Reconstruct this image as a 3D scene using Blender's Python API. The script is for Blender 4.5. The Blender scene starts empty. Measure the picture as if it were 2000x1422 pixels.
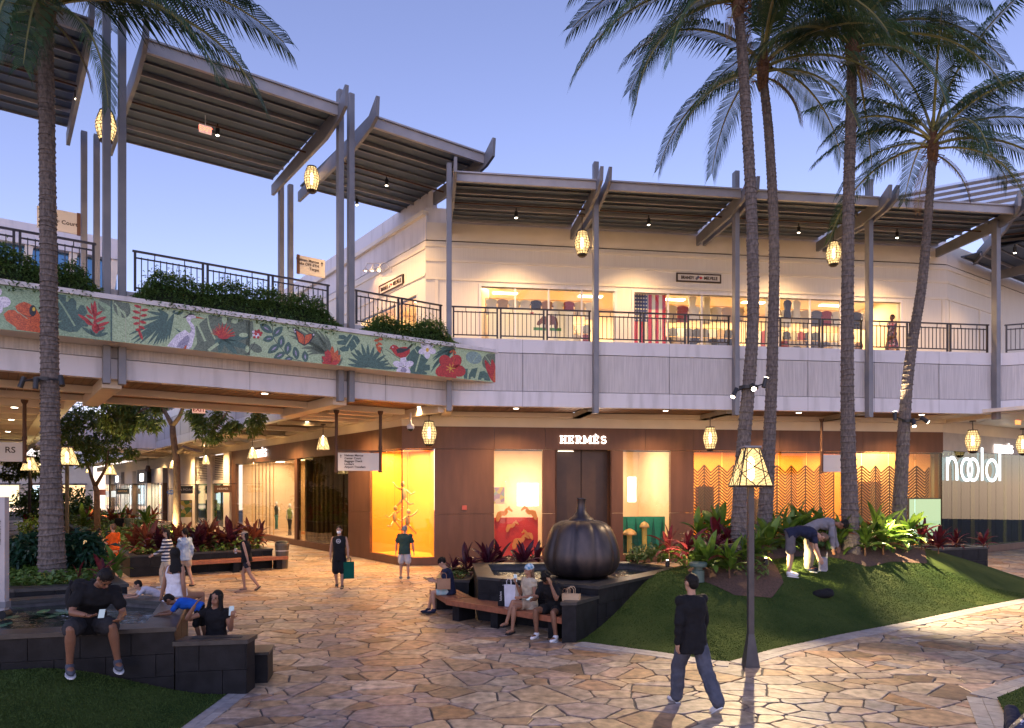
import bpy, bmesh, math, random
from mathutils import Vector as V, Matrix, Quaternion
from math import radians as R, sin, cos, pi, sqrt, atan2
random.seed(11)
scene = bpy.context.scene
F, HZ, CH = 1375.0, 952.0, 2.9           # focal length in photo pixels, horizon row, eye height (m)

# ---------------------------------------------------------------- camera, sky, sun, exposure
cam = bpy.data.cameras.new('camera'); camo = bpy.data.objects.new('camera', cam)
scene.collection.objects.link(camo); scene.camera = camo
camo.location = (0, 0, CH); camo.rotation_euler = (R(90), 0, 0)
cam.sensor_width = 36; cam.lens = F/2000*36; cam.shift_y = (HZ-711)/2000
cam.clip_start = .1; cam.clip_end = 2000
world = bpy.data.worlds.new('World'); scene.world = world; world.use_nodes = True
wn = world.node_tree; wn.nodes.clear()
sky = wn.nodes.new('ShaderNodeTexSky'); sky.sky_type = 'NISHITA'; sky.sun_disc = False
sky.sun_elevation = R(35); sky.sun_rotation = R(198); sky.air_density = 1.0; sky.dust_density = .1; sky.ozone_density = 3.0
tint = wn.nodes.new('ShaderNodeMix'); tint.data_type = 'RGBA'; tint.blend_type = 'MULTIPLY'; tint.inputs[0].default_value = 1
tint.inputs[7].default_value = (1.46, 1.07, 1.16, 1)
bg = wn.nodes.new('ShaderNodeBackground'); bg.inputs[1].default_value = .10
wo = wn.nodes.new('ShaderNodeOutputWorld')
wn.links.new(sky.outputs[0], tint.inputs[6]); wn.links.new(tint.outputs[2], bg.inputs[0]); wn.links.new(bg.outputs[0], wo.inputs[0])
sl = bpy.data.lights.new('sun', 'SUN'); sl.energy = .12; sl.angle = R(40); sl.color = (1, .9, .97)
so = bpy.data.objects.new('sun', sl); scene.collection.objects.link(so)
so.rotation_euler = (R(55), 0, R(-18))
scene.view_settings.view_transform = 'Standard'; scene.view_settings.look = 'None'
scene.view_settings.exposure = 1.15; scene.view_settings.gamma = 1
scene.render.engine = 'CYCLES'
scene.cycles.use_denoising = True
scene.cycles.max_bounces = 6; scene.cycles.diffuse_bounces = 3; scene.cycles.glossy_bounces = 3
scene.cycles.transmission_bounces = 4; scene.cycles.transparent_max_bounces = 12
scene.cycles.sample_clamp_indirect = 4; scene.cycles.caustics_reflective = False; scene.cycles.caustics_refractive = False
scene.cycles.use_light_tree = True

# ---------------------------------------------------------------- helpers
COL = scene.collection
def gp(x, y, z=0.0):
    Y = F*(CH-z)/(y-HZ); return V(((x-1000)/F*Y, Y, z))
def at(x, y, Y): return V(((x-1000)/F*Y, Y, CH+(HZ-y)/F*Y))
ORD = ['first','second','third','fourth','fifth','sixth','seventh','eighth','ninth','tenth','eleventh','twelfth','thirteenth','fourteenth','fifteenth','sixteenth','seventeenth','eighteenth','nineteenth','twentieth']
def tag(o, label=None, cat=None, group=None, kind=None):
    if label: o['label'] = label
    if cat: o['category'] = cat
    if group: o['group'] = group
    if kind: o['kind'] = kind
    return o
def empty(name, loc=(0,0,0), rz=0.0, label=None, cat=None, group=None, kind=None):
    o = bpy.data.objects.new(name, None); COL.objects.link(o); o.empty_display_size = .2
    o.location = loc; o.rotation_euler = (0,0,rz)
    return tag(o, label, cat, group, kind)
def put(name, me, parent=None, loc=(0,0,0), rot=(0,0,0), sc=1.0):
    o = bpy.data.objects.new(name, me); COL.objects.link(o)
    if parent is not None: o.parent = parent
    o.location = loc; o.rotation_euler = rot
    o.scale = (sc,sc,sc) if isinstance(sc,(int,float)) else sc
    return o
class Fr:
    """a vertical working frame: x along a wall, y away from the viewer, z up"""
    def __init__(s, o, deg):
        s.o = V((o[0], o[1], 0)); s.a = R(deg); s.u = V((cos(s.a), sin(s.a), 0)); s.n = V((-sin(s.a), cos(s.a), 0))
    def w(s, x, y, z=0.0): return s.o + s.u*x + s.n*y + V((0,0,z))
    def loc(s, p):
        d = V((p[0],p[1],0))-s.o; return d.dot(s.u), d.dot(s.n)
    def x(s, px, y=0.0):
        k = (px-1000)/F; b = s.o + s.n*y
        return (k*b.y-b.x)/(s.u.x-k*s.u.y)
    def xz(s, px, py, y=0.0):
        t = s.x(px, y); p = s.w(t, y); return t, CH+(HZ-py)/F*p.y
    def z(s, px, py, y=0.0): return s.xz(px, py, y)[1]
class MB:
    def __init__(s): s.v=[]; s.f=[]; s.m=[]; s.a=[]; s.cur=0; s.att=0.0
    def add(s, vs, fs):
        b = len(s.v); s.v += [tuple(v) for v in vs]
        for f in fs: s.f.append(tuple(i+b for i in f)); s.m.append(s.cur); s.a.append(s.att)
    def box(s, x0,x1,y0,y1,z0,z1):
        s.add([(x0,y0,z0),(x1,y0,z0),(x1,y1,z0),(x0,y1,z0),(x0,y0,z1),(x1,y0,z1),(x1,y1,z1),(x0,y1,z1)],
              [(0,3,2,1),(4,5,6,7),(0,1,5,4),(1,2,6,5),(2,3,7,6),(3,0,4,7)]); return s
    def obox(s, p, q, w, h, up=(0,0,1)):
        p=V(p); q=V(q); d=(q-p).normalized(); upv=V(up)
        r=d.cross(upv)
        if r.length<1e-4: r=d.cross(V((1,0,0)))
        r.normalize(); t=r.cross(d); r*=w/2; t*=h/2
        s.add([p-r-t,p+r-t,p+r+t,p-r+t,q-r-t,q+r-t,q+r+t,q-r+t],[(0,1,2,3),(7,6,5,4),(0,4,5,1),(1,5,6,2),(2,6,7,3),(3,7,4,0)]); return s
    def prism(s, poly, fn, d0, d1):
        """poly of 2D points -> fn(a,b,depth) ; extruded between depths"""
        n=len(poly); s.add([fn(a,b,d0) for a,b in poly]+[fn(a,b,d1) for a,b in poly],
            [tuple(range(n)), tuple(range(2*n-1,n-1,-1))]+[(i,n+i,n+(i+1)%n,(i+1)%n) for i in range(n)]); return s
    def slab(s, poly, z0, z1): return s.prism(poly, lambda a,b,d: (a,b,d), z1, z0)
    def tube(s, pts, rad, n=8, cap=True):
        pts=[V(p) for p in pts]; k=len(pts)
        if not isinstance(rad,(list,tuple)): rad=[rad]*k
        t0=(pts[1]-pts[0]).normalized(); ref=V((0,0,1)) if abs(t0.z)<.9 else V((1,0,0))
        vs=[]; r=t0.cross(ref).normalized()
        for i in range(k):
            t=(pts[min(i+1,k-1)]-pts[max(i-1,0)]).normalized()
            r=(r-t*r.dot(t)).normalized(); b=t.cross(r)
            for j in range(n):
                a=2*pi*j/n; vs.append(pts[i]+(r*cos(a)+b*sin(a))*rad[i])
        fs=[(i*n+j,i*n+(j+1)%n,(i+1)*n+(j+1)%n,(i+1)*n+j) for i in range(k-1) for j in range(n)]
        if cap: fs+=[tuple(range(n-1,-1,-1)), tuple((k-1)*n+j for j in range(n))]
        s.add(vs,fs); return s
    def lathe(s, prof, n=16, c=(0,0,0), sx=1.0, sy=1.0, mod=None):
        vs=[]
        for i,(r,z) in enumerate(prof):
            for j in range(n):
                a=2*pi*j/n; k=mod(a,i) if mod else 1
                vs.append((c[0]+r*k*cos(a)*sx, c[1]+r*k*sin(a)*sy, c[2]+z))
        m=len(prof)
        s.add(vs,[(i*n+j,i*n+(j+1)%n,(i+1)*n+(j+1)%n,(i+1)*n+j) for i in range(m-1) for j in range(n)]+[tuple(range(n-1,-1,-1)),tuple((m-1)*n+j for j in range(n))]); return s
    def ell(s, c, rx, ry, rz, n=12, m=8, rot=None):
        vs=[]; c=V(c)
        for i in range(m+1):
            th=pi*i/m
            for j in range(n):
                a=2*pi*j/n; p=V((rx*sin(th)*cos(a), ry*sin(th)*sin(a), -rz*cos(th)))
                if rot: p=rot@p
                vs.append(c+p)
        s.add(vs,[(i*n+j,i*n+(j+1)%n,(i+1)*n+(j+1)%n,(i+1)*n+j) for i in range(m) for j in range(n)]); return s
    def mesh(s, name, mats, smooth=False, attr=None):
        me=bpy.data.meshes.new(name); me.from_pydata(s.v,[],s.f)
        if not isinstance(mats,(list,tuple)): mats=[mats]
        for m in mats: me.materials.append(m)
        if len(mats)>1: me.polygons.foreach_set('material_index', s.m)
        if smooth: me.polygons.foreach_set('use_smooth',[True]*len(s.f))
        if attr:
            at_=me.attributes.new(attr,'FLOAT','FACE'); at_.data.foreach_set('value', s.a)
        me.update(); return me
    def build(s, name, mats, parent=None, smooth=False, attr=None, **k):
        return put(name, s.mesh(name, mats, smooth, attr), parent, **k)
def bevel(o, w=.01, seg=2):
    m=o.modifiers.new('bevel','BEVEL'); m.width=w; m.segments=seg; m.limit_method='ANGLE'; return o
LK=1.15                                    # common dimmer of all lit lamps, to suit the exposure
def lamp(name, kind, loc, power, color, parent=None, size=.1, rot=None, spot=None, blend=.5, target=None):
    l=bpy.data.lights.new(name, kind); l.energy=power*LK; l.color=color
    if kind=='AREA':
        if isinstance(size,(tuple,list)): l.shape='RECTANGLE'; l.size=size[0]; l.size_y=size[1]
        else: l.size=size
    else: l.shadow_soft_size=size
    if kind=='SPOT': l.spot_size=R(spot or 60); l.spot_blend=blend
    o=bpy.data.objects.new(name,l); COL.objects.link(o); o.location=loc
    if parent is not None: o.parent=parent
    if target is not None:
        d=V(target)-V(loc); o.rotation_euler=d.to_track_quat('-Z','Y').to_euler()
    elif rot: o.rotation_euler=rot
    return o

# ---------------------------------------------------------------- materials
def mk(name, c, c2=None, scale=4.0, rough=.6, metal=0.0, bump=0.0, bscale=60.0, stretch=(1,1,1), detail=4, spec=.5, emit=None, estr=0, sheen=0, coat=0, lo=.35, hi=.65, sub=0):
    m=bpy.data.materials.new(name); m.use_nodes=True; nt=m.node_tree; b=nt.nodes['Principled BSDF']
    b.inputs['Base Color'].default_value=(*c,1); b.inputs['Roughness'].default_value=rough; b.inputs['Metallic'].default_value=metal
    b.inputs['Specular IOR Level'].default_value=spec
    if coat: b.inputs['Coat Weight'].default_value=coat
    if sheen: b.inputs['Sheen Weight'].default_value=sheen
    if sub: b.inputs['Subsurface Weight'].default_value=sub; b.inputs['Subsurface Radius'].default_value=(.02,.008,.004)
    if emit: b.inputs['Emission Color'].default_value=(*emit,1); b.inputs['Emission Strength'].default_value=estr
    if c2 or bump:
        tc=nt.nodes.new('ShaderNodeTexCoord'); mp=nt.nodes.new('ShaderNodeMapping'); mp.inputs['Scale'].default_value=stretch
        nt.links.new(tc.outputs['Object'], mp.inputs[0])
    if c2:
        n=nt.nodes.new('ShaderNodeTexNoise'); n.inputs['Scale'].default_value=scale; n.inputs['Detail'].default_value=detail
        r=nt.nodes.new('ShaderNodeValToRGB'); r.color_ramp.elements[0].color=(*c,1); r.color_ramp.elements[1].color=(*c2,1)
        r.color_ramp.elements[0].position=lo; r.color_ramp.elements[1].position=hi
        nt.links.new(mp.outputs[0], n.inputs['Vector']); nt.links.new(n.outputs[0], r.inputs[0]); nt.links.new(r.outputs[0], b.inputs['Base Color'])
    if bump:
        n2=nt.nodes.new('ShaderNodeTexNoise'); n2.inputs['Scale'].default_value=bscale; n2.inputs['Detail'].default_value=3
        bp=nt.nodes.new('ShaderNodeBump'); bp.inputs['Strength'].default_value=bump; bp.inputs['Distance'].default_value=.02
        nt.links.new(mp.outputs[0], n2.inputs['Vector']); nt.links.new(n2.outputs[0], bp.inputs['Height']); nt.links.new(bp.outputs[0], b.inputs['Normal'])
    return m
def emi(name, c, s):
    m=bpy.data.materials.new(name); m.use_nodes=True; nt=m.node_tree; nt.nodes.clear()
    e=nt.nodes.new('ShaderNodeEmission'); e.inputs[0].default_value=(*c,1); e.inputs[1].default_value=s
    o=nt.nodes.new('ShaderNodeOutputMaterial'); nt.links.new(e.outputs[0],o.inputs[0]); return m
def glass(name, tintc=(.95,.97,.96), ior=.025, rough=0.0, refl=1.0):
    m=bpy.data.materials.new(name); m.use_nodes=True; nt=m.node_tree; nt.nodes.clear()
    t=nt.nodes.new('ShaderNodeBsdfTransparent'); t.inputs[0].default_value=(*tintc,1)
    g=nt.nodes.new('ShaderNodeBsdfGlossy'); g.inputs['Roughness'].default_value=rough; g.inputs[0].default_value=(refl,refl,refl,1)
    lw_=nt.nodes.new('ShaderNodeLayerWeight'); pw=nt.nodes.new('ShaderNodeMath'); pw.operation='POWER'; pw.inputs[1].default_value=4.5; ma=nt.nodes.new('ShaderNodeMath'); ma.operation='MULTIPLY_ADD'; ma.inputs[1].default_value=.7; ma.inputs[2].default_value=ior; nt.links.new(lw_.outputs['Facing'],pw.inputs[0]); nt.links.new(pw.outputs[0],ma.inputs[0]); f=ma
    x=nt.nodes.new('ShaderNodeMixShader'); o=nt.nodes.new('ShaderNodeOutputMaterial')
    nt.links.new(f.outputs[0],x.inputs[0]); nt.links.new(t.outputs[0],x.inputs[1]); nt.links.new(g.outputs[0],x.inputs[2]); nt.links.new(x.outputs[0],o.inputs[0]); return m
def attmat(name, stops, rough=.5, nscale=6.0, namt=.35, bump=.3, bscale=30, spec=.5, sub=0, trans=0, stain=0):
    """colour picked per piece from an attribute 'rnd', broken up by noise"""
    m=bpy.data.materials.new(name); m.use_nodes=True; nt=m.node_tree; b=nt.nodes['Principled BSDF']
    a=nt.nodes.new('ShaderNodeAttribute'); a.attribute_name='rnd'
    r=nt.nodes.new('ShaderNodeValToRGB'); e=r.color_ramp.elements
    while len(e)<len(stops): e.new(.5)
    for i,c in enumerate(stops): e[i].position=i/max(1,len(stops)-1); e[i].color=(*c,1)
    tc=nt.nodes.new('ShaderNodeTexCoord'); n=nt.nodes.new('ShaderNodeTexNoise'); n.inputs['Scale'].default_value=nscale; n.inputs['Detail'].default_value=6
    nt.links.new(tc.outputs['Object'],n.inputs['Vector'])
    mr=nt.nodes.new('ShaderNodeMapRange'); mr.inputs[1].default_value=.3; mr.inputs[2].default_value=.7; mr.inputs[3].default_value=1-namt; mr.inputs[4].default_value=1+namt
    mx=nt.nodes.new('ShaderNodeMix'); mx.data_type='RGBA'; mx.blend_type='MULTIPLY'; mx.inputs[0].default_value=1
    nt.links.new(a.outputs['Fac'],r.inputs[0]); nt.links.new(n.outputs[0],mr.inputs[0]); nt.links.new(r.outputs[0],mx.inputs[6]); nt.links.new(mr.outputs[0],mx.inputs[7])
    if stain:
        n3=nt.nodes.new('ShaderNodeTexNoise'); n3.inputs['Scale'].default_value=.55; n3.inputs['Detail'].default_value=9; n3.inputs['Roughness'].default_value=.7; nt.links.new(tc.outputs['Object'],n3.inputs['Vector'])
        m3=nt.nodes.new('ShaderNodeMapRange'); m3.inputs[1].default_value=.36; m3.inputs[2].default_value=.56; m3.inputs[3].default_value=1-stain; m3.inputs[4].default_value=1.08
        v=nt.nodes.new('ShaderNodeTexVoronoi'); v.inputs['Scale'].default_value=2.3; nt.links.new(tc.outputs['Object'],v.inputs['Vector']); m4=nt.nodes.new('ShaderNodeMapRange'); m4.inputs[1].default_value=.035; m4.inputs[2].default_value=.06; m4.inputs[3].default_value=.55; m4.inputs[4].default_value=1.0; nt.links.new(v.outputs['Distance'],m4.inputs[0])
        mm=nt.nodes.new('ShaderNodeMath'); mm.operation='MULTIPLY'; nt.links.new(n3.outputs[0],m3.inputs[0]); nt.links.new(m3.outputs[0],mm.inputs[0]); nt.links.new(m4.outputs[0],mm.inputs[1])
        mx2=nt.nodes.new('ShaderNodeMix'); mx2.data_type='RGBA'; mx2.blend_type='MULTIPLY'; mx2.inputs[0].default_value=1; nt.links.new(mx.outputs[2],mx2.inputs[6]); nt.links.new(mm.outputs[0],mx2.inputs[7]); mx=mx2
    nt.links.new(mx.outputs[2],b.inputs['Base Color']); b.inputs['Roughness'].default_value=rough; b.inputs['Specular IOR Level'].default_value=spec
    if bump:
        n2=nt.nodes.new('ShaderNodeTexNoise'); n2.inputs['Scale'].default_value=bscale; bp=nt.nodes.new('ShaderNodeBump'); bp.inputs['Strength'].default_value=bump; bp.inputs['Distance'].default_value=.01
        nt.links.new(tc.outputs['Object'],n2.inputs['Vector']); nt.links.new(n2.outputs[0],bp.inputs['Height']); nt.links.new(bp.outputs[0],b.inputs['Normal'])
    if trans:
        t=nt.nodes.new('ShaderNodeBsdfTranslucent'); nt.links.new(mx.outputs[2],t.inputs[0]); ms=nt.nodes.new('ShaderNodeMixShader'); ms.inputs[0].default_value=trans
        o=nt.nodes['Material Output']; nt.links.new(b.outputs[0],ms.inputs[1]); nt.links.new(t.outputs[0],ms.inputs[2]); nt.links.new(ms.outputs[0],o.inputs[0])
    return m
WARM=(1,.62,.27); WARM2=(1,.72,.42)
m_stone=attmat('flagstone',[(.15,.095,.06),(.33,.215,.125),(.38,.28,.19),(.22,.165,.14),(.44,.345,.25),(.27,.14,.06),(.35,.235,.175),(.20,.175,.175),(.41,.275,.15),(.29,.225,.20)],rough=.48,nscale=7,namt=.5,bump=.55,bscale=16,stain=.32)
m_joint=mk('dark_mortar',(.055,.05,.052),(.09,.08,.08),scale=8,rough=.8,bump=.3)
m_brick=attmat('grey_paver',[(.24,.22,.22),(.32,.30,.29),(.28,.25,.24)],rough=.6,nscale=8,namt=.2,bump=.2)
m_lawn=mk('turf',(.024,.05,.011),(.062,.088,.022),scale=1.1,rough=.9,bump=1,bscale=180,spec=.1)
m_blade=attmat('grass_blade',[(.034,.062,.011),(.05,.08,.015),(.066,.098,.02)],rough=.7,namt=.1,bump=0,spec=.2)
m_mulch=mk('mulch',(.06,.032,.02),(.11,.06,.04),scale=25,rough=.95,bump=1,bscale=70)
m_basalt=mk('dark_basalt',(.007,.007,.0085),(.014,.014,.0165),scale=6,spec=.2,rough=.5,bump=.12,bscale=40)
m_basaltcap=mk('basalt_coping',(.02,.0195,.021),(.042,.04,.04),scale=5,rough=.36,bump=.1,bscale=40)
m_white=mk('white_cladding',(.47,.455,.46),(.63,.61,.625),scale=2.2,rough=.55,bump=.06,bscale=30,stretch=(1.6,1.6,.22),detail=8,lo=.22,hi=.5)
m_ribbed=mk('ribbed_concrete',(.44,.42,.42),(.60,.57,.56),scale=9,rough=.8,stretch=(3,3,.12),bump=.6,bscale=30,lo=.3,hi=.7)
m_cream=mk('cream_paint',(.66,.60,.50),(.71,.65,.55),scale=1.5,rough=.55)
m_siding=mk('cream_siding',(.62,.58,.52),(.67,.63,.57),scale=8,rough=.6,stretch=(4,4,.1))
m_brown=mk('bronze_panel',(.10,.043,.022),(.145,.064,.034),scale=2.2,rough=.45,metal=.25,stretch=(1.6,1.6,.3),detail=8,lo=.25,hi=.7)
m_browndk=mk('bronze_door',(.062,.036,.026),(.075,.043,.03),scale=3,rough=.4,metal=.3)
m_steel=mk('grey_steel',(.17,.175,.195),(.21,.21,.225),scale=2,rough=.5,metal=.15)
m_steellt=mk('light_steel',(.34,.33,.34),(.40,.38,.38),scale=3,rough=.5,metal=.1)
m_deckblue=mk('roof_deck',(.05,.072,.105),(.07,.095,.135),scale=1,rough=.5,metal=.2)
m_rail=mk('dark_bronze_rail',(.035,.03,.032),rough=.4,metal=.4)
m_wood=attmat('soffit_plank',[(.12,.06,.03),(.17,.085,.042),(.14,.07,.034),(.19,.10,.052)],rough=.5,nscale=4,namt=.2,bump=.1)
m_bench=attmat('hardwood_slat',[(.20,.065,.035),(.26,.09,.045),(.17,.055,.03)],rough=.4,nscale=10,namt=.25,bump=.15)
m_glass=glass('clear_glass'); m_glassdk=glass('tinted_glass',(.72,.66,.52),.03); m_glassgr=glass('green_glass',(.40,.50,.38),.07)
m_iron=mk('rusty_brown_iron',(.075,.035,.02),rough=.5,metal=.4)
m_black=mk('black_metal',(.02,.02,.022),rough=.45,metal=.3)
m_sign=mk('sign_cream',(.62,.57,.50),rough=.5); m_ink=mk('sign_ink',(.05,.03,.02),rough=.7)
m_lampglass=emi('lantern_glass',(1,.60,.16),3.6); m_lampcore=emi('lantern_core',(1,.86,.62),11)
m_down=emi('downlight_lens',(1,.84,.62),12)
m_ledwhite=emi('sign_letters',(1,.88,.80),2.4)
# ---------------------------------------------------------------- frames of the buildings
FF=Fr((-4.06,25.98),7.8); SR=FF.x(1842); C1=FF.w(SR,0)
LF=Fr((-4.06,25.98),-53.6); RF=Fr(C1,34.5); BF=Fr((-2.2,23.4),36.4)
OV=-2.9                                   # overhang of the upper galleries
def inside(p, poly):
    c=False; n=len(poly); x,y=p[0],p[1]
    for i in range(n):
        a=poly[i]; b=poly[i-1]
        if (a[1]>y)!=(b[1]>y) and x<(b[0]-a[0])*(y-a[1])/(b[1]-a[1])+a[0]: c=not c
    return c
def dseg(p,a,b):
    p=V((p[0],p[1])); a=V((a[0],a[1])); b=V((b[0],b[1])); d=b-a; t=max(0,min(1,(p-a).dot(d)/d.length_squared)); return (p-a-d*t).length
def dpoly(p, pl): return min(dseg(p,pl[i],pl[i+1]) for i in range(len(pl)-1))
def sst(a,b,x):
    t=max(0,min(1,(x-a)/(b-a))); return t*t*(3-2*t)
def off(poly, d):
    """polygon moved inward by d (poly counter-clockwise)"""
    n=len(poly); out=[]
    for i in range(n):
        p0=V(poly[i-1][:2]); p1=V(poly[i][:2]); p2=V(poly[(i+1)%n][:2])
        e1=(p1-p0).normalized(); e2=(p2-p1).normalized(); n1=V((-e1.y,e1.x)); n2=V((-e2.y,e2.x))
        b=(n1+n2); k=b.dot(n1)
        q=p1+b*(d/max(k,.35)); out.append((q.x,q.y))
    return out

# ---------------------------------------------------------------- lawns (outlines first, the paving leaves them free)
LEDGE=[gp(*p) for p in ((1137,1254),(1280,1273),(1400,1291),(1425,1293),(1500,1271),(1630,1242),(1762,1217),(1890,1190),(2000,1169),(2130,1147),(2260,1131))]
LEDGE=[(p.x,p.y) for p in LEDGE]
LAWN=LEDGE+[(17.5,19.9),(14.5,21.2),(11.6,20.4),(9.6,21.8),(4.6,20.5),(4.13,16.97),(1.70,13.9),(1.17,13.16)]
BED=[(4.2,17.05),(3.95,15.75),(4.15,15.2),(4.67,14.72),(5.5,14.9),(6.02,15.6),(6.2,16.9),(6.9,17.6),(7.7,17.75),(8.9,17.6),(9.9,18.4),(11.2,19.0),(11.9,20.3),(9.6,21.8),(4.6,20.5)]
def mound(x,y):
    d=dpoly((x,y),LEDGE); t=sst(2,7,x)
    h=(.93+.22*t)*sst(0,3.7-1.1*t,d)
    return h*(1-.72*sst(11.2,16.5,x))
LWALL=[(-10.5,8.2),(-4.68,9.72),(-3.75,9.9)]
LLAWN=[(-10.5,6.4),(-3.98,6.4),(-3.98,9.83),(-4.68,9.7),(-10.5,8.18)]
def lmound(x,y): return .5*sst(0,2.3,-4.0-x)
RLAWN=[(p.x,p.y) for p in (gp(1948,1368),gp(1975,1425),gp(2010,1500),gp(2200,1300),gp(2015,1340))]
def lawn(name,label,poly,hf,step,z0,edge,blades,seed):
    xs=[p[0] for p in poly]; ys=[p[1] for p in poly]; bm=bmesh.new(); grid={}
    n=int((max(xs)-min(xs))/step)+2; m=int((max(ys)-min(ys))/step)+2
    def vert(i,j):
        if (i,j) not in grid:
            x=min(xs)+i*step; y=min(ys)+j*step; grid[i,j]=bm.verts.new((x,y,hf(x,y)+z0))
        return grid[i,j]
    for i in range(n):
        for j in range(m):
            if inside((min(xs)+(i+.5)*step,min(ys)+(j+.5)*step),poly): bm.faces.new((vert(i,j),vert(i+1,j),vert(i+1,j+1),vert(i,j+1)))
    # pull the ragged rim onto the outline
    cl=list(poly)+[poly[0]]
    for v in bm.verts:
        if v.is_boundary:
            best=None
            for k in range(len(cl)-1):
                a=V(cl[k]); b=V(cl[k+1]); d=b-a; t=max(0,min(1,(V(v.co[:2])-a).dot(d)/d.length_squared)); q=a+d*t
                e=(q-V(v.co[:2])).length
                if best is None or e<best[0]: best=(e,q)
            if best[0]<step*1.2: v.co=(best[1].x,best[1].y,hf(best[1].x,best[1].y)+z0)
    me=bpy.data.meshes.new(name); bm.to_mesh(me); bm.free(); me.materials.append(m_lawn); me.polygons.foreach_set('use_smooth',[True]*len(me.polygons))
    o=put(name,me); tag(o,label,kind='structure')
    rnd=random.Random(seed); b=MB(); k=0
    while k<blades:
        x=rnd.uniform(min(xs),max(xs)); y=rnd.uniform(min(ys),max(ys))
        if y>19 or abs(x)>y*.76 or not inside((x,y),poly) or (name=='lawn' and inside((x,y),BED)): 
            if rnd.random()<.02: k+=1
            continue
        k+=1; z=hf(x,y)+z0; a=rnd.uniform(0,2*pi); w=.006*(1+y/12); l=rnd.uniform(.008,.018); dx,dy=cos(a)*w,sin(a)*w; lx,ly=rnd.uniform(-.015,.015),rnd.uniform(-.015,.015)
        b.att=rnd.random(); b.add([(x-dx,y-dy,z-.005),(x+dx,y+dy,z-.005),(x+lx,y+ly,z+l)],[(0,1,2)])
    g=b.build('grass',m_blade,attr='rnd'); g.parent=o; g['kind']='stuff'
    return o
lawn('lawn','green turf mound in front of the palms',LAWN,mound,.25,.012,None,60000,3)
lawn('lawn','dark green turf in the lower left corner',LLAWN,lmound,.25,.012,None,30000,4)
lawn('lawn','small green turf corner at the lower right edge',RLAWN,lambda x,y:.03,.12,.012,None,3000,5)

# ---------------------------------------------------------------- flagstone paving
BORD=[(p.x,p.y) for p in (gp(1870,1362),gp(1925,1440),gp(1990,1560),gp(2300,1300),gp(2050,1312))]
HOLES=[off(LAWN,.25),off(LLAWN,.2),[(-4.68,9.72),(-3.75,9.9),(-3.9,10.3),(-5.4,12.3),(-7.6,13.2),(-9.8,16.6),(-16,16.5),(-16,8),(-10.5,8.2)],
 [(-.74,15.4),(1.7,13.9),(4.13,16.97),(3.17,18.5),(-1,18.2)],RLAWN]
def clip(poly,nx,ny,c):
    out=[]; n=len(poly)
    for i in range(n):
        a=poly[i]; b=poly[(i+1)%n]; da=a[0]*nx+a[1]*ny-c; db=b[0]*nx+b[1]*ny-c
        if da<=0: out.append(a)
        if da*db<0: t=da/(da-db); out.append((a[0]+(b[0]-a[0])*t,a[1]+(b[1]-a[1])*t))
    return out
def area(p): return .5*sum(p[i-1][0]*p[i][1]-p[i][0]*p[i-1][1] for i in range(len(p)))
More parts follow.
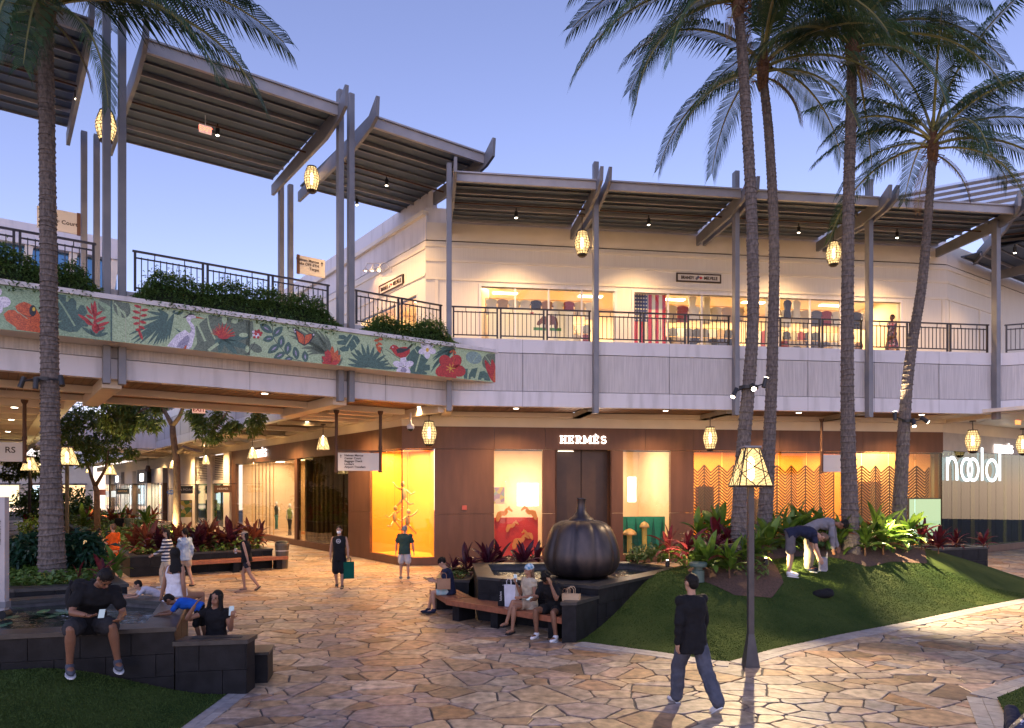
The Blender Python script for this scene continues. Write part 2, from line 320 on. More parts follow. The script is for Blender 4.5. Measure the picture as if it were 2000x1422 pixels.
def paving():
    rnd=random.Random(21); seeds=[]; G={}; gs=.7
    def okreg(x,y):
        if y<7.6 or y>62: return False
        if abs(x)>.76*y+1.2: return False
        if y>30.5:
            s,d=LF.loc((x,y)); 
            if d<-10.5 or d>.3: return x>14 and y<36
        if LF.loc((x,y))[1]>.3 and FF.loc((x,y))[1]>.3 and RF.loc((x,y))[1]>.3: return False
        return not any(inside((x,y),h) for h in HOLES)
    tries=0
    while tries<52000:
        tries+=1
        u=rnd.random(); y=7.6+54*u**1.7; x=rnd.uniform(-.77*y-1,.77*y+1)
        if not okreg(x,y): continue
        r=rnd.choice((.17,.22,.27,.32,.38,.46,.56))*(1 if y<20 else 1+(y-20)*.03); gx,gy=int(x//gs),int(y//gs)
        if any((q[0]-x)**2+(q[1]-y)**2<(.5*(r+q[2]))**2*1.7 for i in (-2,-1,0,1,2) for j in (-2,-1,0,1,2) for q in G.get((gx+i,gy+j),())): continue
        q=(x,y,r); seeds.append(q); G.setdefault((gx,gy),[]).append(q)
    cells=[]
    for (x,y,r) in seeds:
        gx,gy=int(x//gs),int(y//gs)
        nb=sorted(((q[0]-x)**2+(q[1]-y)**2,q) for i in range(-3,4) for j in range(-3,4) for q in G.get((gx+i,gy+j),()) if (q[0],q[1])!=(x,y))[:22]
        p=[(x-1.1,y-1.1),(x+1.1,y-1.1),(x+1.1,y+1.1),(x-1.1,y+1.1)]
        for d2,q in nb:
            nx,ny=q[0]-x,(q[1]-y)*1.9; w=(nx*(q[0]-x)+ny*(q[1]-y)+(r*r-q[2]*q[2])*1.1)/2
            p=clip(p,nx,ny,nx*x+ny*y+w)
            if len(p)<3: break
        if len(p)<3 or area(p)<.02: continue
        if area(p)>.30 and rnd.random()<.7:
            a=rnd.uniform(0,pi); cx=sum(v[0] for v in p)/len(p)+rnd.uniform(-.1,.1); cy=sum(v[1] for v in p)/len(p)+rnd.uniform(-.1,.1); nx,ny=cos(a),sin(a); c=nx*cx+ny*cy
            for pp in (clip(p,nx,ny,c),clip(p,-nx,-ny,-c)):
                if len(pp)>2 and area(pp)>.03: cells.append(pp)
        else: cells.append(p)
    # keep stones off walls and lawns
    bed=MB()
    bed.add([(-60,3,-.02),(60,3,-.02),(60,90,-.02),(-60,90,-.02)],[(0,1,2,3)])
    root=bed.build('paving',m_joint); tag(root,'tan flagstone crazy paving across the whole court',kind='structure')
    info=[]
    for p in cells:
        cx=sum(v[0] for v in p)/len(p); cy=sum(v[1] for v in p)/len(p)
        q=off(p,rnd.uniform(.005,.014))
        if area(q)<.008: continue
        # chipped outline
        o=[]
        for i in range(len(q)):
            a=V(q[i]); b=V(q[(i+1)%len(q)]); L=(b-a).length; nrm=V((-(b-a).y,(b-a).x))/max(L,1e-5)
            o.append(a.lerp(b,min(.3,.03/max(L,.03))))
            if L>.3 and cy<24:
                for t in ((.36,.68) if L<.7 else (.25,.5,.75)): o.append(a.lerp(b,t+rnd.uniform(-.06,.06))+nrm*rnd.uniform(-.004,.014))
            o.append(a.lerp(b,1-min(.3,.03/max(L,.03))))
        info.append((area(q)/cy**3,o,cx,cy))
    info.sort(key=lambda t:-t[0])
    far=MB()
    def stone(mb,o,cx,cy,x0,y0):
        n=len(o); tz=rnd.uniform(-.003,.003); sx,sy=rnd.uniform(-.004,.004),rnd.uniform(-.004,.004); mb.att=rnd.random()
        zt=lambda v: tz+(v[0]-cx)*sx+(v[1]-cy)*sy
        c=V((cx,cy)); inn=[V(v)+(c-V(v)).normalized()*.008 for v in o]
        mb.add([(v[0]-x0,v[1]-y0,zt(v)) for v in inn]+[(v[0]-x0,v[1]-y0,zt(v)-.006) for v in o]+[(v[0]-x0,v[1]-y0,-.025) for v in o],
          [tuple(range(n))]+[(i,n+i,n+(i+1)%n,(i+1)%n) for i in range(n)]+[(n+i,2*n+i,2*n+(i+1)%n,n+(i+1)%n) for i in range(n)])
    for k,(a,o,cx,cy) in enumerate(info):
        if k<300:
            b=MB(); stone(b,o,cx,cy,0,0); b.build('stone',m_stone,root,attr='rnd')
        else: stone(far,o,cx,cy,0,0)
    f=far.build('stone_field',m_stone,root,attr='rnd'); f['kind']='stuff'
    return root
paving()
def pavers(name,label,line,w,l=.3,inner=0):
    """a strip of cut pavers along a polyline, to its right hand side"""
    root=empty(name,(line[0][0],line[0][1],0),0,label,kind='structure'); rnd=random.Random(5)
    o=V((line[0][0],line[0][1],0))
    for i in range(len(line)-1):
        a=V((*line[i],0)); b=V((*line[i+1],0)); d=(b-a).normalized(); nn=V((d.y,-d.x,0)); L=(b-a).length; k=max(1,round(L/l))
        for r in range(2):
            for j in range(k):
                p0=a+d*(L*j/k+.004)-o; p1=a+d*(L*(j+1)/k-.004)-o; q=nn*(w*(r+.02)/2); q2=nn*(w*(r+.98)/2); z=V((0,0,.008+rnd.uniform(0,.003))); zb=V((0,0,-.02))
                m=MB(); m.att=rnd.random(); m.add([p0+q+z,p1+q+z,p1+q2+z,p0+q2+z,p0+q+zb,p1+q+zb,p1+q2+zb,p0+q2+zb],[(0,3,2,1),(0,1,5,4),(1,2,6,5),(2,3,7,6),(3,0,4,7)])
                m.build('paver',m_brick,root,attr='rnd')
    return root
pavers('kerb_strip','strip of grey cut pavers edging the turf mound',LEDGE[:10],.34,.3)
pavers('kerb_strip','strip of grey brick pavers edging the lower left lawn',[(-3.98,9.86),(-3.98,6.6)][::-1],.27,.2)
pavers('kerb_strip','mitred grey paver border in the lower right corner',[(p.x,p.y) for p in (gp(2070,1328),gp(1948,1368),gp(1985,1440))],.36,.3)
# mulch bed behind the mound
def bedmesh(poly,hf,step,name,label):
    xs=[p[0] for p in poly]; ys=[p[1] for p in poly]; b=MB(); rnd=random.Random(2); idx={}
    def vi(i,j):
        if (i,j) not in idx:
            x=min(xs)+i*step; y=min(ys)+j*step; d=dpoly((x,y),list(poly)+[poly[0]]) if inside((x,y),poly) else 0
            idx[i,j]=len(b.v); b.v.append((x,y,hf(x,y)+.03+.12*sst(0,.8,d)+rnd.uniform(-.012,.012)))
        return idx[i,j]
    for i in range(int((max(xs)-min(xs))/step)+1):
        for j in range(int((max(ys)-min(ys))/step)+1):
            if inside((min(xs)+(i+.5)*step,min(ys)+(j+.5)*step),poly):
                b.f.append((vi(i,j),vi(i+1,j),vi(i+1,j+1),vi(i,j+1))); b.m.append(0); b.a.append(0)
    o=b.build(name,m_mulch,smooth=True); tag(o,label,kind='structure')
    bm=bmesh.new(); bm.from_mesh(o.data); cl=list(poly)+[poly[0]]
    for v in bm.verts:
        if v.is_boundary:
            best=None
            for k in range(len(cl)-1):
                a=V(cl[k]); c=V(cl[k+1]); d=c-a; t=max(0,min(1,(V(v.co[:2])-a).dot(d)/d.length_squared)); q=a+d*t; e=(q-V(v.co[:2])).length
                if best is None or e<best[0]: best=(e,q)
            v.co=(best[1].x,best[1].y,hf(best[1].x,best[1].y)+.022)
    bm.to_mesh(o.data); bm.free(); return o
bedmesh(BED,mound,.14,'mulch_bed','brown mulch bed under the palms')
# ---------------------------------------------------------------- lettering
def text(name, s, size, mat, parent, loc, rot=(R(90),0,0), depth=.012, align='CENTER', bold=0.0, sx=1.0):
    c=bpy.data.curves.new(name,'FONT'); c.body=s; c.size=size; c.extrude=depth; c.align_x=align; c.offset=bold; c.resolution_u=3
    o=bpy.data.objects.new(name,c); me=bpy.data.meshes.new_from_object(o); bpy.data.objects.remove(o); bpy.data.curves.remove(c)
    me.materials.clear(); me.materials.append(mat)
    return put(name,me,parent,loc,rot,(sx,1,1))
def arc(cx,cy,rx,ry,a0,a1,n=10): return [(cx+rx*cos(R(a0+(a1-a0)*i/n)),cy+ry*sin(R(a0+(a1-a0)*i/n))) for i in range(n+1)]
def slabword(parent,x0,z0,h,w,mat,y,gap=.28,depth=.03):
    """HERMES with its grave accent, in slab capitals; one mesh per letter"""
    t=h*.135; sf=h*.1
    def rect(b,a,c,d,e): b.box(x+a*w,x+c*w,y-depth,y,z0+d*h,z0+e*h)
    def serif(b,cx,z,l=.2): b.box(x+(cx-l)*w,x+(cx+l)*w,y-depth-.002,y,z0+z*h,z0+(z+.12)*h)
    def strip(b,pts,tk):
        for i in range(len(pts)-1):
            p=V((x+pts[i][0]*w,y-depth/2,z0+pts[i][1]*h)); q=V((x+pts[i+1][0]*w,y-depth/2,z0+pts[i+1][1]*h)); d=(q-p).normalized()*tk*.25
            b.obox(p-d,q+d,depth,tk,up=(0,1,0)) if False else b.obox(p-d,q+d,tk,depth,up=(0,1,0))
    x=x0
    for ch in 'HERMES':
        b=MB()
        if ch=='H':
            rect(b,.12,.32,0,1); rect(b,.68,.88,0,1); rect(b,.32,.68,.42,.58)
            for cx in (.22,.78): serif(b,cx,0); serif(b,cx,.88)
        elif ch=='E':
            rect(b,.14,.36,0,1); rect(b,.0,.88,0,.13); rect(b,.0,.88,.87,1); rect(b,.36,.66,.43,.57); rect(b,.78,.9,0,.28); rect(b,.78,.9,.72,1); rect(b,.62,.7,.36,.64)
        elif ch=='R':
            rect(b,.14,.36,0,1); serif(b,.25,0); rect(b,.0,.6,.87,1); rect(b,.36,.6,.42,.55); strip(b,arc(.56,.71,.24,.22,90,-90),t); strip(b,[(.5,.45),(.74,.08)],t*.9); rect(b,.7,1,0,.13)
        elif ch=='M':
            w0=w; w=w*1.25
            rect(b,.08,.26,0,1); rect(b,.76,.94,0,1); strip(b,[(.2,.92),(.5,.2)],t*.9); strip(b,[(.8,.92),(.5,.2)],t*.8); serif(b,.16,0,.16); serif(b,.86,0,.16); rect(b,0,.2,.88,1); rect(b,.8,1,.88,1)
        else:
            strip(b,arc(.48,.72,.3,.22,20,270)+arc(.48,.28,.32,.23,90,-160),t*.95)
        if ch=='E' and x>x0+2.5*w: b.obox((x+.35*w,y-depth/2,z0+1.24*h),(x+.6*w,y-depth/2,z0+1.1*h),.09*h,depth,up=(0,1,0))
        b.build('letter',mat,parent)
        x+=w*1.14
        if ch=='M': w=w0

# ---------------------------------------------------------------- the shopping building
bld=empty('shopping_centre',FF.w(0,0),FF.a,'two-storey shopping centre with bronze shopfront below and cream shop above','building')
def L(fr,px,y=0.0): return fr.x(px,y)
ZT=5.17; ZW=4.33; Z2=7.87
def wallbox(fr,name,mat,x0,x1,z0,z1,y0=0.0,y1=.25,parent=bld,bev=0):
    """box given in a frame, parented to the building whose own frame is FF"""
    b=MB()
    if fr is FF: b.box(x0,x1,y0,y1,z0,z1)
    else:
        c=[fr.w(x,y) for x,y in ((x0,y0),(x1,y0),(x1,y1),(x0,y1))]; q=[FF.loc(p) for p in c]
        b.add([(p[0],p[1],z0) for p in q]+[(p[0],p[1],z1) for p in q],[(0,3,2,1),(4,5,6,7),(0,1,5,4),(1,2,6,5),(2,3,7,6),(3,0,4,7)])
    o=b.build(name,mat,parent); return o
sx=[L(FF,p) for p in (785,849,965,1060,1087,1192,1217,1310,1355,1645)]; s0,s1,s2,s3,s4,s5,s6,s7,s8,s9=sx
G=.012
def panels(fr,x0,x1,z0,z1,wid,mat,name='wall_panel',y0=0.0):
    n=max(1,round((x1-x0)/wid))
    for i in range(n): wallbox(fr,name,mat,x0+(x1-x0)*i/n+(G/2 if i else 0),x0+(x1-x0)*(i+1)/n-(G/2 if i<n-1 else 0),z0,z1,y0,y0+.2)
# front
for a,b in ((s1,s2),(s3,s4),(s5,s6),(s7,s8)):
    panels(FF,a,b,.012,1.9,2.4,m_brown); panels(FF,a,b,1.9+G,ZW,2.4,m_brown)
panels(FF,.0,s2,ZW+G,ZT,2.35,m_brown); panels(FF,s2+G,s8,ZW+G,ZT,2.2,m_brown); panels(FF,s8+G,SR,ZW+G,ZT,3.2,m_brown)
for a,b in ((.0,s1),(s2,s3),(s6,s7),(s8,SR)): wallbox(FF,'plinth',m_brown,a,b,.012,.3,-.004,.2)
# joint backing
wallbox(FF,'backing',m_browndk,s1+.05,s2-.05,.02,ZT-.02,.19,.24); 
# left wing, ground floor
l1=L(LF,722); l2=L(LF,680); l3=L(LF,580); l4=L(LF,575); l5=L(LF,460); l6=L(LF,452)
for a,b in ((l2,l1),(l4,l3),(l6,l5)):
    panels(LF,a,b,.012,1.9,2.6,m_brown); panels(LF,a,b,1.9+G,ZW,2.6,m_brown)
panels(LF,l6,0,ZW+G,ZT,2.6,m_brown)
for a,b in ((l1,0),(l3,l2),(l5,l4)): wallbox(LF,'plinth',m_brown,a,b,.012,.3,-.004,.2)
# cream band above the shopfronts
wallbox(FF,'cream_band',m_cream,-.02,SR+.02,ZT,5.75,.02,.3); wallbox(LF,'cream_band',m_cream,-95,.0,ZT,5.75,.02,.3)
wallbox(RF,'cream_band',m_cream,0,12,ZT,5.75,.02,.3)
def pane(fr,x0,x1,z0,z1,mat,n=1,y=.06,name='window_pane',parent=None):
    parent=parent or wallbox(fr,'window_frame',m_browndk,x0,x1,z1-.05,z1,y+.013,y+.06)
    for i in range(n): wallbox(fr,name,mat,x0+(x1-x0)*i/n+.012,x0+(x1-x0)*(i+1)/n-.012,z0,z1,y,y+.012,parent)
pane(FF,.03,s1-.02,.3,ZW,m_glass); pane(LF,l1+.02,-.03,.3,ZW,m_glass,2)
pane(FF,s2+.02,s3-.02,.3,ZW,m_glass); pane(FF,s6+.02,s7-.02,.3,ZW,m_glass)
pane(FF,s8,SR-.03,.3,ZW,m_glassdk,9); pane(LF,l3,l2,.3,ZW,m_glassdk,7); pane(LF,l5,l4,.3,ZW,m_glass,7)
wallbox(FF,'mullion',m_browndk,-.02,.025,.3,ZW,.03,.08)
# entrance: dark double door in a recess
for a,b in ((s4,(s4+s5)/2-.01),((s4+s5)/2+.01,s5)): wallbox(FF,'door_leaf',m_browndk,a+.02,b-.0,.02,ZW,.45,.52)
for dl in [o_ for o_ in bld.children if o_.name.startswith('door_leaf')]: wallbox(FF,'handle',m_steellt,*(((s4+s5)/2-.12,(s4+s5)/2-.09) if dl.name=='door_leaf' else ((s4+s5)/2+.09,(s4+s5)/2+.12)),.9,1.7,.40,.45,dl)
wallbox(FF,'door_jamb',m_brown,s4-.06,s4,.02,ZW,.0,.5); wallbox(FF,'door_jamb',m_brown,s5,s5+.06,.02,ZW,.0,.5)
wallbox(FF,'door_back',m_browndk,s4-.05,s5+.05,.02,4.6,.53,.56)
wallbox(FF,'door_light',emi('door_strip',(1,.8,.6),3),s4+.1,s4+.7,ZW-.05,ZW-.03,.2,.24)
# sign over the door
sg=empty('shop_sign',FF.w(0,0),FF.a,'glowing white capital letters over the dark entrance door','sign')
xa,za=FF.xz(1093,866); xb=L(FF,1186); zb=FF.z(1093,851)
slabword(sg,xa,za,zb-za,(xb-xa)/7.05,m_ledwhite,-.03)
lamp('sign_glow','AREA',((xa+xb)/2,-.25,(za+zb)/2),10,(1,.7,.5),sg,size=(2.0,.3),rot=(R(-90),0,0))
sg=empty('shop_sign',LF.w(0,0),LF.a,'small glowing white capital letters on the left wing, partly behind a cone pendant','sign')
xa,za=LF.xz(488,895,-.02); xb=L(LF,522,-.02); slabword(sg,xa,za,.42,(xb-xa)/7.05,m_ledwhite,-.03)
# fire alarm box
b=MB(); x_,z_=FF.xz(907,991); b.box(x_-.09,x_+.09,-.05,0,z_-.09,z_+.07); bevel(tag(b.build('alarm_box',mk('alarm_red',(.45,.08,.05),rough=.4),None,loc=FF.w(0,0),rot=(0,0,FF.a)),'small red and white fire alarm box on the bronze wall','alarm box'),.01)
# ---- upper storey
u0=L(FF,831)
ZU=12.05; ZP=13.3
def hollow(fr,x0,x1,z0,z1,openings,mat,name,y0=0.0,y1=.22):
    """wall with openings (x0,x1,z0,z1), cut into separate cladding pieces"""
    xs=sorted(openings,key=lambda o:o[0]); c=x0
    for a,b,c0,c1 in xs:
        if a>c+.01: wallbox(fr,name,mat,c,a,z0,z1,y0,y1)
        if c1<z1-.01: wallbox(fr,name,mat,a,b,c1,z1,y0,y1)
        if c0>z0+.01: wallbox(fr,name,mat,a,b,z0,c0,y0,y1)
        c=b
    if c<x1-.01: wallbox(fr,name,mat,c,x1,z0,z1,y0,y1)
ZH=10.43
w1=(L(FF,940),L(FF,1200)); w2=(L(FF,1238),L(FF,1500)); w3=(L(FF,1522),L(FF,1758))
uR=L(FF,1850)
hollow(FF,u0,uR,Z2,ZU,[(w[0],w[1],Z2+.12,ZH) for w in (w1,w2,w3)],m_siding,'wall_cladding')
wallbox(FF,'frieze',m_cream,u0,uR,ZU+.05,12.75,.03,.25); wallbox(FF,'shadow_gap',m_black,u0,uR,ZU,ZU+.05,.08,.2)
wallbox(FF,'parapet',m_white,u0,uR,12.75,ZP,.06,.3)
for z in (10.62,11.3,11.85): wallbox(FF,'moulding',m_cream,u0,uR,z,z+.09,-.04,.0)
for i in range(12):
    x=u0+.35+i*(uR-u0-.6)/11
    if not any(a-.2<x<b+.2 for a,b in (w1,w2,w3)): wallbox(FF,'batten',m_cream,x,x+.12,Z2,10.62,-.03,.0)
for (a,b) in (w1,w2,w3):
    wf=wallbox(FF,'window_frame',m_white,a,b,ZH,ZH+.1,-.05,.1)
    for x in (a-.1,b): wallbox(FF,'jamb',m_white,x,x+.1,Z2,ZH+.1,-.05,.1,wf)
    n=4 if b-a>5 else 3
    for i in range(1,n): wallbox(FF,'mullion',m_white,a+(b-a)*i/n-.03,a+(b-a)*i/n+.03,Z2+.12,ZH,-.01,.06,wf)
    pane(FF,a,b-(1.6 if a==w3[0] else 0),Z2+.14,ZH-.01,m_glass,1,.03,parent=wf)
# left wing above
hollow(LF,-95,-.0,Z2,ZU,[(L(LF,735),L(LF,818,-.0)-.9,Z2+.1,10.3)],m_siding,'wall_cladding',.8,1.0) if False else None
LU=Fr(FF.w(u0,0),-53.6)
la,lb=L(LU,705),L(LU,815)
hollow(LU,-95,0,Z2,ZU,[(la,lb,Z2+.1,10.2)],m_siding,'wall_cladding')
wallbox(LU,'frieze',m_white,-95,0,ZU+.05,13.1,.03,.25); wallbox(LU,'shadow_gap',m_black,-95,0,ZU,ZU+.05,.08,.2); wallbox(LU,'parapet',m_white,-95,0,13.16,14.05,.3,.5); wallbox(LU,'cornice',m_cream,-95,.0,13.0,13.16,-.12,.3)
for z in (10.75,11.75): wallbox(LU,'moulding',m_cream,-95,0,z,z+.09,-.04,0)
pane(LU,la,lb,Z2+.12,10.18,m_glass,3,.03)
for i in range(4): wallbox(LU,'mullion',m_white,la+(lb-la)*i/3-.03,la+(lb-la)*i/3+.03,Z2+.1,10.2,-.02,.06)
# right wing above
RU=Fr(FF.w(uR,0),34.5)
wallbox(RU,'wall_cladding',m_siding,0,14,Z2,ZU,0,.2); wallbox(RU,'frieze',m_cream,0,14,ZU+.05,13,.03,.25); wallbox(RU,'shadow_gap',m_black,0,14,ZU,ZU+.05,.08,.2)
for z in (10.62,11.3,11.85): wallbox(RU,'moulding',m_cream,0,5.2,z,z+.09,-.04,0)
for x in (.15,2.9,5.1): wallbox(RU,'batten',m_cream,x,x+.12,Z2,10.62,-.03,0)
# ---- gallery: floor slab, fascia bands, soffit
xe=BF.o; gx0=FF.loc(BF.o)[0]; gR=L(FF,1957,OV)
def gallery(fr,x0,x1,seams,soff=True):
    wallbox(fr,'fascia_cap',m_white,x0,x1,7.42,Z2,OV,OV+.3); wallbox(fr,'fascia_ribbed',m_ribbed,x0,x1,6.14,7.40,OV+.02,OV+.3); wallbox(fr,'fascia_base',m_white,x0,x1,5.62,6.12,OV,OV+.3)
    wallbox(fr,'floor_slab',m_white,x0,x1,5.95,7.7,OV+.3,.02)
    n=max(1,round((x1-x0)/2.45))
    for i in range(1,n):
        x=x0+(x1-x0)*i/n
        wallbox(fr,'panel_joint',m_black,x-.004,x+.004,5.62,7.87,OV-.0015,OV+.01)
gallery(FF,gx0+.0,gR,9)
# planked soffit with cream beams: pieces of plank run toward the viewer
def soffit(fr,x0,x1,y0,y1,nb,zs=5.72,par=bld,beamw=.32,plank=.2,ends=True):
    rnd=random.Random(int(x0*10)); k=int((x1-x0)/plank)
    for i in range(nb+1):
        xc=x0+(x1-x0)*i/nb; wallbox(fr,'soffit_beam',m_cream,xc-beamw/2,xc+beamw/2,5.52,zs-.02,y0+.32,y1-.02,par)
    wallbox(fr,'soffit_beam',m_cream,x0,x1,5.53,zs-.02,y1-.3,y1-.021,par)
    wallbox(fr,'soffit_backing',m_black,x0,x1,zs+.05,zs+.09,y0+.3,y1,par)
    b=MB()
    c=[]
    for i in range(k):
        xa=x0+i*plank+.008; xb=x0+(i+1)*plank-.008; b.att=rnd.random()
        q=[FF.loc(fr.w(x,y)) for x,y in ((xa,y0+.31),(xb,y0+.31),(xb,y1-.01),(xa,y1-.01))]
        b.add([(p[0],p[1],zs) for p in q]+[(p[0],p[1],zs+.03) for p in q],[(0,1,2,3),(0,4,5,1),(1,5,6,2),(2,6,7,3),(3,7,4,0)])
    o=b.build('soffit_planks',m_wood,par,attr='rnd'); o['kind']='stuff'
PX=[BF.o]; POSTS=[L(FF,p,OV-.12) for p in (877,1163,1437,1697,1945)]
soffit(FF,POSTS[0],POSTS[1],OV,0,1); soffit(FF,POSTS[1],POSTS[2],OV,0,1); soffit(FF,POSTS[2],POSTS[3],OV,0,1); soffit(FF,POSTS[3],gR,OV,0,1)
# gallery of the left wing
def lgal(x0,x1):
    gallery(LF,x0,x1,0)
lgal(-95,-1.4)
for k in range(9): soffit(LF,-6.1*(k+1),-6.1*k if k else -.6,OV,0,2)
# right bridge stub
QF=Fr(FF.w(gR,OV),-22)
for nm,z0,z1,y0,m in (('fascia_cap',7.42,Z2,0,m_white),('fascia_ribbed',6.14,7.40,.02,m_ribbed),('fascia_base',5.62,6.12,0,m_white)): wallbox(QF,nm,m,0,6,z0,z1,y0,.3)
wallbox(QF,'floor_slab',m_white,0,6,5.95,7.7,.3,4.5)
wallbox(RF,'floor_slab',m_white,-1,12,5.8,7.7,OV,0); wallbox(RF,'soffit_panel',m_cream,-2,12,5.66,5.79,OV-3.5,-.02); wallbox(QF,'soffit_panel',m_cream,.1,6,5.64,5.78,.31,5)
# glass shop of the right wing
panels(RF,.0,12,ZW+.1,ZT,2.0,m_steellt,'wall_panel'); pane(RF,.03,12,.3,ZW+.1,m_glassgr,14); wallbox(RF,'plinth',m_brown,0,12,.012,.3,-.004,.2)
sg=empty('shop_sign',RF.w(0,0),RF.a,'small glowing white capital letters on the grey panel at far right','sign')
xa,za=RF.xz(1942,884,-.02); xb=L(RF,1978,-.02); slabword(sg,xa,za,.36,(xb-xa)/7.05,m_ledwhite,-.03)
# ---------------------------------------------------------------- foot bridge
bridge=empty('footbridge',BF.w(0,0),BF.a,'upper-level footbridge crossing the left half with mural on its side','bridge')
def bx(name,mat,x0,x1,y0,y1,z0,z1,par=bridge):
    return MB().box(x0,x1,y0,y1,z0,z1).build(name,mat,par)
BL=-18.0; ME=BF.x(971,-.85)
bx('fascia_base',m_white,BL,.0,0,.3,5.62,6.12); bx('fascia_ribbed',m_ribbed,BL,.0,.02,.3,6.14,7.55); bx('fascia_cap',m_white,BL,.02,.0,.3,7.56,Z2)
bx('deck_slab',m_white,BL,.5,.3,5.2,5.95,7.7); bx('fascia_back',m_white,BL,-.6,5.2,5.4,5.62,Z2)
for x in (-12.4,-6.35,-2.2): bx('panel_joint',m_black,x-.004,x+.004,-.0015,.01,5.62,7.5)
# corner infill of the floor between bridge and front gallery
q=[FF.loc(p) for p in (BF.o,BF.w(0,5.2),LF.w(0,.0),FF.w(POSTS[0],0.0),FF.w(POSTS[0],OV))]
MB().slab([q[0],q[4],q[3],q[2],q[1]],5.95,7.7).build('floor_slab',m_white,bld)
b=MB(); rnd=random.Random(8)
tri=[BF.w(.1,.2),FF.w(POSTS[0],OV+.2),FF.w(POSTS[0],-.02),LF.w(-.02,-.02)]
q=[FF.loc(p) for p in tri]; b.slab([q[0],q[1],q[2],q[3]],5.72,5.76); o=b.build('soffit_planks',m_wood,bld,attr='rnd')
# planter box with the mural on its face
bx('planter_floor',m_cream,BL,ME-.02,-.84,-.0,6.41,6.5); bx('planter_front',m_cream,BL,ME-.01,-.84,-.76,6.5,7.40)
bx('planter_end',m_white,ME-.12,ME-.01,-.755,-.0,6.5,7.40); bx('planter_cap',m_white,BL,ME+.02,-.9,-.72,7.401,7.52)
bx('soil',m_mulch,BL,ME-.13,-.755,-.01,6.9,7.36)
# soffit below the bridge: planks, cross beams, long beams
for k,(x0,x1) in enumerate(((-16,-9.68),(-9.68,-3.58),(-3.58,.0))):
    for xx in (x0,x1): 
        if xx>-15: bx('soffit_beam',m_cream,xx-.22+(.11 if xx==0 else 0),xx+.22-(.11 if xx==0 else 0),.31,5.19,5.42,5.70) if (k==0 and xx==x1) or (k==1 and xx==x1) or xx==0 else None
    for y in (2.6,5.0): bx('soffit_beam',m_cream,x0+.221,x1-.221,y-.13,y+.13,5.52,5.71)
b=MB()
for i in range(90):
    b.att=rnd.random(); b.box(-18+i*.2+.008,-18+(i+1)*.2-.008,.31,5.19,5.72,5.75)
o=b.build('soffit_planks',m_wood,bridge,attr='rnd'); o['kind']='stuff'
bx('soffit_backing',m_black,BL,0,.31,5.19,5.80,5.84)

# ---------------------------------------------------------------- canopies: posts, twin beams, purlins, deck, fascia
def canopy(fr,label,x0,x1,y0,y1,zb,zt,npl,beams,posts,par_name='canopy',tipup=.32,deck=True):
    c=empty(par_name,fr.w(0,0),fr.a,label,'canopy','steel canopies over the upper walkways')
    def b_(name,mat,*a): return MB().box(*a).build(name,mat,c)
    b_('fascia',m_steellt,x0,x1,y0,y0+.10,zb,zt); b_('gutter_lip',m_steellt,x0,x1,y0-.06,y0-.001,zt-.05,zt)
    if deck: b_('roof_deck',m_deckblue,x0-.03,x1+.03,y0+.101,y1,zt-.08,zt-.03)
    for i in range(npl):
        y=y0+.35+(y1-y0-.45)*i/(npl-1); big=(i%3==2)
        b_('purlin',m_steellt if big else m_steel,x0-.02,x1+.02,y-.022,y+.022,zt-(.19 if big else .14),zt-.081)
    for bxp in beams:
        p=[(y1+.05,zb-.32),(y1+.05,zb+.08),(y0+.2,zt-.1),(y0-.42,zt+tipup-.12),(y0-.5,zt+tipup-.02),(y0-.47,zt-.12),(y0+.0,zb-.1),(y0+1.6,zb-.28)]
        p=[(y1+.05,zb-.3),(y1+.05,zb+.06),(y0,zt-.06),(y0-.5,zt+tipup),(y0-.56,zt+tipup-.02),(y0-.5,zb+.06),(y0-.1,zb-.12),(y0+1.0,zb-.3)]
        MB().prism(p,lambda a,b,d:(d,a,b),bxp-.05,bxp+.05).build('beam',m_steel,c)
    MB().tube([(x0,(y0+y1)/2-.4,zb-.08),(x1,(y0+y1)/2-.4,zb-.08)],.028,6).build('sprinkler_pipe',m_iron,c)
    for (px_,py_,z0,z1,w,d) in posts: bevel(b_('post',m_steel,px_-w/2,px_+w/2,py_-d/2,py_+d/2,z0,z1),.012,1)
    return c
pb=[]
def pair(s): return [(s-.17,-.12,5.47,14.78,.17,.22),(s+.17,-.12,5.47,14.78,.17,.22),(s-.17,5.25,7.5,13.9,.17,.2),(s+.17,5.25,7.5,13.9,.17,.2)]
canopy(BF,'canopy over the near end of the bridge at upper left',-16,-10.3,-.6,5.45,13.76,14.1,11,[-10.25],pair(-9.68))
canopy(BF,'long middle canopy over the footbridge carrying an exit sign',-9.05,-4.02,-.6,5.45,13.76,14.1,11,[-9.1,-3.97],[])
canopy(BF,'canopy over the corner where the bridge meets the shops',-2.95,1.12,-.6,5.45,13.76,14.1,11,[-3.0,1.17],pair(-3.58))
fp=lambda i: [(POSTS[i],-3.03,5.40,13.9 if 0<i<4 else (13.55 if i==0 else 12.7),.17,.26)]
bays=[('first','nearest the bridge'),('second','with a lantern at its left beam'),('third','behind the tall palms'),('fourth','above the person in a dress')]
for i in range(4):
    a,b2=POSTS[i]+.2,POSTS[i+1]-(.2 if i<3 else .0)
    canopy(FF,f'{bays[i][0]} canopy bay over the front gallery, {bays[i][1]}',a,b2,-3.85,-.0,12.66,12.96,9,[a-.06]+([b2+.06] if i==3 else [b2+.06]),fp(i)+(fp(4) if i==3 else []),tipup=.22)
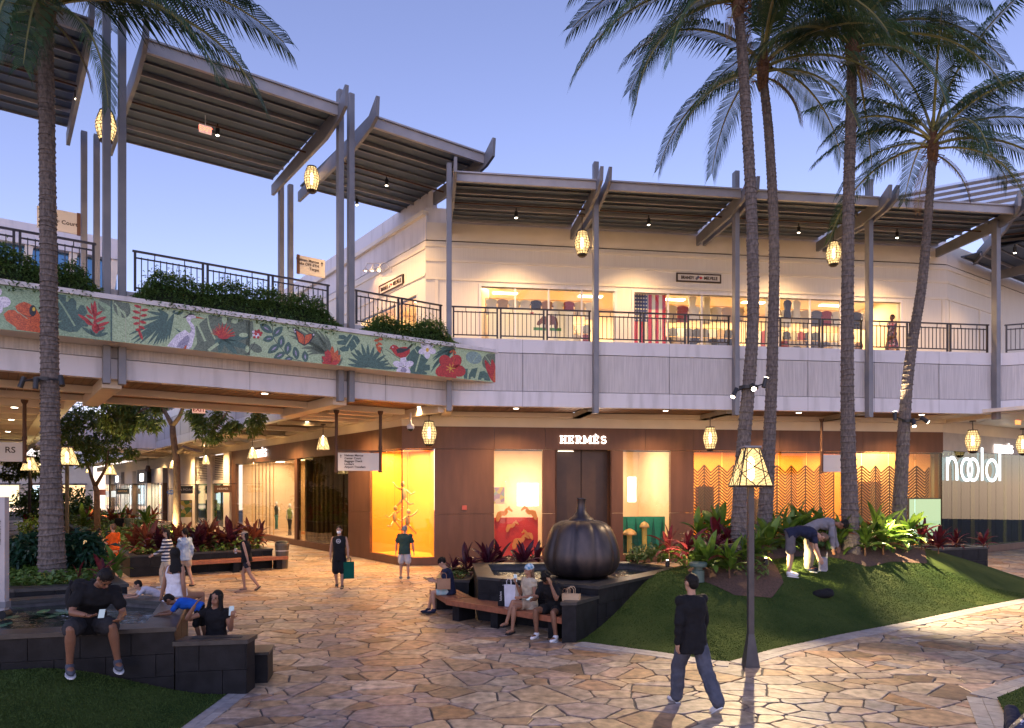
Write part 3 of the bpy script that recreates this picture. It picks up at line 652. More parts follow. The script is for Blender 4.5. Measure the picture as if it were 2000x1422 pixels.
# right-hand roofs beyond the last post
RC=Fr(FF.w(POSTS[4]+.3,-3.3),-20)
canopy(RC,'canopy at the far right over the next bridge',.1,7,-.6,4.6,12.7,13.0,8,[.0],[],tipup=.3)
canopy(RU,'canopy over the right wing gallery behind the last post',1.0,10,-4.4,-.1,12.35,12.6,7,[4.0],[],tipup=.0)
sk=empty('glass_roof',FF.w(POSTS[4]-3.2,2.0),R(-14),'pale blue glazed louvre roof rising at the right edge','roof')
for k in range(7):
    MB().obox((0,k*.5,13.5+k*.42),(14,k*.5,15.0+k*.42),.5,.1).build('louvre',mk('louvre_blue',(.42,.5,.62),rough=.3,metal=.3) if k==0 else bpy.data.materials['louvre_blue'],sk)
for x in (1,6,11): MB().obox((x,-.1,12.6),(x,3.4,16.6),.2,.2).build('rafter',m_steellt,sk)

# ---------------------------------------------------------------- railings
def railing(fr,x0,x1,y,z0,nb,label,z1=None,name='balustrade',sides=()):
    c=empty(name,fr.w(0,0),fr.a,label,'railing','dark metal balustrades of the upper level'); h=1.0
    def r(nm,*a): return MB().box(*a).build(nm,m_rail,c)
    r('top_rail',x0,x1,y-.035,y+.035,z0+h,z0+h+.045)
    bal=MB().box(-.011,.011,-.011,.011,0,h-.2).mesh('baluster',m_rail); post=MB().box(-.028,.028,-.028,.028,0,h).mesh('post',m_rail)
    hang=MB().box(-.011,.011,-.011,.011,0,.12).mesh('hanger',m_rail)
    for i in range(nb):
        a=x0+(x1-x0)*i/nb+.06; b=x0+(x1-x0)*(i+1)/nb-.06
        for x in (a,b): put('post',post,c,(x,y,z0))
        r('mid_rail',a,b,y-.018,y+.018,z0+h-.16,z0+h-.125); r('bottom_rail',a,b,y-.02,y+.02,z0+.07,z0+.11)
        n=max(3,round((b-a)/.145))
        for k in range(1,n): put('baluster',bal,c,(a+(b-a)*k/n,y,z0+.09))
        for t in (.28,.72): put('hanger',hang,c,(a+(b-a)*t,y,z0+h-.125))
    return c
wh=['left of the first gallery post','between the first two gallery posts','behind the palm trunks','below the fourth canopy bay']
for i in range(4):
    railing(FF,POSTS[i]+.1,POSTS[i+1]-.1,OV+.1,Z2+.03,3,f'dark balustrade along the front gallery, {["between the bridge and the second post","between the second and third posts","between the third and fourth posts","between the fourth and last posts"][i]}')
railing(BF,-16.5,-10.05,.08,7.92,4,'dark balustrade on the bridge left of the twin posts'); railing(BF,-9.25,-4.0,.08,7.92,3,'dark balustrade on the bridge above the long hedge'); railing(BF,-3.2,-.1,.08,7.92,2,'dark balustrade on the bridge above the right hedge')
railing(BF,-16.5,-4.0,5.3,7.92,6,'far side balustrade of the bridge seen against the sky')
railing(LF,-58,-2.2,OV+.1,Z2+.03,16,'long dark balustrade of the left wing gallery')
railing(QF,.1,5.5,.1,Z2+.03,3,'short balustrade at the far right edge')

# ---------------------------------------------------------------- mosaic mural, drawn piece by piece as thin tesserae panels
mural=empty('mosaic_mural',BF.w(0,-.84),BF.a,'green mosaic mural of red tropical flowers, birds and leaves on the bridge side','mural')
def mos(name,c,c2=None):
    """glass tesserae: every tile takes its own shade"""
    m=bpy.data.materials.new('mosaic_'+name); m.use_nodes=True; nt=m.node_tree; b=nt.nodes['Principled BSDF']
    tc=nt.nodes.new('ShaderNodeTexCoord'); vo=nt.nodes.new('ShaderNodeTexVoronoi'); vo.inputs['Scale'].default_value=48
    sp=nt.nodes.new('ShaderNodeSeparateColor'); rp=nt.nodes.new('ShaderNodeValToRGB'); c2=c2 or tuple(v*.55 for v in c)
    rp.color_ramp.elements[0].color=(*c2,1); rp.color_ramp.elements[1].color=(*[min(1,v*1.35) for v in c],1)
    nt.links.new(tc.outputs['Object'],vo.inputs['Vector']); nt.links.new(vo.outputs['Color'],sp.inputs[0]); nt.links.new(sp.outputs[0],rp.inputs[0]); nt.links.new(rp.outputs[0],b.inputs['Base Color'])
    b.inputs['Roughness'].default_value=.35; return m
mo={k:mos(k,*v) for k,v in dict(bg=((.25,.36,.22),(.18,.28,.17)),pale=((.34,.44,.27),(.25,.35,.2)),dark=((.06,.13,.105),(.035,.075,.065)),olive=((.12,.16,.11),(.07,.10,.07)),red=((.42,.035,.03),(.24,.015,.02)),orange=((.5,.11,.03),(.34,.05,.02)),white=((.62,.60,.66),(.44,.42,.54)),black=((.03,.03,.035),(.015,.015,.02)),yellow=((.6,.42,.05),(.5,.3,.03)),grey=((.28,.27,.36),(.18,.17,.26)),blue=((.2,.30,.28),(.13,.21,.20))).items()}
def MX(p,y=0): 
    t,z=BF.xz(p[0],p[1],-.85); return t,z
class Mot:
    def __init__(s,name): s.n=name; s.p=[]
    def poly(s,pts,mat,lay=1): s.p.append(([MX(p) for p in pts],mat,lay)); return s
    def leaf(s,a,b,w,mat,lay=1,bend=0.0,n=8):
        a=V(a);b=V(b);d=b-a;nn=V((-d.y,d.x)).normalized(); up=[];dn=[]
        for i in range(n+1):
            t=i/n; c=a+d*t+nn*bend*4*t*(1-t); ww=w*sin(pi*min(1,t*.93+.03))**.8
            up.append((c+nn*ww)[:]); dn.append((c-nn*ww)[:])
        return s.poly(up+dn[::-1],mat,lay)
    def disc(s,c,rx,ry,mat,lay=1,rot=0,n=14): return s.poly([(c[0]+rx*cos(t)*cos(rot)-ry*sin(t)*sin(rot),c[1]+rx*cos(t)*sin(rot)+ry*sin(t)*cos(rot)) for t in (2*pi*i/n for i in range(n))],mat,lay)
    def line(s,pts,w,mat,lay=1):
        for i in range(len(pts)-1):
            a=V(pts[i]);b=V(pts[i+1]);nn=V((-(b-a).y,(b-a).x)).normalized()*w/2; s.poly([(a+nn)[:],(b+nn)[:],(b-nn)[:],(a-nn)[:]],mat,lay)
        return s
    def fan(s,c,tips,w,mat,lay=1,bend=0):
        for t in tips: s.leaf(c,t,w,mat,lay,bend)
        return s
    def flower(s,c,r,n,pw,mat,lay=1,a0=0,pl=1.0):
        for i in range(n):
            a=a0+2*pi*i/n; s.disc((c[0]+cos(a)*r*.55,c[1]+sin(a)*r*.55),r*.5*pl,r*pw,mat,lay+.15*(i%2),a)
        return s
    def done(s):
        lo,hi=6.413,7.398; names=[]; b=MB()
        for pts,mat,lay in s.p:
            if mat not in names: names.append(mat)
            b.cur=names.index(mat)
            q=clip(clip([(x,z) for x,z in pts],0,1,hi),0,-1,-lo); q=clip(q,1,0,ME-.012)
            if len(q)<3: continue
            if area(q)<0: q=q[::-1]
            d=-.003*lay-.006
            n=len(q); b.add([(x,d,z) for x,z in q]+[(x,-.004,z) for x,z in q],[tuple(range(n))]+[(i,n+i,n+(i+1)%n,(i+1)%n)[::-1] for i in range(n)])
        return b.build(s.n,[mo[k] for k in names],mural)
MB().box(BL,BF.x(216,-.85),-.005,0,6.41,7.40).build('panel',mo['bg'],mural); MB().box(BF.x(219,-.85),BF.x(245,-.85),-.005,0,6.41,7.40).build('panel',mo['pale'],mural); MB().box(BF.x(245.6,-.85),BF.x(726,-.85),-.005,0,6.41,7.40).build('panel',mo['pale'],mural); MB().box(BF.x(726.5,-.85),ME-.01,-.005,0,6.41,7.40).build('panel',mo['pale'],mural)
MB().box(BF.x(216,-.85),BF.x(219,-.85),-.012,0,6.41,7.40).build('seam_strip',mo['dark'],mural)
K1=lambda *a:[(x/8,540+y/8) for x,y in a]; K2=lambda *a:[(210+x/7.143,560+y/7.143) for x,y in a]; K3=lambda *a:[(480+x/7.692,600+y/7.692) for x,y in a]; K4=lambda *a:[(720+x/7.692,640+y/7.692) for x,y in a]
Mot('white_flower').disc((6,590),15,11,'white',1).disc((-3,604),9,9,'white',1.2).disc((-6,570),10,9,'white',1.2).done()
Mot('hibiscus').poly(K1((55,590),(130,525),(230,525),(300,600),(235,470),(300,420),(380,395),(470,430),(560,500),(700,720),(800,780),(812,890),(620,880),(260,830),(250,795),(100,690)),'orange',1).line(K1((230,520),(430,660)),1.2,'pale',2).line(K1((370,610),(500,630)),1,'black',2.2).done()
Mot('butterfly').disc((99,616),5,8,'black',2).disc((97,616),3.4,4.5,'yellow',2.4).disc((64,607),7,11,'black',2).disc((66,604),3,4,'yellow',2.4).done()
Mot('monstera_leaf').poly(K1((765,300),(850,265),(1030,290),(1028,390),(1060,395),(1090,350),(1150,340),(1195,400),(1190,510),(1215,520),(1250,450),(1310,450),(1365,560),(1310,640),(1400,690),(1370,785),(1290,780),(1210,860),(1090,872),(950,830),(850,740),(990,690),(760,690),(760,590),(880,585),(780,540),(760,430),(890,440),(765,370)),'dark',1).line(K1((850,270),(1000,490),(1170,775)),3.2,'bg',2).done()
h=Mot('heliconia')
for tip,base,w in (((1480,380),(1480,700),34),((1425,410),(1470,620),22),((1350,460),(1440,600),20),((1600,540),(1470,620),22),((1345,600),(1460,660),22),((1660,630),(1450,720),30),((1220,590),(1440,740),26),((1710,710),(1460,800),28),((1330,690),(1450,760),30),((1640,795),(1480,850),24),((1510,890),(1480,720),60)): h.leaf(K1(tip)[0],K1(base)[0],w/8,'red',2)
h.fan((187,657),K1((1280,790),(1640,800),(1690,880),(1400,820)),3.4,'dark',1.2); h.done()
Mot('monstera_leaf').disc((206,592),14,17,'olive',1,.5).leaf((191,588),(225,612),5,'bg',1.6).leaf((205,600),(212,625),2.5,'bg',1.6).done()
Mot('monstera_leaf').disc((238,600),16,22,'olive',1,-.4).line([(224,592),(246,618)],2.5,'pale',1.6).leaf((229,598),(237,625),3,'pale',1.7).leaf((236,588),(250,590),2.5,'pale',1.7).leaf((240,606),(246,620),2.5,'pale',1.7).done()
h=Mot('hanging_heliconia').line(K2((465,260),(440,560),(490,740)),1.2,'red',2)
for a,b_ in (((370,255),(465,290)),((570,320),(468,330)),((350,335),(455,370)),((555,395),(460,405)),((340,425),(450,445)),((540,510),(450,480)),((360,520),(445,505)),((520,590),(440,550)),((390,600),(460,600)),((490,740),(430,600))): h.leaf(K2(a)[0],K2(b_)[0],2.8,'red',2.2)
h.done()
h=Mot('palm_leaf'); tips=K2((560,345),(700,310),(460,465),(305,665),(330,745),(370,785),(450,790),(560,800),(640,815),(735,790),(815,760),(860,730),(1060,345),(905,345),(775,780),(690,800))
for i,t in enumerate(tips): h.leaf(K2((930,370))[0] if i>8 else K2((850,390))[0],t,3.2,'dark',1+.05*i,bend=2 if i>8 else -1.5)
h.done()
Mot('heron').poly(K2((830,830),(900,740),(960,670),(1080,600),(1140,650),(1150,640),(1170,600),(1150,540),(1110,480),(1090,420),(1120,390),(1190,385),(1235,420),(1235,440),(1170,445),(1155,480),(1205,540),(1220,600),(1215,680),(1190,780),(1170,850),(1130,870),(960,855)),'white',3).poly(K2((960,840),(1010,760),(1120,670),(1150,720),(1100,850),(1060,865)),'grey',3.4).poly(K2((1235,415),(1355,445),(1235,440)),'orange',3.4).poly(K2((1045,435),(1100,405),(1150,375),(1205,380),(1215,395),(1130,395),(1100,430)),'black',3.6).poly(K2((1060,865),(1085,820),(1105,820),(1095,868)),'orange',3.6).poly(K2((930,570),(1025,625),(1000,640)),'dark',2).line(K2((1165,560),(1180,600),(1150,640)),1.6,'grey',3.5).done()
h=Mot('broad_leaf').poly(K2((1420,395),(1990,465),(1990,960),(1190,880),(1250,800),(1230,560),(1370,440)),'olive',1).line(K2((1240,480),(1300,620),(1365,760)),4,'pale',1.6).line(K2((1390,400),(1420,560),(1500,735)),3,'pale',1.6).line(K2((1545,790),(1410,890)),6,'pale',1.6).disc(K2((1775,480))[0],7,5,'pale',1.6).disc(K2((1630,465))[0],5,8,'pale',1.6).disc(K2((1895,675))[0],9,4.5,'pale',1.6).disc(K2((1950,870))[0],4,7,'pale',1.6); h.fan(K2((1600,730))[0],K2((1500,800),(1990,860),(1800,930),(1560,920),(1970,700)),6,'dark',1.3); h.done()
h=Mot('pincushion_flower')
for i in range(26):
    a=R(-160+i*6.2); h.leaf(K2((1610,700))[0],(K2((1610,690))[0][0]+cos(a)*25,K2((1610,700))[0][1]+sin(a)*27*(.75+.3*(i%3)/2)),1.0,'red' if i%4 else 'orange',2+.02*i)
h.disc(K2((1620,690))[0],12,6,'red',2.2).done()
h=Mot('blossom_cluster').poly([(480,626),(494,628),(496,650),(487,665),(488,690),(480,696)],'olive',1)
for i in range(15): a=i*2.4; h.disc((502+cos(a)*1.0*sqrt(i)*2.4,652+sin(a)*sqrt(i)*2.2),2.6,2.6,'red' if i%3 else 'white',2+.03*i)
h.disc((500,680),13,8,'olive',1.2,.5).line([(484,692),(498,668)],1,'black',1.7).done()
h=Mot('leafy_branch').line(K3((405,260),(400,400),(440,500),(590,690),(720,780),(850,815)),1,'black',1.5)
for a,b_,w in (((215,255),(395,380),7.5),((550,295),(410,440),7.5),((260,490),(425,460),6.5),((545,425),(520,610),7),((335,690),(505,560),7),((645,520),(620,710),7),((420,775),(590,680),6.5),((735,595),(770,780),6.5),((885,660),(900,820),6.5),((580,790),(710,765),5)):
    h.leaf(K3(a)[0],K3(b_)[0],w,'dark',2); pa,pb=V(K3(a)[0]),V(K3(b_)[0]); h.leaf((pa.lerp(pb,.3))[:],(pa.lerp(pb,.75))[:],1.6,'grey',2.5)
h.done()
h=Mot('palm_leaf'); 
for t in ((640,355),(650,425),(705,465),(840,620),(920,670),(860,600),(690,300),(840,310),(960,330),(1090,350),(1190,410),(1300,620),(1000,330),(930,720),(1150,840)): h.leaf(K3((1250,720))[0],K3(t)[0],2.8,'olive',1.1,bend=5)
h.done()
Mot('butterfly').poly(K3((705,320),(780,345),(870,410),(885,440),(930,400),(1010,390),(1030,440),(975,520),(900,575),(875,580),(860,570),(790,530),(760,440)),'black',2.4).poly(K3((755,350),(860,415),(880,470),(870,560),(800,520),(775,440)),'orange',2.8).poly(K3((985,400),(900,420),(885,470),(885,565),(940,530),(990,460)),'orange',2.8).disc(K3((728,340))[0],1.6,1.6,'white',3.2).disc(K3((742,370))[0],1.5,1.5,'white',3.2).disc(K3((1018,415))[0],1.5,1.5,'white',3.2).done()
h=Mot('torch_ginger')
for t in ((1300,590),(1230,640),(1380,650),(1420,720),(1195,660),(1145,740),(1150,830),(1420,780),(1250,700),(1340,700),(1300,680),(1390,800)): h.leaf(K3((1290,870))[0],K3(t)[0],5,'red' if t[0]%20 else 'orange',2+t[1]/1000)
h.fan(K3((1400,880))[0],K3((1455,750),(1410,640),(1380,600)),2,'olive',1.4); h.done()
h=Mot('monstera_leaf').poly(K3((1400,420),(1480,415),(1520,450),(1560,400),(1680,440),(1720,510),(1660,600),(1580,670),(1560,600),(1540,660),(1450,670),(1400,620),(1500,570),(1380,560),(1370,510),(1490,490),(1390,470)),'dark',1).line(K3((1610,420),(1500,590)),2.4,'pale',1.8).line(K3((1620,490),(1680,590)),1.6,'pale',1.8).done()
h=Mot('agave')
for t in ((1540,770),(1580,680),(1630,620),(1740,550),(1835,560),(1930,590),(2010,640),(2060,600),(2100,720),(2140,800),(1540,860),(1680,640),(1990,660),(2300,920),(2160,850)): h.leaf(K3((1840,900))[0],K3(t)[0],3.4,'dark',1.3+t[0]/5000)
h.done()
h=Mot('small_heliconia').line(K4((105,160),(110,300)),.8,'dark',1.5).line(K4((190,290),(230,450),(400,640)),.8,'black',1.5).line(K4((250,320),(470,470)),.8,'black',1.4)
for a,b_ in (((80,195),(160,190)),((215,180),(145,165)),((205,260),(135,225)),((105,265),(160,255)),((180,385),(120,275)),((190,340),(150,280))): h.leaf(K4(a)[0],K4(b_)[0],2.5,'orange',2)
h.done()
Mot('red_bird').poly(K4((310,330),(330,280),(370,255),(420,270),(450,300),(550,285),(590,300),(620,330),(615,380),(560,440),(480,455),(410,420),(370,370),(335,320)),'red',3).poly(K4((410,330),(470,305),(570,315),(640,250),(668,240),(655,275),(590,340),(500,375),(430,385)),'black',3.4).disc(K4((362,295))[0],1.4,1.4,'white',3.6).done()
Mot('monstera_leaf').poly(K4((560,470),(640,350),(690,310),(740,270),(790,300),(800,400),(870,470),(900,480),(850,550),(920,560),(920,640),(830,650),(880,680),(870,705),(600,690),(650,560)),'dark',1.2).line(K4((775,400),(705,660)),3,'pale',1.8).line(K4((690,310),(735,385)),1.6,'pale',1.8).done()
Mot('plumeria').flower(K4((880,330))[0],17,5,.34,'white',2.4,.3).disc(K4((880,335))[0],3,4,'yellow',3.2).done()
Mot('orchid').flower(K4((520,575))[0],20,5,.30,'white',2.4,-pi/2).disc(K4((525,640))[0],6,5,'grey',3.2).line(K4((450,575),(520,600),(560,580)),1,'black',3.2).done()
h=Mot('palm_leaf')
for t in ((940,660),(960,600),(970,500),(960,470),(1000,400),(1050,720),(1010,690),(1060,330),(1190,440),(1320,440)): h.leaf(K4((1300,320))[0],K4(t)[0],2.4,'dark',1.2,bend=4)
h.done()
h=Mot('hibiscus').flower(K4((1230,610))[0],29,5,.40,'red',2.4,.3)
for i in range(7): a=i*.9; h.line([K4((1230,610))[0],(K4((1230,610))[0][0]+cos(a)*9,K4((1230,610))[0][1]+sin(a)*9)],1.1,'yellow',3.4)
h.line(K4((1240,600),(1285,480),(1265,350)),1.6,'orange',3.5)
for c in ((1250,350),(1230,365),(1300,380),(1275,345),(1290,360)): h.disc(K4(c)[0],1.8,1.8,'orange',3.7)
h.done()
Mot('monstera_leaf').disc(K4((1580,450))[0],16,12,'blue',1,.3).line(K4((1660,380),(1560,520)),1,'pale',1.4).disc(K4((1830,510))[0],16,17,'olive',1.1,.7).line(K4((1730,390),(1850,560)),1.2,'pale',1.5).done()
h=Mot('monstera_leaf').poly(K4((1430,615),(1490,615),(1480,770),(1430,765)),'dark',1).poly(K4((1510,700),(1550,620),(1640,600),(1600,760),(1500,775)),'dark',1).poly(K4((1640,780),(1670,660),(1740,650),(1800,700),(1830,800)),'dark',1).disc(K4((1555,760))[0],3,3,'pale',1.6).disc(K4((1715,780))[0],3,3.4,'pale',1.6).done()
h=Mot('bird_of_paradise')
for t in ((1750,490),(1855,480),(1945,560),(1800,600),(1920,640)): h.leaf(K4((1900,830))[0],K4(t)[0],5.5,'red' if t[0]<1900 else 'orange',2+t[0]/4000)
h.done()
# ---------------------------------------------------------------- shop interiors (rooms behind the glass, lit by their own ceiling panels)
m_room=mk('room_cream',(.70,.52,.34),(.74,.56,.38),scale=2,rough=.7); m_roomfl=mk('room_floor',(.35,.24,.16),rough=.3); m_amber=mk('amber_wall',(.75,.42,.13),(.62,.32,.09),scale=.8,rough=.7)
m_orange=mk('orange_display',(.82,.32,.03),rough=.6); m_red=mk('red_display',(.62,.04,.03),rough=.5); m_greend=mk('green_display',(.03,.28,.15),(.02,.2,.11),rough=.5); m_gold=mk('gold_wood',(.62,.36,.12),rough=.4)
m_panelL=emi('ceiling_panel',(1,.78,.5),6)
def room(fr,label,x0,x1,y0,y1,z0,z1,wall,power,color=WARM2,light=None,name='shop_interior',cat='interior'):
    r=empty(name,fr.w(0,0),fr.a,label,cat)
    for nm,a in (('floor',(x0,x1,y0,y1,z0-.05,z0)),('ceiling',(x0,x1,y0,y1,z1,z1+.05)),('back_wall',(x0,x1,y1,y1+.08,z0,z1)),('side_wall',(x0-.08,x0,y0,y1,z0,z1)),('side_wall',(x1,x1+.08,y0,y1,z0,z1))):
        MB().box(*a).build(nm,m_roomfl if nm=='floor' else wall,r)
    n=max(1,round((x1-x0)/4))
    for i in range(n):
        xc=x0+(x1-x0)*(i+.5)/n; yc=(y0+y1)/2
        MB().box(xc-.5,xc+.5,yc-.12,yc+.12,z1-.03,z1-.001).build('ceiling_light',m_panelL,r)
        lamp('ceiling_lamp','AREA',(xc,yc,z1-.06),power,color,r,size=((x1-x0)/n*.7,(y1-y0)*.5))
    return r
# corner vitrine
vt=empty('corner_vitrine',FF.w(0,0),FF.a,'glowing orange corner display window with hanging wooden puppets','display')
pl=[FF.loc(p) for p in (FF.w(s1-.02,.1),FF.w(s1-.15,1.9),LF.w(l1+.15,1.7),LF.w(l1+.02,.1))]
b=MB()
for i in range(3):
    a,c=pl[i],pl[i+1]; b.add([(a[0],a[1],.3),(c[0],c[1],.3),(c[0],c[1],4.4),(a[0],a[1],4.4)],[(0,1,2,3)])
b.build('back_wall',m_orange,vt); fl=[FF.loc(p) for p in (FF.w(.05,.08),FF.w(s1-.02,.08),FF.w(s1-.15,1.9),LF.w(l1+.15,1.7),LF.w(l1+.02,.08))]
MB().slab(fl[::-1] if area(fl)<0 else fl,.2,.3).build('floor',m_orange,vt); MB().slab(fl[::-1] if area(fl)<0 else fl,4.36,4.42).build('ceiling',m_cream,vt)
q_=FF.loc(LF.w(-1.9,.8)); lamp('display_lamp','AREA',(q_[0],q_[1],4.3),75,(1,.66,.3),vt,size=.8); lamp('display_lamp','AREA',(.35,.75,4.3),95,(1,.62,.2),vt,size=.8); lamp('display_lamp','SPOT',(s1-.3,.4,4.2),150,(1,.6,.15),vt,spot=70,target=(s1-.2,1.5,1))
def puppet(name,label,px,py,d,k,rz,flip=1):
    t,z=FF.xz(px,py,d); o=empty(name,FF.w(t,d,z),FF.a+rz,label,'puppet')
    b=MB(); b.ell((0,0,0),.12*k,.09*k,.26*k); b.build('torso',m_gold,o,smooth=True)
    b=MB(); b.ell((.05*flip*k,0,.42*k),.1*k,.1*k,.13*k); b.build('head',m_gold,o,smooth=True)
    for sgn in (-1,1):
        MB().tube([(.08*sgn*k,0,.18*k),(.32*sgn*k,0,(.3 if sgn==flip else -.02)*k),(.5*sgn*k,0,(.52 if sgn==flip else .1)*k)],[.045*k,.035*k,.025*k]).build('arm',m_gold,o,smooth=True)
        MB().tube([(.06*sgn*k,0,-.2*k),(.22*sgn*k,0,-.42*k),(.42*sgn*k,0,-.62*k if sgn==flip else -.4*k)],[.055*k,.045*k,.03*k]).build('leg',m_gold,o,smooth=True)
    MB().tube([(0,0,.5*k),(0,0,4.3-z)],.006,4).build('string',m_black,o)
puppet('puppet','golden wooden puppet dancing low in the orange corner display',796,1017,.7,.8,.1); puppet('puppet','golden wooden puppet hanging high in the orange corner display',789,965,.9,.9,-.3,-1); puppet('puppet','pale wooden puppet near the left pane of the orange corner display',771,1010,.8,.8,.6)
# boutique behind the two front windows
room(FF,'warm cream boutique interior behind the entrance windows',s2-.6,s7+.5,.55,5.5,.06,4.7,m_room,110)
rd=empty('display_stand',FF.w(0,0),FF.a,'red window display with orange wooden horses','display')
MB().box(s2+.05,s3-.12,.35,.45,.3,1.75).build('red_panel',m_red,rd); MB().box(s2+.02,s3-.1,.2,1.2,.24,.3).build('red_base',m_red,rd)
hs=[(0,0),(.12,.03),(.2,.2),(.3,.32),(.42,.3),(.52,.36),(.62,.5),(.58,.62),(.66,.6),(.82,.5),(.86,.56),(.8,.64),(.7,.74),(.68,.84),(.62,.76),(.5,.7),(.4,.55),(.2,.55),(.05,.5),(-.05,.2)]
m_horse=mk('orange_ply',(.72,.24,.06),rough=.5)
for x,z,k,f in ((s2+.12,1.6,.72,1),(s3-.2,1.65,.7,-1),(s2+.75,.55,.75,1),(s2+.5,1.2,.55,1),(s3-.35,.9,.5,-1)):
    q=[(x+a*k*f,z+b2*k) for a,b2 in hs]; q=q if f>0 else q[::-1]; MB().prism(q,lambda a,b2,d:(a,d,b2),.22,.27).build('horse_cutout',m_horse,rd)
lamp('display_lamp','SPOT',(s2+.9,.12,4.1),170,(1,.75,.5),rd,spot=60,target=(s2+.9,.4,1.0))
gd=empty('display_stand',FF.w(0,0),FF.a,'green zigzag window display with golden mushrooms','display')
MB().box(s6+.1,s7-.05,.5,.58,.3,1.75).build('green_panel',m_greend,gd)
for i in range(5): MB().prism([(s6+.15+i*.36,.35),(s6+.45+i*.36,.35),(s6+.3+i*.36,1.7)],lambda a,b2,d:(a,d,b2),.47,.495).build('green_spike',mk('green_dark',(.012,.1,.06),rough=.5) if i==0 else bpy.data.materials['green_dark'],gd)
for x,z,r in ((s6+.35,1.05,.28),(s6+.95,1.32,.2)):
    b=MB(); b.lathe([(.10,-z+.3),(.1,-.1),(.12,0)],10,(x,.3,z)).build('mushroom_stem',mk('stem_yellow',(.6,.4,.08)) if 'stem_yellow' not in bpy.data.materials else bpy.data.materials['stem_yellow'],gd)
    MB().lathe([(r,0),(r*.95,.08),(r*.7,.17),(r*.3,.23),(.02,.25)],14,(x,.3,z)).build('mushroom_cap',m_gold,gd,smooth=True)
def picture(name,label,fr,px,py,w,h,d,mat,frame=None):
    x,z=fr.xz(px,py,d); o=empty(name,fr.w(x,d,z),fr.a,label,'picture')
    MB().box(-w/2,w/2,-.03,0,-h/2,h/2).build('canvas',mat,o)
    if frame:
        for a in ((-w/2-.05,-w/2,-h/2-.05,h/2+.05),(w/2,w/2+.05,-h/2-.05,h/2+.05)): MB().box(a[0],a[1],-.05,0,a[2],a[3]).build('frame',frame,o)
        for z0 in (-h/2-.05,h/2): MB().box(-w/2,w/2,-.05,0,z0,z0+.05).build('frame',frame,o)
def splash(name,cols,s=4):
    m=bpy.data.materials.new(name); m.use_nodes=True; nt=m.node_tree; b=nt.nodes['Principled BSDF']; tc=nt.nodes.new('ShaderNodeTexCoord'); v=nt.nodes.new('ShaderNodeTexVoronoi'); v.inputs['Scale'].default_value=s
    sp=nt.nodes.new('ShaderNodeSeparateColor'); r=nt.nodes.new('ShaderNodeValToRGB'); e=r.color_ramp.elements; r.color_ramp.interpolation='CONSTANT'
    while len(e)<len(cols): e.new(.5)
    for i,c in enumerate(cols): e[i].position=i/len(cols); e[i].color=(*c,1)
    nt.links.new(tc.outputs['Object'],v.inputs['Vector']); nt.links.new(v.outputs['Color'],sp.inputs[0]); nt.links.new(sp.outputs[0],r.inputs[0]); nt.links.new(r.outputs[0],b.inputs['Base Color']); return m
def screen(name,cols,s,st):
    m=splash(name,cols,s); b=m.node_tree.nodes['Principled BSDF']; l=b.inputs['Base Color'].links[0].from_socket; m.node_tree.links.new(l,b.inputs['Emission Color']); b.inputs['Emission Strength'].default_value=st; return m
m_scr=screen('lightbox',[(1,.92,.85),(1,.8,.85),(.95,.95,.7),(1,1,1),(.75,.9,1)],3,2.6)
picture('lightbox','bright square light box on the wall in the left entrance window',FF,1031,966,.95,1.0,4.6,m_scr); picture('lightbox','narrow bright light box in the right entrance window',FF,1234,956,.36,1.1,4.0,m_scr); picture('poster','small framed poster in the right entrance window',FF,1263,972,.4,.5,5.3,splash('poster_print',[(.5,.3,.2),(.2,.3,.3),(.7,.6,.4),(.1,.1,.1)],9),m_black)
picture('poster','turquoise poster at the left of the left entrance window',FF,975,968,.45,.7,3.0,splash('poster_print2',[(.3,.5,.6),(.6,.6,.3),(.4,.35,.6),(.7,.7,.7)],5))
# chevron screens
room(FF,'amber-lit interior behind the chevron screens',s8,SR-.3,.9,4.2,.06,4.55,m_amber,260,(1,.6,.24))
m_chev=mk('backlit_lattice',(.045,.02,.008),rough=.5,metal=.2)  # gold bars seen against the light, that darkness put into their colour
cs=empty('chevron_screen',FF.w(0,0),FF.a,'row of folded golden chevron lattice screens behind tinted glass','screen')
w_=.62; k=0; x=s8+.04
while x<SR-.5:
    b=MB(); z=.5; fold=.09*(1 if k%2 else -1)
    while z<3.7:
        a=(x,.55,z+.16); c=(x+w_/2,.55+fold,z-.14); d=(x+w_,.55,z+.16); b.obox(a,c,.02,.055); b.obox(c,d,.02,.055); z+=.125
    for xx in (x,x+w_): b.box(xx-.018,xx+.018,.53,.57,.3,3.8)
    if not (L(FF,1640)<x<L(FF,1660)): b.build('lattice_panel',m_chev,cs)
    x+=w_; k+=1
for px,py,w,h in ((1375,975,.7,1.1),(1700,985,1.5,2.0),(1478,1000,.5,1.2)):
    x,z=FF.xz(px,py,2.5); MB().box(x-w/2,x+w/2,2.3,2.6,z-h/2,z+h/2).build('cabinet',m_gold if px>1600 else m_brown,cs)
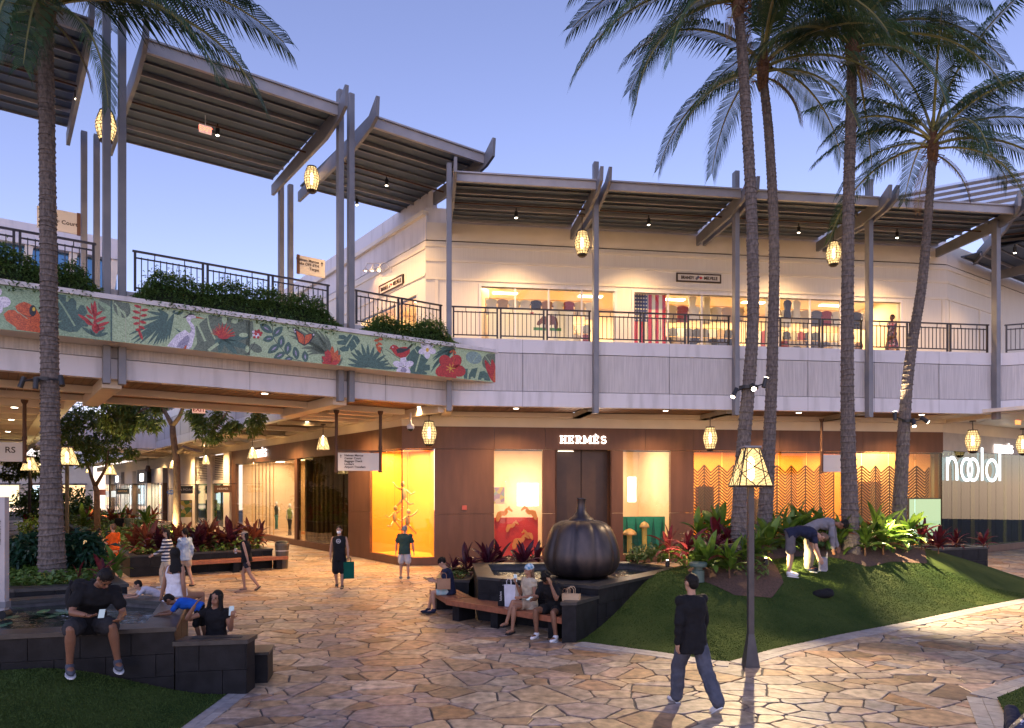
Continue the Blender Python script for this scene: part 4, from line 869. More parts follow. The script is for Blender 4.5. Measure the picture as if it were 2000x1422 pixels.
# left wing boutique
lr=room(LF,'warm boutique interior with shelves in the left wing window',l5-.2,l4+.1,.5,4,.06,4.5,m_room,85)
for z in (1.0,1.7,2.4): MB().box(l4-2.6,l4-.3,3.4,3.8,z,z+.05).build('shelf',m_brown,lr)
for i in range(7): 
    x=l5+.3+i*.7; MB().box(x,x+.04,.9,.94,.1,4.4).build('curtain_rod',m_brown if i%3 else m_gold,lr)
room(LF,'dim interior behind dark glass in the left wing',l3,l2,.5,3,.06,4.5,m_browndk,9)
dr=empty('drape',LF.w(0,0),LF.a,'row of dark pleated drapes behind the left wing glass','drape'); m_drape=mk('olive_drape',(.10,.085,.05),rough=.9)
for i in range(22):
    x=l3+.1+(l2-l3-.2)*i/21; MB().box(x-.06,x+.06,.8+.06*(i%2),.86+.06*(i%2),.3,4.3).build('pleat',m_drape,dr)
# green glass shop at far right
room(RF,'greenish lit interior of the glass shop at far right',.1,11,.5,4,.06,4.5,m_room,26,(.95,1,.75))
mc=empty('reflected_lettering',RF.w(0,0),RF.a,'large white glowing letters in the green glass at far right','sign'); m_ww=emi('reflection_glow',(.85,.95,1),1.3)  # mirror image of a sign, stood in by glowing letters on the glass
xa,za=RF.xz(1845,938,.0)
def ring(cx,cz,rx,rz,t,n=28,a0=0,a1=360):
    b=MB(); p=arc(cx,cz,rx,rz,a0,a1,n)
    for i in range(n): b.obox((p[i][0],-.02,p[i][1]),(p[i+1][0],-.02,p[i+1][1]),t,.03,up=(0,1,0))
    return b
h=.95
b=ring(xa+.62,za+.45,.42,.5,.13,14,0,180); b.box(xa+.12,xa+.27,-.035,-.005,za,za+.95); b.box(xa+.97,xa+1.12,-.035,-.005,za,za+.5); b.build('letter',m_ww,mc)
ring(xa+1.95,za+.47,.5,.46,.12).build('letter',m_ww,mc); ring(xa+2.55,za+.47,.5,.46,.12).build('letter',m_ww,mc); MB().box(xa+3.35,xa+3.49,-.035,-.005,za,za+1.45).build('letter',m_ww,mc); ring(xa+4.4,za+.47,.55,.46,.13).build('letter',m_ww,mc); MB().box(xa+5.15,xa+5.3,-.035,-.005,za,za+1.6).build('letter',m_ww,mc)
x,z=FF.xz(1808,1015,.3); o=empty('display_screen',FF.w(x,.35,z),FF.a,'pale cyan display screen behind glass beside the right bed','screen'); MB().box(-.7,.7,-.03,0,-.9,.85).build('panel',emi('cyan_screen',(.55,.9,.85),.9),o); MB().box(-.75,.75,.0,.06,-.95,.9).build('casing',m_black,o)
for px,py,w,hh,c in ((1905,990,.5,1.2,0),(1936,985,.45,1.1,1),(1975,985,.4,1.1,0),(1915,1030,.7,.8,2)):
    x,z=RF.xz(px,py,1.2); o=empty('display_screen',RF.w(x,1.2,z),RF.a,f'small lit {["pale green","white","bluish"][c]} display in the green glass shop, {"left" if px<1910 else "middle" if px<1930 else "upper" if px<1960 else "right"} one','screen'); MB().box(-w/2,w/2,-.03,0,-hh/2,hh/2).build('panel',emi('scr%d'%px,[(.8,1,.7),(1,.95,.9),(.6,.6,1)][c],1.3),o); MB().box(-w/2-.03,w/2+.03,0,.05,-hh/2-.03,hh/2+.03).build('casing',m_black,o)

# ---------------------------------------------------------------- upper shop
ur=room(FF,'bright warm clothes shop behind the upper windows',w1[0]-.6,w3[1]+.3,.3,4.6,Z2+.05,10.9,mk('shop_wall',(.78,.62,.42),rough=.7),125,(1,.74,.42))
room(LU,'bright warm shop interior behind the upper left window',la-.3,lb+.3,.3,3,Z2+.05,10.8,bpy.data.materials['shop_wall'],160,(1,.68,.34))
cl=[mk('cloth_%d'%i,c,rough=.9) for i,c in enumerate([(.05,.05,.06),(.55,.5,.42),(.3,.16,.08),(.6,.58,.55),(.12,.12,.16),(.4,.28,.16),(.25,.05,.05),(.5,.42,.3)])]
rnd=random.Random(31)
def rack(label,x0,x1,z,d,n,hh):
    o=empty('clothes_rack',FF.w((x0+x1)/2,d,Z2+.06),FF.a,label,'clothes rack','clothes racks in the upper shop'); zz=z-Z2-.06
    MB().tube([((x0-x1)/2,0,zz),((x1-x0)/2,0,zz)],.02,6).build('rail',m_gold,o)
    for sx_ in ((x0-x1)/2,(x1-x0)/2): MB().tube([(sx_,0,0),(sx_,0,zz)],.02,6).build('upright',m_gold,o)
    for i in range(n):
        x=(x0-x1)/2+(x1-x0)*(i+.5)/n; k=rnd.uniform(.7,1); wv=.9*(x1-x0)/n
        MB().prism([(-wv*.5,0),(wv*.5,0),(wv*.45,hh*k*.75),(wv*.62,hh*k*.7),(wv*.5,hh*k*.95),(wv*.12,hh*k),(-wv*.12,hh*k),(-wv*.5,hh*k*.95),(-wv*.62,hh*k*.7),(-wv*.45,hh*k*.75)],lambda a,b2,dd:(x+a,dd,zz-hh*k-.04+b2),-.08,.06).build('garment',rnd.choice(cl),o)
wn_=['left','middle','right']
for i,(a,b2) in enumerate((w1,w2,w3)):
    rack(f'rack of hanging clothes low in the {wn_[i]} upper window',a+.5,b2-.6,Z2+1.25,1.6,11,.8); rack(f'row of hung tops high in the {wn_[i]} upper window',a+.3,b2-.4,10.35,1.3,10,.75); rack(f'packed row of dark and tan tops at mid height in the {wn_[i]} upper window',a+.2,b2-.3,9.75,2.6,14,1.0)
    o=empty('display_table',FF.w((a+b2)/2-.5,1.0,Z2+.06),FF.a,f'wooden table of folded clothes in the {wn_[i]} upper window','table')
    MB().box(-1.2,1.2,-.35,.35,.55,.6).build('table_top',m_gold,o)
    for x in (-1.1,1.1):
        for y in (-.3,.3): MB().box(x-.03,x+.03,y-.03,y+.03,0,.55).build('leg',m_gold,o)
    for j in range(8): x=-1.05+j*.29; MB().box(x,x+.24,-.25,.1,.6,.6+rnd.uniform(.06,.2)).build('folded_stack',rnd.choice(cl),o)
def torso(label,px,py,d,mat):
    x,z=FF.xz(px,py,d); o=MB().lathe([(.10,-.38),(.17,-.3),(.13,-.05),(.15,.1),(.185,.26),(.14,.36),(.05,.4),(.05,.47)],14,sx=1,sy=.62).build('mannequin_torso',mat,None,smooth=True,loc=FF.w(x,d,z),rot=(0,0,FF.a)); tag(o,label,'mannequin')
torso('pale mannequin torso beside the striped flag in the middle upper window',1352,595,1.2,cl[3]); torso('pale mannequin torso at the centre of the middle upper window',1380,597,1.2,cl[1]); torso('dark mannequin torso at the left of the right upper window',1538,605,1.2,cl[0]); torso('pale mannequin torso in the right upper window',1556,605,1.2,cl[3])
# flags: bear banner and striped banner
m_fw=mk('flag_white',(.72,.66,.52),rough=.9); m_fr=mk('flag_red',(.5,.03,.04),rough=.9); m_fb=mk('flag_blue',(.05,.06,.16),rough=.9); m_bear=mk('bear_brown',(.16,.06,.03),rough=.9); m_fg=mk('flag_green',(.06,.2,.05),rough=.9)
def P(px,py,d): return FF.xz(px,py,d)
fb=empty('flag',FF.w(0,0),FF.a,'white flag with brown bear and red star in the left upper window','flag'); dd=.45
x0,z1=P(955,600,dd); x1,z0=P(1120,652,dd); MB().box(x0,x1,dd,dd+.01,Z2+.1,z1).build('cloth',m_fw,fb)
bear=[(1048,634),(1050,628),(1056,622),(1060,617),(1066,618),(1074,616),(1082,617),(1088,622),(1090,632),(1089,642),(1083,643),(1082,634),(1074,635),(1071,643),(1065,643),(1065,634),(1058,632),(1053,636)]
q=[P(x,y,dd-.006) for x,y in bear]; q=q if area(q)>0 else q[::-1]; MB().prism(q,lambda a,b2,d:(a,d,b2),dd-.008,dd-.001).build('bear_emblem',m_bear,fb)
st=[P(1039+5*(1 if i%2==0 else .42)*sin(i*pi/5),612-5*(1 if i%2==0 else .42)*cos(i*pi/5),dd) for i in range(10)]; st=st if area(st)>0 else st[::-1]; MB().prism(st,lambda a,b2,d:(a,d,b2),dd-.008,dd-.001).build('star',m_fr,fb)
a_=P(1042,645,dd); b_=P(1096,641,dd); MB().box(a_[0],b_[0],dd-.007,dd-.001,a_[1],b_[1]).build('grass_strip',m_fg,fb)
uf=empty('flag',FF.w(0,0),FF.a,'striped flag with white stars on blue hanging in the middle upper window','flag'); dd=.4
for i in range(9):
    xa_=P(1239+i*6.8,600,dd)[0]; xb_=P(1239+(i+1)*6.8,600,dd)[0]; MB().box(xa_,xb_,dd,dd+.01,Z2+.1,P(1250,572,dd)[1]).build('stripe',m_fr if i%2==0 else m_fw,uf)
xa_=P(1239,600,dd)[0]; xb_=P(1265,600,dd)[0]; zt_=P(1250,572,dd)[1]; zb_=P(1250,628,dd)[1]; MB().box(xa_,xb_,dd-.006,dd-.001,zb_,zt_).build('canton',m_fb,uf)
stm=None
for i in range(5):
    for j in range(8):
        cx=xa_+(xb_-xa_)*(i+.5)/5; cz=zb_+(zt_-zb_)*(j+.5)/8
        if stm is None: stm=MB().prism([(.045*(1 if k%2==0 else .42)*sin(-k*pi/5),.045*(1 if k%2==0 else .42)*cos(-k*pi/5)) for k in range(10)],lambda a,b2,d:(a,d,b2),-.004,0).mesh('star',m_fw)
        put('star',stm,uf,(cx,dd-.007,cz))
# shop name boards
def board(label,fr,px,py,w,hh,y,words,tilt=0):
    x,z=fr.xz(px,py,y); o=empty('name_board',fr.w(x,y,z),fr.a,label,'sign')
    MB().box(-w/2,w/2,0,.05,-hh/2,hh/2).build('board',m_sign,o)
    for a in ((-w/2-.05,w/2+.05,-hh/2-.05,-hh/2),(-w/2-.05,w/2+.05,hh/2,hh/2+.05),(-w/2-.05,-w/2,-hh/2,hh/2),(w/2,w/2+.05,-hh/2,hh/2)): MB().box(a[0],a[1],-.02,.05,a[2],a[3]).build('frame',m_ink,o)
    text('lettering',words[0],hh*.72,m_ink,o,(-w*.27,-.012,-hh*.25),bold=.004,sx=.78,depth=.008); text('lettering',words[1],hh*.72,m_ink,o,(w*.28,-.012,-hh*.25),bold=.004,sx=.78,depth=.008)
    MB().obox((-.12,-.01,-.06),(0,-.01,.06),.015,.09).build('flag_mark',cl[4],o); MB().prism([(.01,0),(.08,-.06),(.15,0),(.08,.06)],lambda a,b2,d:(a,d,b2),-.012,0).build('flag_mark',m_fr,o)
board('framed cream name board high on the front wall of the upper shop',FF,1365,543,1.72,.24,-.06,('BRANDY','MELVILLE'))
board('framed cream name board on the left wall lit by gooseneck lamps',LU,763,557,2.0,.3,-.06,('BRANDY','MELVILLE'))
for i,px in enumerate((737,750,764)):
    x,z=LU.xz(px,530,-.05); o=empty('gooseneck_lamp',LU.w(x,0,z),LU.a,f'{["left","middle","right"][i]} white gooseneck lamp above the left name board','lamp','gooseneck lamps')
    MB().tube([(0,0,0),(0,-.25,.28),(0,-.5,.25),(0,-.58,.05)],.018,6).build('arm',m_white,o); MB().lathe([(.03,.12),(.05,.06),(.14,-.02),(.14,-.03)],12,(0,-.58,-.05)).build('shade',m_white,o); MB().ell((0,-.58,-.06),.05,.05,.04).build('bulb',m_lampcore,o)
    lamp('bulb_lamp','SPOT',(0,-.58,-.1),22,(1,.5,.18),o,size=.05,spot=120,target=(0,-.1,-.9))

# ---------------------------------------------------------------- left court: further shops, far bridge, opposite gallery, distant blocks
lw=empty('left_wing_shops',LF.w(0,0),LF.a,'row of cream shopfronts receding along the left court','building')
def lbx(name,mat,x0,x1,y0,y1,z0,z1,par=lw): return MB().box(x0,x1,y0,y1,z0,z1).build(name,mat,par)
e0,e1,e2,e3,e4=L(LF,440),L(LF,415),L(LF,408),L(LF,384),L(LF,376)
for a,b2 in ((e0,l6-.02),(e2,e1),(e4,e3)): lbx('pilaster',m_cream,a,b2,-.12,.2,0,ZT-.002)
for a,b2 in ((e1,e0),(e3,e2)):
    lbx('transom',m_cream,a,b2,-.05,.15,3.15,3.4); lbx('window_pane',m_glassgr,a,b2,.0,.02,.3,3.15); lbx('sill',m_cream,a,b2,-.05,.15,0,.3); lbx('louvre_back',m_black,a,b2,.15,.17,3.4,5.1)
    for i in range(14): lbx('louvre_slat',m_siding,a,b2,.0,.1,3.45+i*.12,3.5+i*.12)
    lbx('window_display',splash('leafy_film%d'%int(a),[(.05,.14,.05),(.12,.2,.08),(.3,.36,.25),(.08,.12,.06)],5),a,b2,.5,.52,.3,3.1)
far_x=-92
xs=[e4-.01]+[e4-5.5*i-4 for i in range(1,9)]
hues=[(.9,.8,.6),(1,.85,.55),(.75,.85,.85),(1,.7,.35),(.95,.9,.75),(.8,.9,1),(1,.8,.5),(.9,.75,.55)]
gl=[splash('shop_goods%d'%i,[(.75,.6,.4),(.3,.2,.12),(.8,.75,.7),(.5,.15,.1),(.15,.2,.25),(.7,.5,.25)],2.5+i*.3) for i in range(3)]
for i in range(8):
    a,b2=xs[i+1],xs[i]; y0=-.0 if i in (0,) else -.35*(i%3)
    if i==0: lbx('wall',m_cream,a,b2,0,.2,0,ZT-.002); continue
    lbx('sign_band',[m_cream,m_steel,m_basalt,m_cream][i%4],a,b2,y0-.02,.3,3.3,4.6); lbx('pier',[m_cream,m_browndk,m_steellt][i%3],b2-.7,b2,y0-.01,.3,0,3.298); lbx('upper_wall',m_cream,a,b2,.05,.3,4.602,ZT)
    lbx('shop_window',m_glass,a,b2-.7,y0+.05,y0+.07,.1,3.29); lbx('goods_wall',gl[i%3],a,b2,1.9,2.0,.1,3.29)
    for j in range(3): lbx('door_mullion',m_black,a+(b2-a-.7)*j/3-.03,a+(b2-a-.7)*j/3+.03,y0+.0,y0+.04,.1,3.29)
    lbx('shop_floor',m_roomfl,a,b2,y0+.08,1.9,.0,.09); lamp('shop_lamp','AREA',((a+b2)/2,y0+.9,3.2),240,hues[i],lw,size=(b2-a-1,.8))
    if i in (2,5): lbx('sign_lightbox',m_ledwhite,(a+b2)/2-.9,(a+b2)/2+.9,y0-.08,y0-.02,3.5,4.2)
fb2=empty('far_footbridge',LF.w(-36,0),LF.a,'second white footbridge further back across the left court','bridge')
for nm,m,a in (('deck',m_white,(-.5,4.5,-10,OV-.02,5.62,Z2)),('soffit',m_cream,(-.4,4.4,-9.9,OV-.1,5.5,5.61))): MB().box(*a).build(nm,m,fb2)
FB=Fr(LF.w(-35.4,-9.9),36.4); railing(FB,0,6.9,0,Z2+.0,5,'dark balustrade on the second footbridge far back')
og=empty('opposite_gallery',LF.w(0,0),LF.a,'cream gallery overhang with exposed beams at the far left','building')
lbx('fascia',m_white,-90,-2.6,-10.3,-10,5.62,Z2,og); lbx('floor_slab',m_white,-90,-2.6,-17,-10.301,5.9,7.7,og); lbx('soffit_panel',m_cream,-90,-2.6,-17,-10.31,5.8,5.89,og)
for i in range(18): lbx('soffit_beam',m_cream,-4-i*2.6,-3.6-i*2.6,-17,-10.31,5.45,5.79,og)
lbx('edge_beam',m_cream,-90,-2.6,-10.9,-10.5,5.4,5.449,og); lbx('wall',m_cream,-90,-3,-17.2,-17.01,0,5.8,og)
fe=empty('distant_shops',LF.w(-98,0),LF.a,'lit shopfronts closing the far end of the left court','building')
lbx('wall',m_cream,-1,0,-40,-.1,0,6.5,fe); lbx('roof',m_steellt,-1.5,.8,-40,-.1,6.5,6.8,fe)
for i in range(9): lbx('window',emi('far_window%d'%(i%3),[(1,.75,.4),(.7,.9,1),(1,.6,.3)][i%3],1.1) if i<3 else bpy.data.materials['far_window%d'%(i%3)],.0,.02,-36+i*4,-33.2+i*4,.3,3.2,fe); lbx('awning',m_brown if i%2 else m_steel,.0,.8,-36.2+i*4,-33+i*4,3.3,3.5,fe)
# distant block seen through the bridge railing
x0,zt_=BF.xz(-30,420,16); x1,_=BF.xz(245,476,16); ub=empty('distant_block',BF.w(0,16),BF.a,'distant white-roofed building with blue glass behind the bridge railing','building')
MB().box(x0-6,x1,0,6,zt_-.9,zt_).build('roof_edge',m_white,ub); m_bgl=mk('blue_glass',(.10,.22,.34),rough=.1,metal=.6); MB().box(x0-6,x1-.3,.4,.5,8.0,zt_-.901).build('glass_wall',m_bgl,ub)
for i in range(12): MB().obox((x1-1-i*1.6,.2,8),(x1-.4-i*1.6,.2,zt_-.91),.3,.25,up=(0,1,0)).build('raking_column',m_cream,ub)

# fittings of the two glass shops
for i in range(26): 
    x=.3+i*.4; MB().box(x,x+.05,.35,.55,.3,4.4).build('fin',m_gold if i%3 else m_browndk,cs,loc=(0,0,0)) if False else None
fn=empty('bronze_fins',RF.w(0,0),RF.a,'row of slender bronze fins behind the green glass at far right','screen')
for i in range(24): MB().box(.35+i*.42,.41+i*.42,.35,.5,.3,4.35).build('fin',m_gold if i%4==0 else m_browndk,fn)
def mannequin(label,fr,px,d,top,bot,z=.08):
    x=fr.x(px,d); o=empty('mannequin',fr.w(x,d,z),fr.a+.4,label,'mannequin')
    MB().lathe([(.12,.02),(.1,.5),(.15,.85),(.16,.9)],12,sy=.7).build('skirt',bot,o,smooth=True); MB().lathe([(.14,.86),(.12,1.05),(.17,1.35),(.12,1.45),(.04,1.5)],12,sy=.62).build('top',top,o,smooth=True); MB().ell((0,0,1.62),.075,.085,.11).build('head',m_white,o,smooth=True); MB().lathe([(.2,0),(.2,.02)],14).build('stand',m_steel,o)
    for s in (-1,1): MB().tube([(s*.19,0,1.38),(s*.24,.02,1.1),(s*.2,-.06,.85)],[.045,.038,.03],7).build('arm',m_white,o,smooth=True)
mannequin('dressed mannequin in a green scarf in the left wing boutique window',LF,566,.8,mk('scarf_green',(.25,.32,.12)),BLKM:=mk('window_black',(.02,.02,.022)),.3)
mannequin('second dark mannequin deeper in the left wing boutique',LF,540,2.0,BLKM,mk('window_teal',(.05,.2,.2)),.3)
for i in range(18): MB().box(l4-2.5+.13*i,l4-2.42+.13*i,3.45,3.7,1.05+.7*(i%3),1.05+.7*(i%3)+random.uniform(.15,.35)).build('shelf_goods',random.choice(cl),lr)
ch=empty('armchair',LF.w(l4-1.6,1.3,.08),LF.a,'orange leather armchair in the left wing boutique window','chair')
MB().box(-.35,.35,-.3,.3,.35,.48).build('seat',m_orange,ch); MB().box(-.35,.35,.25,.35,.48,.95).build('backrest',m_orange,ch)
for x in (-.32,.32):
    for y in (-.27,.3): MB().box(x-.02,x+.02,y-.02,y+.02,0,.35).build('leg',m_gold,ch)
# ---------------------------------------------------------------- lanterns
def panemat(name,c,s,t):
    m=bpy.data.materials.new(name); m.use_nodes=True; nt=m.node_tree; nt.nodes.clear()
    e=nt.nodes.new('ShaderNodeEmission'); e.inputs[0].default_value=(*c,1); e.inputs[1].default_value=s
    tr=nt.nodes.new('ShaderNodeBsdfTransparent'); tr.inputs[0].default_value=(1,.85,.6,1); x=nt.nodes.new('ShaderNodeMixShader'); x.inputs[0].default_value=1-t
    o=nt.nodes.new('ShaderNodeOutputMaterial'); nt.links.new(tr.outputs[0],x.inputs[1]); nt.links.new(e.outputs[0],x.inputs[2]); nt.links.new(x.outputs[0],o.inputs[0]); return m
m_pane=panemat('lantern_pane',(1,.68,.30),1.15,.45); m_bulb=emi('bulb_glow',(1,.84,.52),8)
m_bronze=mk('lantern_bronze',(.045,.03,.02),rough=.5,metal=.5)
PROF=[(.15,0),(.19,.1),(.235,.26),(.255,.36),(.255,.44),(.235,.54),(.19,.7),(.15,.8)]
NL=12
def rad(z):
    for i in range(len(PROF)-1):
        if PROF[i][1]<=z<=PROF[i+1][1]: t=(z-PROF[i][1])/(PROF[i+1][1]-PROF[i][1]); return PROF[i][0]+(PROF[i+1][0]-PROF[i][0])*t
    return PROF[-1][0]
b=MB(); b.lathe(PROF,NL); b.f=b.f[:-2]; b.m=b.m[:-2]; me_pane=b.mesh('shade',m_pane)
b=MB()
for z in (0,.8): b.lathe([(rad(z)-.02,z-.02),(rad(z)+.015,z-.02),(rad(z)+.015,z+.02),(rad(z)-.02,z+.02)],NL)
for z in (.355,.445): b.tube([(rad(z)*1.01*cos(2*pi*i/NL),rad(z)*1.01*sin(2*pi*i/NL),z) for i in range(NL+1)],.009,4,False)
for z in (.09,.18,.27,.54,.63,.72): b.tube([(rad(z)*1.005*cos(2*pi*i/NL),rad(z)*1.005*sin(2*pi*i/NL),z) for i in range(NL+1)],.009,3,False)
for i in range(NL):
    a=2*pi*i/NL; b.tube([(rad(z)*cos(a),rad(z)*sin(a),z) for z in (0,.1,.26,.36)],.012,4,False); b.tube([(rad(z)*cos(a),rad(z)*sin(a),z) for z in (.44,.54,.7,.8)],.012,4,False)
    a+=pi/NL; b.tube([(rad(z)*.985*cos(a),rad(z)*.985*sin(a),z) for z in (.09,.18)],.009,3,False); b.tube([(rad(z)*.985*cos(a),rad(z)*.985*sin(a),z) for z in (.63,.72)],.009,3,False)
    b.tube([(rad(.355)*cos(a-.26),rad(.355)*sin(a-.26),.355),(rad(.44)*cos(a+.26),rad(.44)*sin(a+.26),.445)],.006,3,False); b.tube([(rad(.355)*cos(a+.26),rad(.355)*sin(a+.26),.355),(rad(.44)*cos(a-.26),rad(.44)*sin(a-.26),.445)],.006,3,False)
me_lat=b.mesh('lattice',m_bronze); me_core=MB().lathe([(.01,.2),(.05,.25),(.055,.55),(.01,.62)],8).mesh('bulb',m_bulb)
me_foot=MB().lathe([(.03,-.09),(.11,-.07),(.14,-.02),(.12,.0)],10).mesh('finial',m_bronze)
def lantern(label,p,zc,power=26,col=(1,.66,.3)):
    o=empty('barrel_lantern',(p[0],p[1],p[2]-.4),0,label,'lantern','barrel lanterns')
    put('shade',me_pane,o); put('lattice',me_lat,o); put('bulb',me_core,o); put('finial',me_foot,o)
    top=zc-(p[2]-.4); MB().tube([(0,0,.8),(0,0,top)],.016,6).build('stem',m_bronze,o); MB().lathe([(.11,top-.05),(.11,top)],12).build('canopy_plate',m_bronze,o)
    lamp('lantern_lamp','POINT',(0,0,.4),power*2.8,(1,.58,.22),o,size=.06); return o
def LP(fr,px,py,d): x,z=fr.xz(px,py,d); return fr.w(x,d,z)
lantern('barrel lantern hanging in the canopy gap at upper left, behind twin posts',LP(BF,207,247,2.0),13.7,60); lantern('barrel lantern hanging from the canopy gap in the middle of the bridge',LP(BF,609,350,3.2),13.7,70)
lantern('barrel lantern under the second canopy beam above the front gallery',LP(FF,1137,475,-2.6),12.3,80); lantern('barrel lantern under the canopy half hidden by the third palm trunk',LP(FF,1628,495,-2.6),12.3,80)
lantern('barrel lantern over the orange corner display window',LP(FF,838,846,-1.6),5.46,40); lantern('barrel lantern between the green display and the chevron screens',LP(FF,1387,856,-1.6),5.46,40)
lantern('barrel lantern in front of the grey panel at far right',LP(RF,1900,861,-1.6),5.46,36); lantern('barrel lantern cut by the right edge of the picture',LP(RF,1998,868,-1.2),5.46,22)
# cone pendants along the left gallery
b=MB(); b.lathe([(.27,-.5),(.14,.0)],6); b.f=b.f[:-2]; b.m=b.m[:-2]; me_cone=b.mesh('shade',m_pane)
b=MB()
for i in range(6):
    a=2*pi*i/6; a2=2*pi*(i+1)/6; A=V((.27*cos(a),.27*sin(a),-.5)); B=V((.14*cos(a),.14*sin(a),0)); C=V((.27*cos(a2),.27*sin(a2),-.5)); D=V((.14*cos(a2),.14*sin(a2),0))
    for p,q in ((A,B),(A,C),(B,D),(A.lerp(B,.5),C),(A,C.lerp(D,.5)),(A.lerp(B,.5),D),(B,C.lerp(D,.5))): b.tube([p*1.01,q*1.01],.009,4,False)
me_conel=b.mesh('lattice',m_bronze)
def pendant(label,p,zc,power=20,lit=True):
    o=empty('cone_pendant',(p[0],p[1],p[2]+.25),0,label,'pendant lamp','cone pendants of the left gallery')
    put('shade',me_cone if lit else MB().lathe([(.27,-.5),(.14,.0)],6).mesh('shade',m_iron),o); put('lattice',me_conel,o)
    if lit: put('bulb',me_core,o,(0,0,-.55)); lamp('pendant_lamp','POINT',(0,0,-.3),power*2.0,(1,.58,.24),o,size=.06)
    top=zc-(p[2]+.25); MB().tube([(0,0,0),(0,0,top)],.014,6).build('stem',m_bronze,o); MB().lathe([(.1,top-.04),(.1,top)],10).build('canopy_plate',m_bronze,o)
for i,(px,py,d,w_,lit) in enumerate(((631,866,-1.4,'nearest, beside the hanging direction sign',1),(493,886,-1.4,'above the lit boutique window',1),(402,899,-1.4,'in front of the slatted louvres',1),(337,908,-1.4,'left of the brown-barked tree trunk',1),(289,915,-1.4,'unlit, in front of the cream wall',0),(210,921,-2.0,'farthest one behind the small tree',1),(171,920,-2.2,'at the far end near the near palm',1))):
    pendant(f'cone-shaped pendant lamp of the left gallery, {w_}',LP(LF,px,py,d),5.46,55 if i<3 else 60,lit)
# recessed downlights
def down(fr,px,py,d,z,power,label,spot=110,col=(1,.62,.28)):
    x=fr.x(px,d); p=fr.w(x,d,z); o=empty('downlight',p,0,label,'downlight','recessed soffit downlights')
    MB().lathe([(.09,-.012),(.09,0)],14).build('lens',m_down,o); MB().lathe([(.12,-.008),(.12,.004)],14).build('trim',m_white,o); lamp('downlight_lamp','SPOT',(0,0,-.04),power*4.2,col,o,size=.06,spot=spot+25,blend=.8)
for px,d,w_ in ((1008,-1.6,'left of the glowing entrance sign'),(1300,-1.6,'right of the entrance sign'),(1560,-1.6,'between two palm trunks'),(1800,-1.6,'near the far right corner')): down(FF,px,0,d,5.70,110,f'round soffit downlight {w_}')
for s,w_ in ((-2.5,'before the corner display'),(-6,'beside the first cone pendant'),(-11,'above the dark drapes'),(-17,'above the lit boutique'),(-24,'by the louvred windows'),(-33,'near the tree'),(-45,'at the far shops')):
    o=LF.w(s,-1.4); x_=1000+F*o.x/o.y; down(LF,x_,0,-1.4,5.70,190 if s>-20 else 230,f'round soffit downlight of the left gallery {w_}')
for px,d,w_ in ((517,1.2,'left of the twin posts'),(650,2.6,'over the hanging direction sign'),(330,2.6,'over the near court'),(120,2.6,'by the near palm'),(820,1.6,'close to the corner')): down(BF,px,0,d,5.71,140,f'round downlight under the bridge {w_}')
for s,w_ in ((-4,'nearest the near palm'),(-9,'in the middle'),(-16,'farthest')):
    o=LF.w(s,-11.6); x_=1000+F*o.x/o.y; down(LF,x_,0,-11.6,5.44,120,f'round downlight of the far left gallery, {w_}')
# canopy spots: little cylinders
def canspot(fr,px,py,d,zc,label,power=22):
    x=fr.x(px,d); o=empty('canopy_spotlight',fr.w(x,d,zc),0,label,'spotlight','cylinder spotlights under the canopies'); MB().lathe([(.05,-.34),(.06,-.3),(.06,-.12),(.02,-.1),(.02,0)],10).build('housing',m_black,o); MB().ell((0,0,-.34),.045,.045,.02).build('lens',m_down,o); lamp('spot_lamp','SPOT',(0,0,-.38),power*4.0,(1,.6,.26),o,size=.05,spot=120,blend=.8)
for px,d,w_ in ((425,2.2,'near the exit sign'),(755,2.4,'on the corner canopy'),(697,4.6,'by the back corner posts'),(150,2.4,'behind the near palm')): canspot(BF,px,0,d,13.85,f'small cylinder spotlight under the bridge canopy {w_}',110)
for px,d,w_ in ((1008,-1.7,'in the first bay'),(1267,-1.7,'in the second bay'),(1560,-1.7,'in the third bay'),(1752,-1.7,'in the fourth bay')): canspot(FF,px,0,d,12.75,f'small cylinder spotlight under the front canopy {w_}',120)
canspot(RU,1982,0,-2.2,12.4,'small cylinder spotlight under the far right canopy',60)
def exit_sign(label,p,rz,body,ink,w=.34,h=.2):
    o=empty('exit_sign',p,rz,label,'exit sign'); bevel(MB().box(-w/2,w/2,-.03,.03,-h/2,h/2).build('housing',body,o),.01); text('lettering','EXIT',h*.8,ink,o,(0,-.033,-h*.28),depth=.003,bold=.004); MB().tube([(0,0,h/2),(0,0,h/2+.3)],.012,6).build('stem',m_white,o)
m_ex=emi('exit_red',(1,.12,.06),2.5); m_exb=mk('exit_white',(.7,.66,.6),rough=.5,emit=(1,.5,.4),estr=.25)
exit_sign('white exit sign with red letters under the bridge canopy',LP(BF,401,253,1.2),BF.a,m_exb,m_ex,.34,.22); exit_sign('white exit sign with red letters below the footbridge',LP(BF,388,800,5.0),BF.a,m_exb,mk('exit_ink',(.4,.04,.03)),.4,.24); exit_sign('glowing orange exit sign at the far right',LP(RF,1988,823,-1.8),RF.a,mk('exit_or',(.6,.2,.05),emit=(1,.35,.08),estr=.8),m_ex,.42,.26)
# cctv dome
p=LP(FF,802,838,-1.9); o=empty('camera_dome',p,0,'white dome security camera beside the corner lantern','security camera'); MB().lathe([(.11,0),(.13,.05),(.12,.14),(.03,.18),(.03,5.46-p.z)],14).build('housing',m_white,o,smooth=True); MB().ell((0,0,0),.1,.1,.09).build('dome',m_black,o,smooth=True)
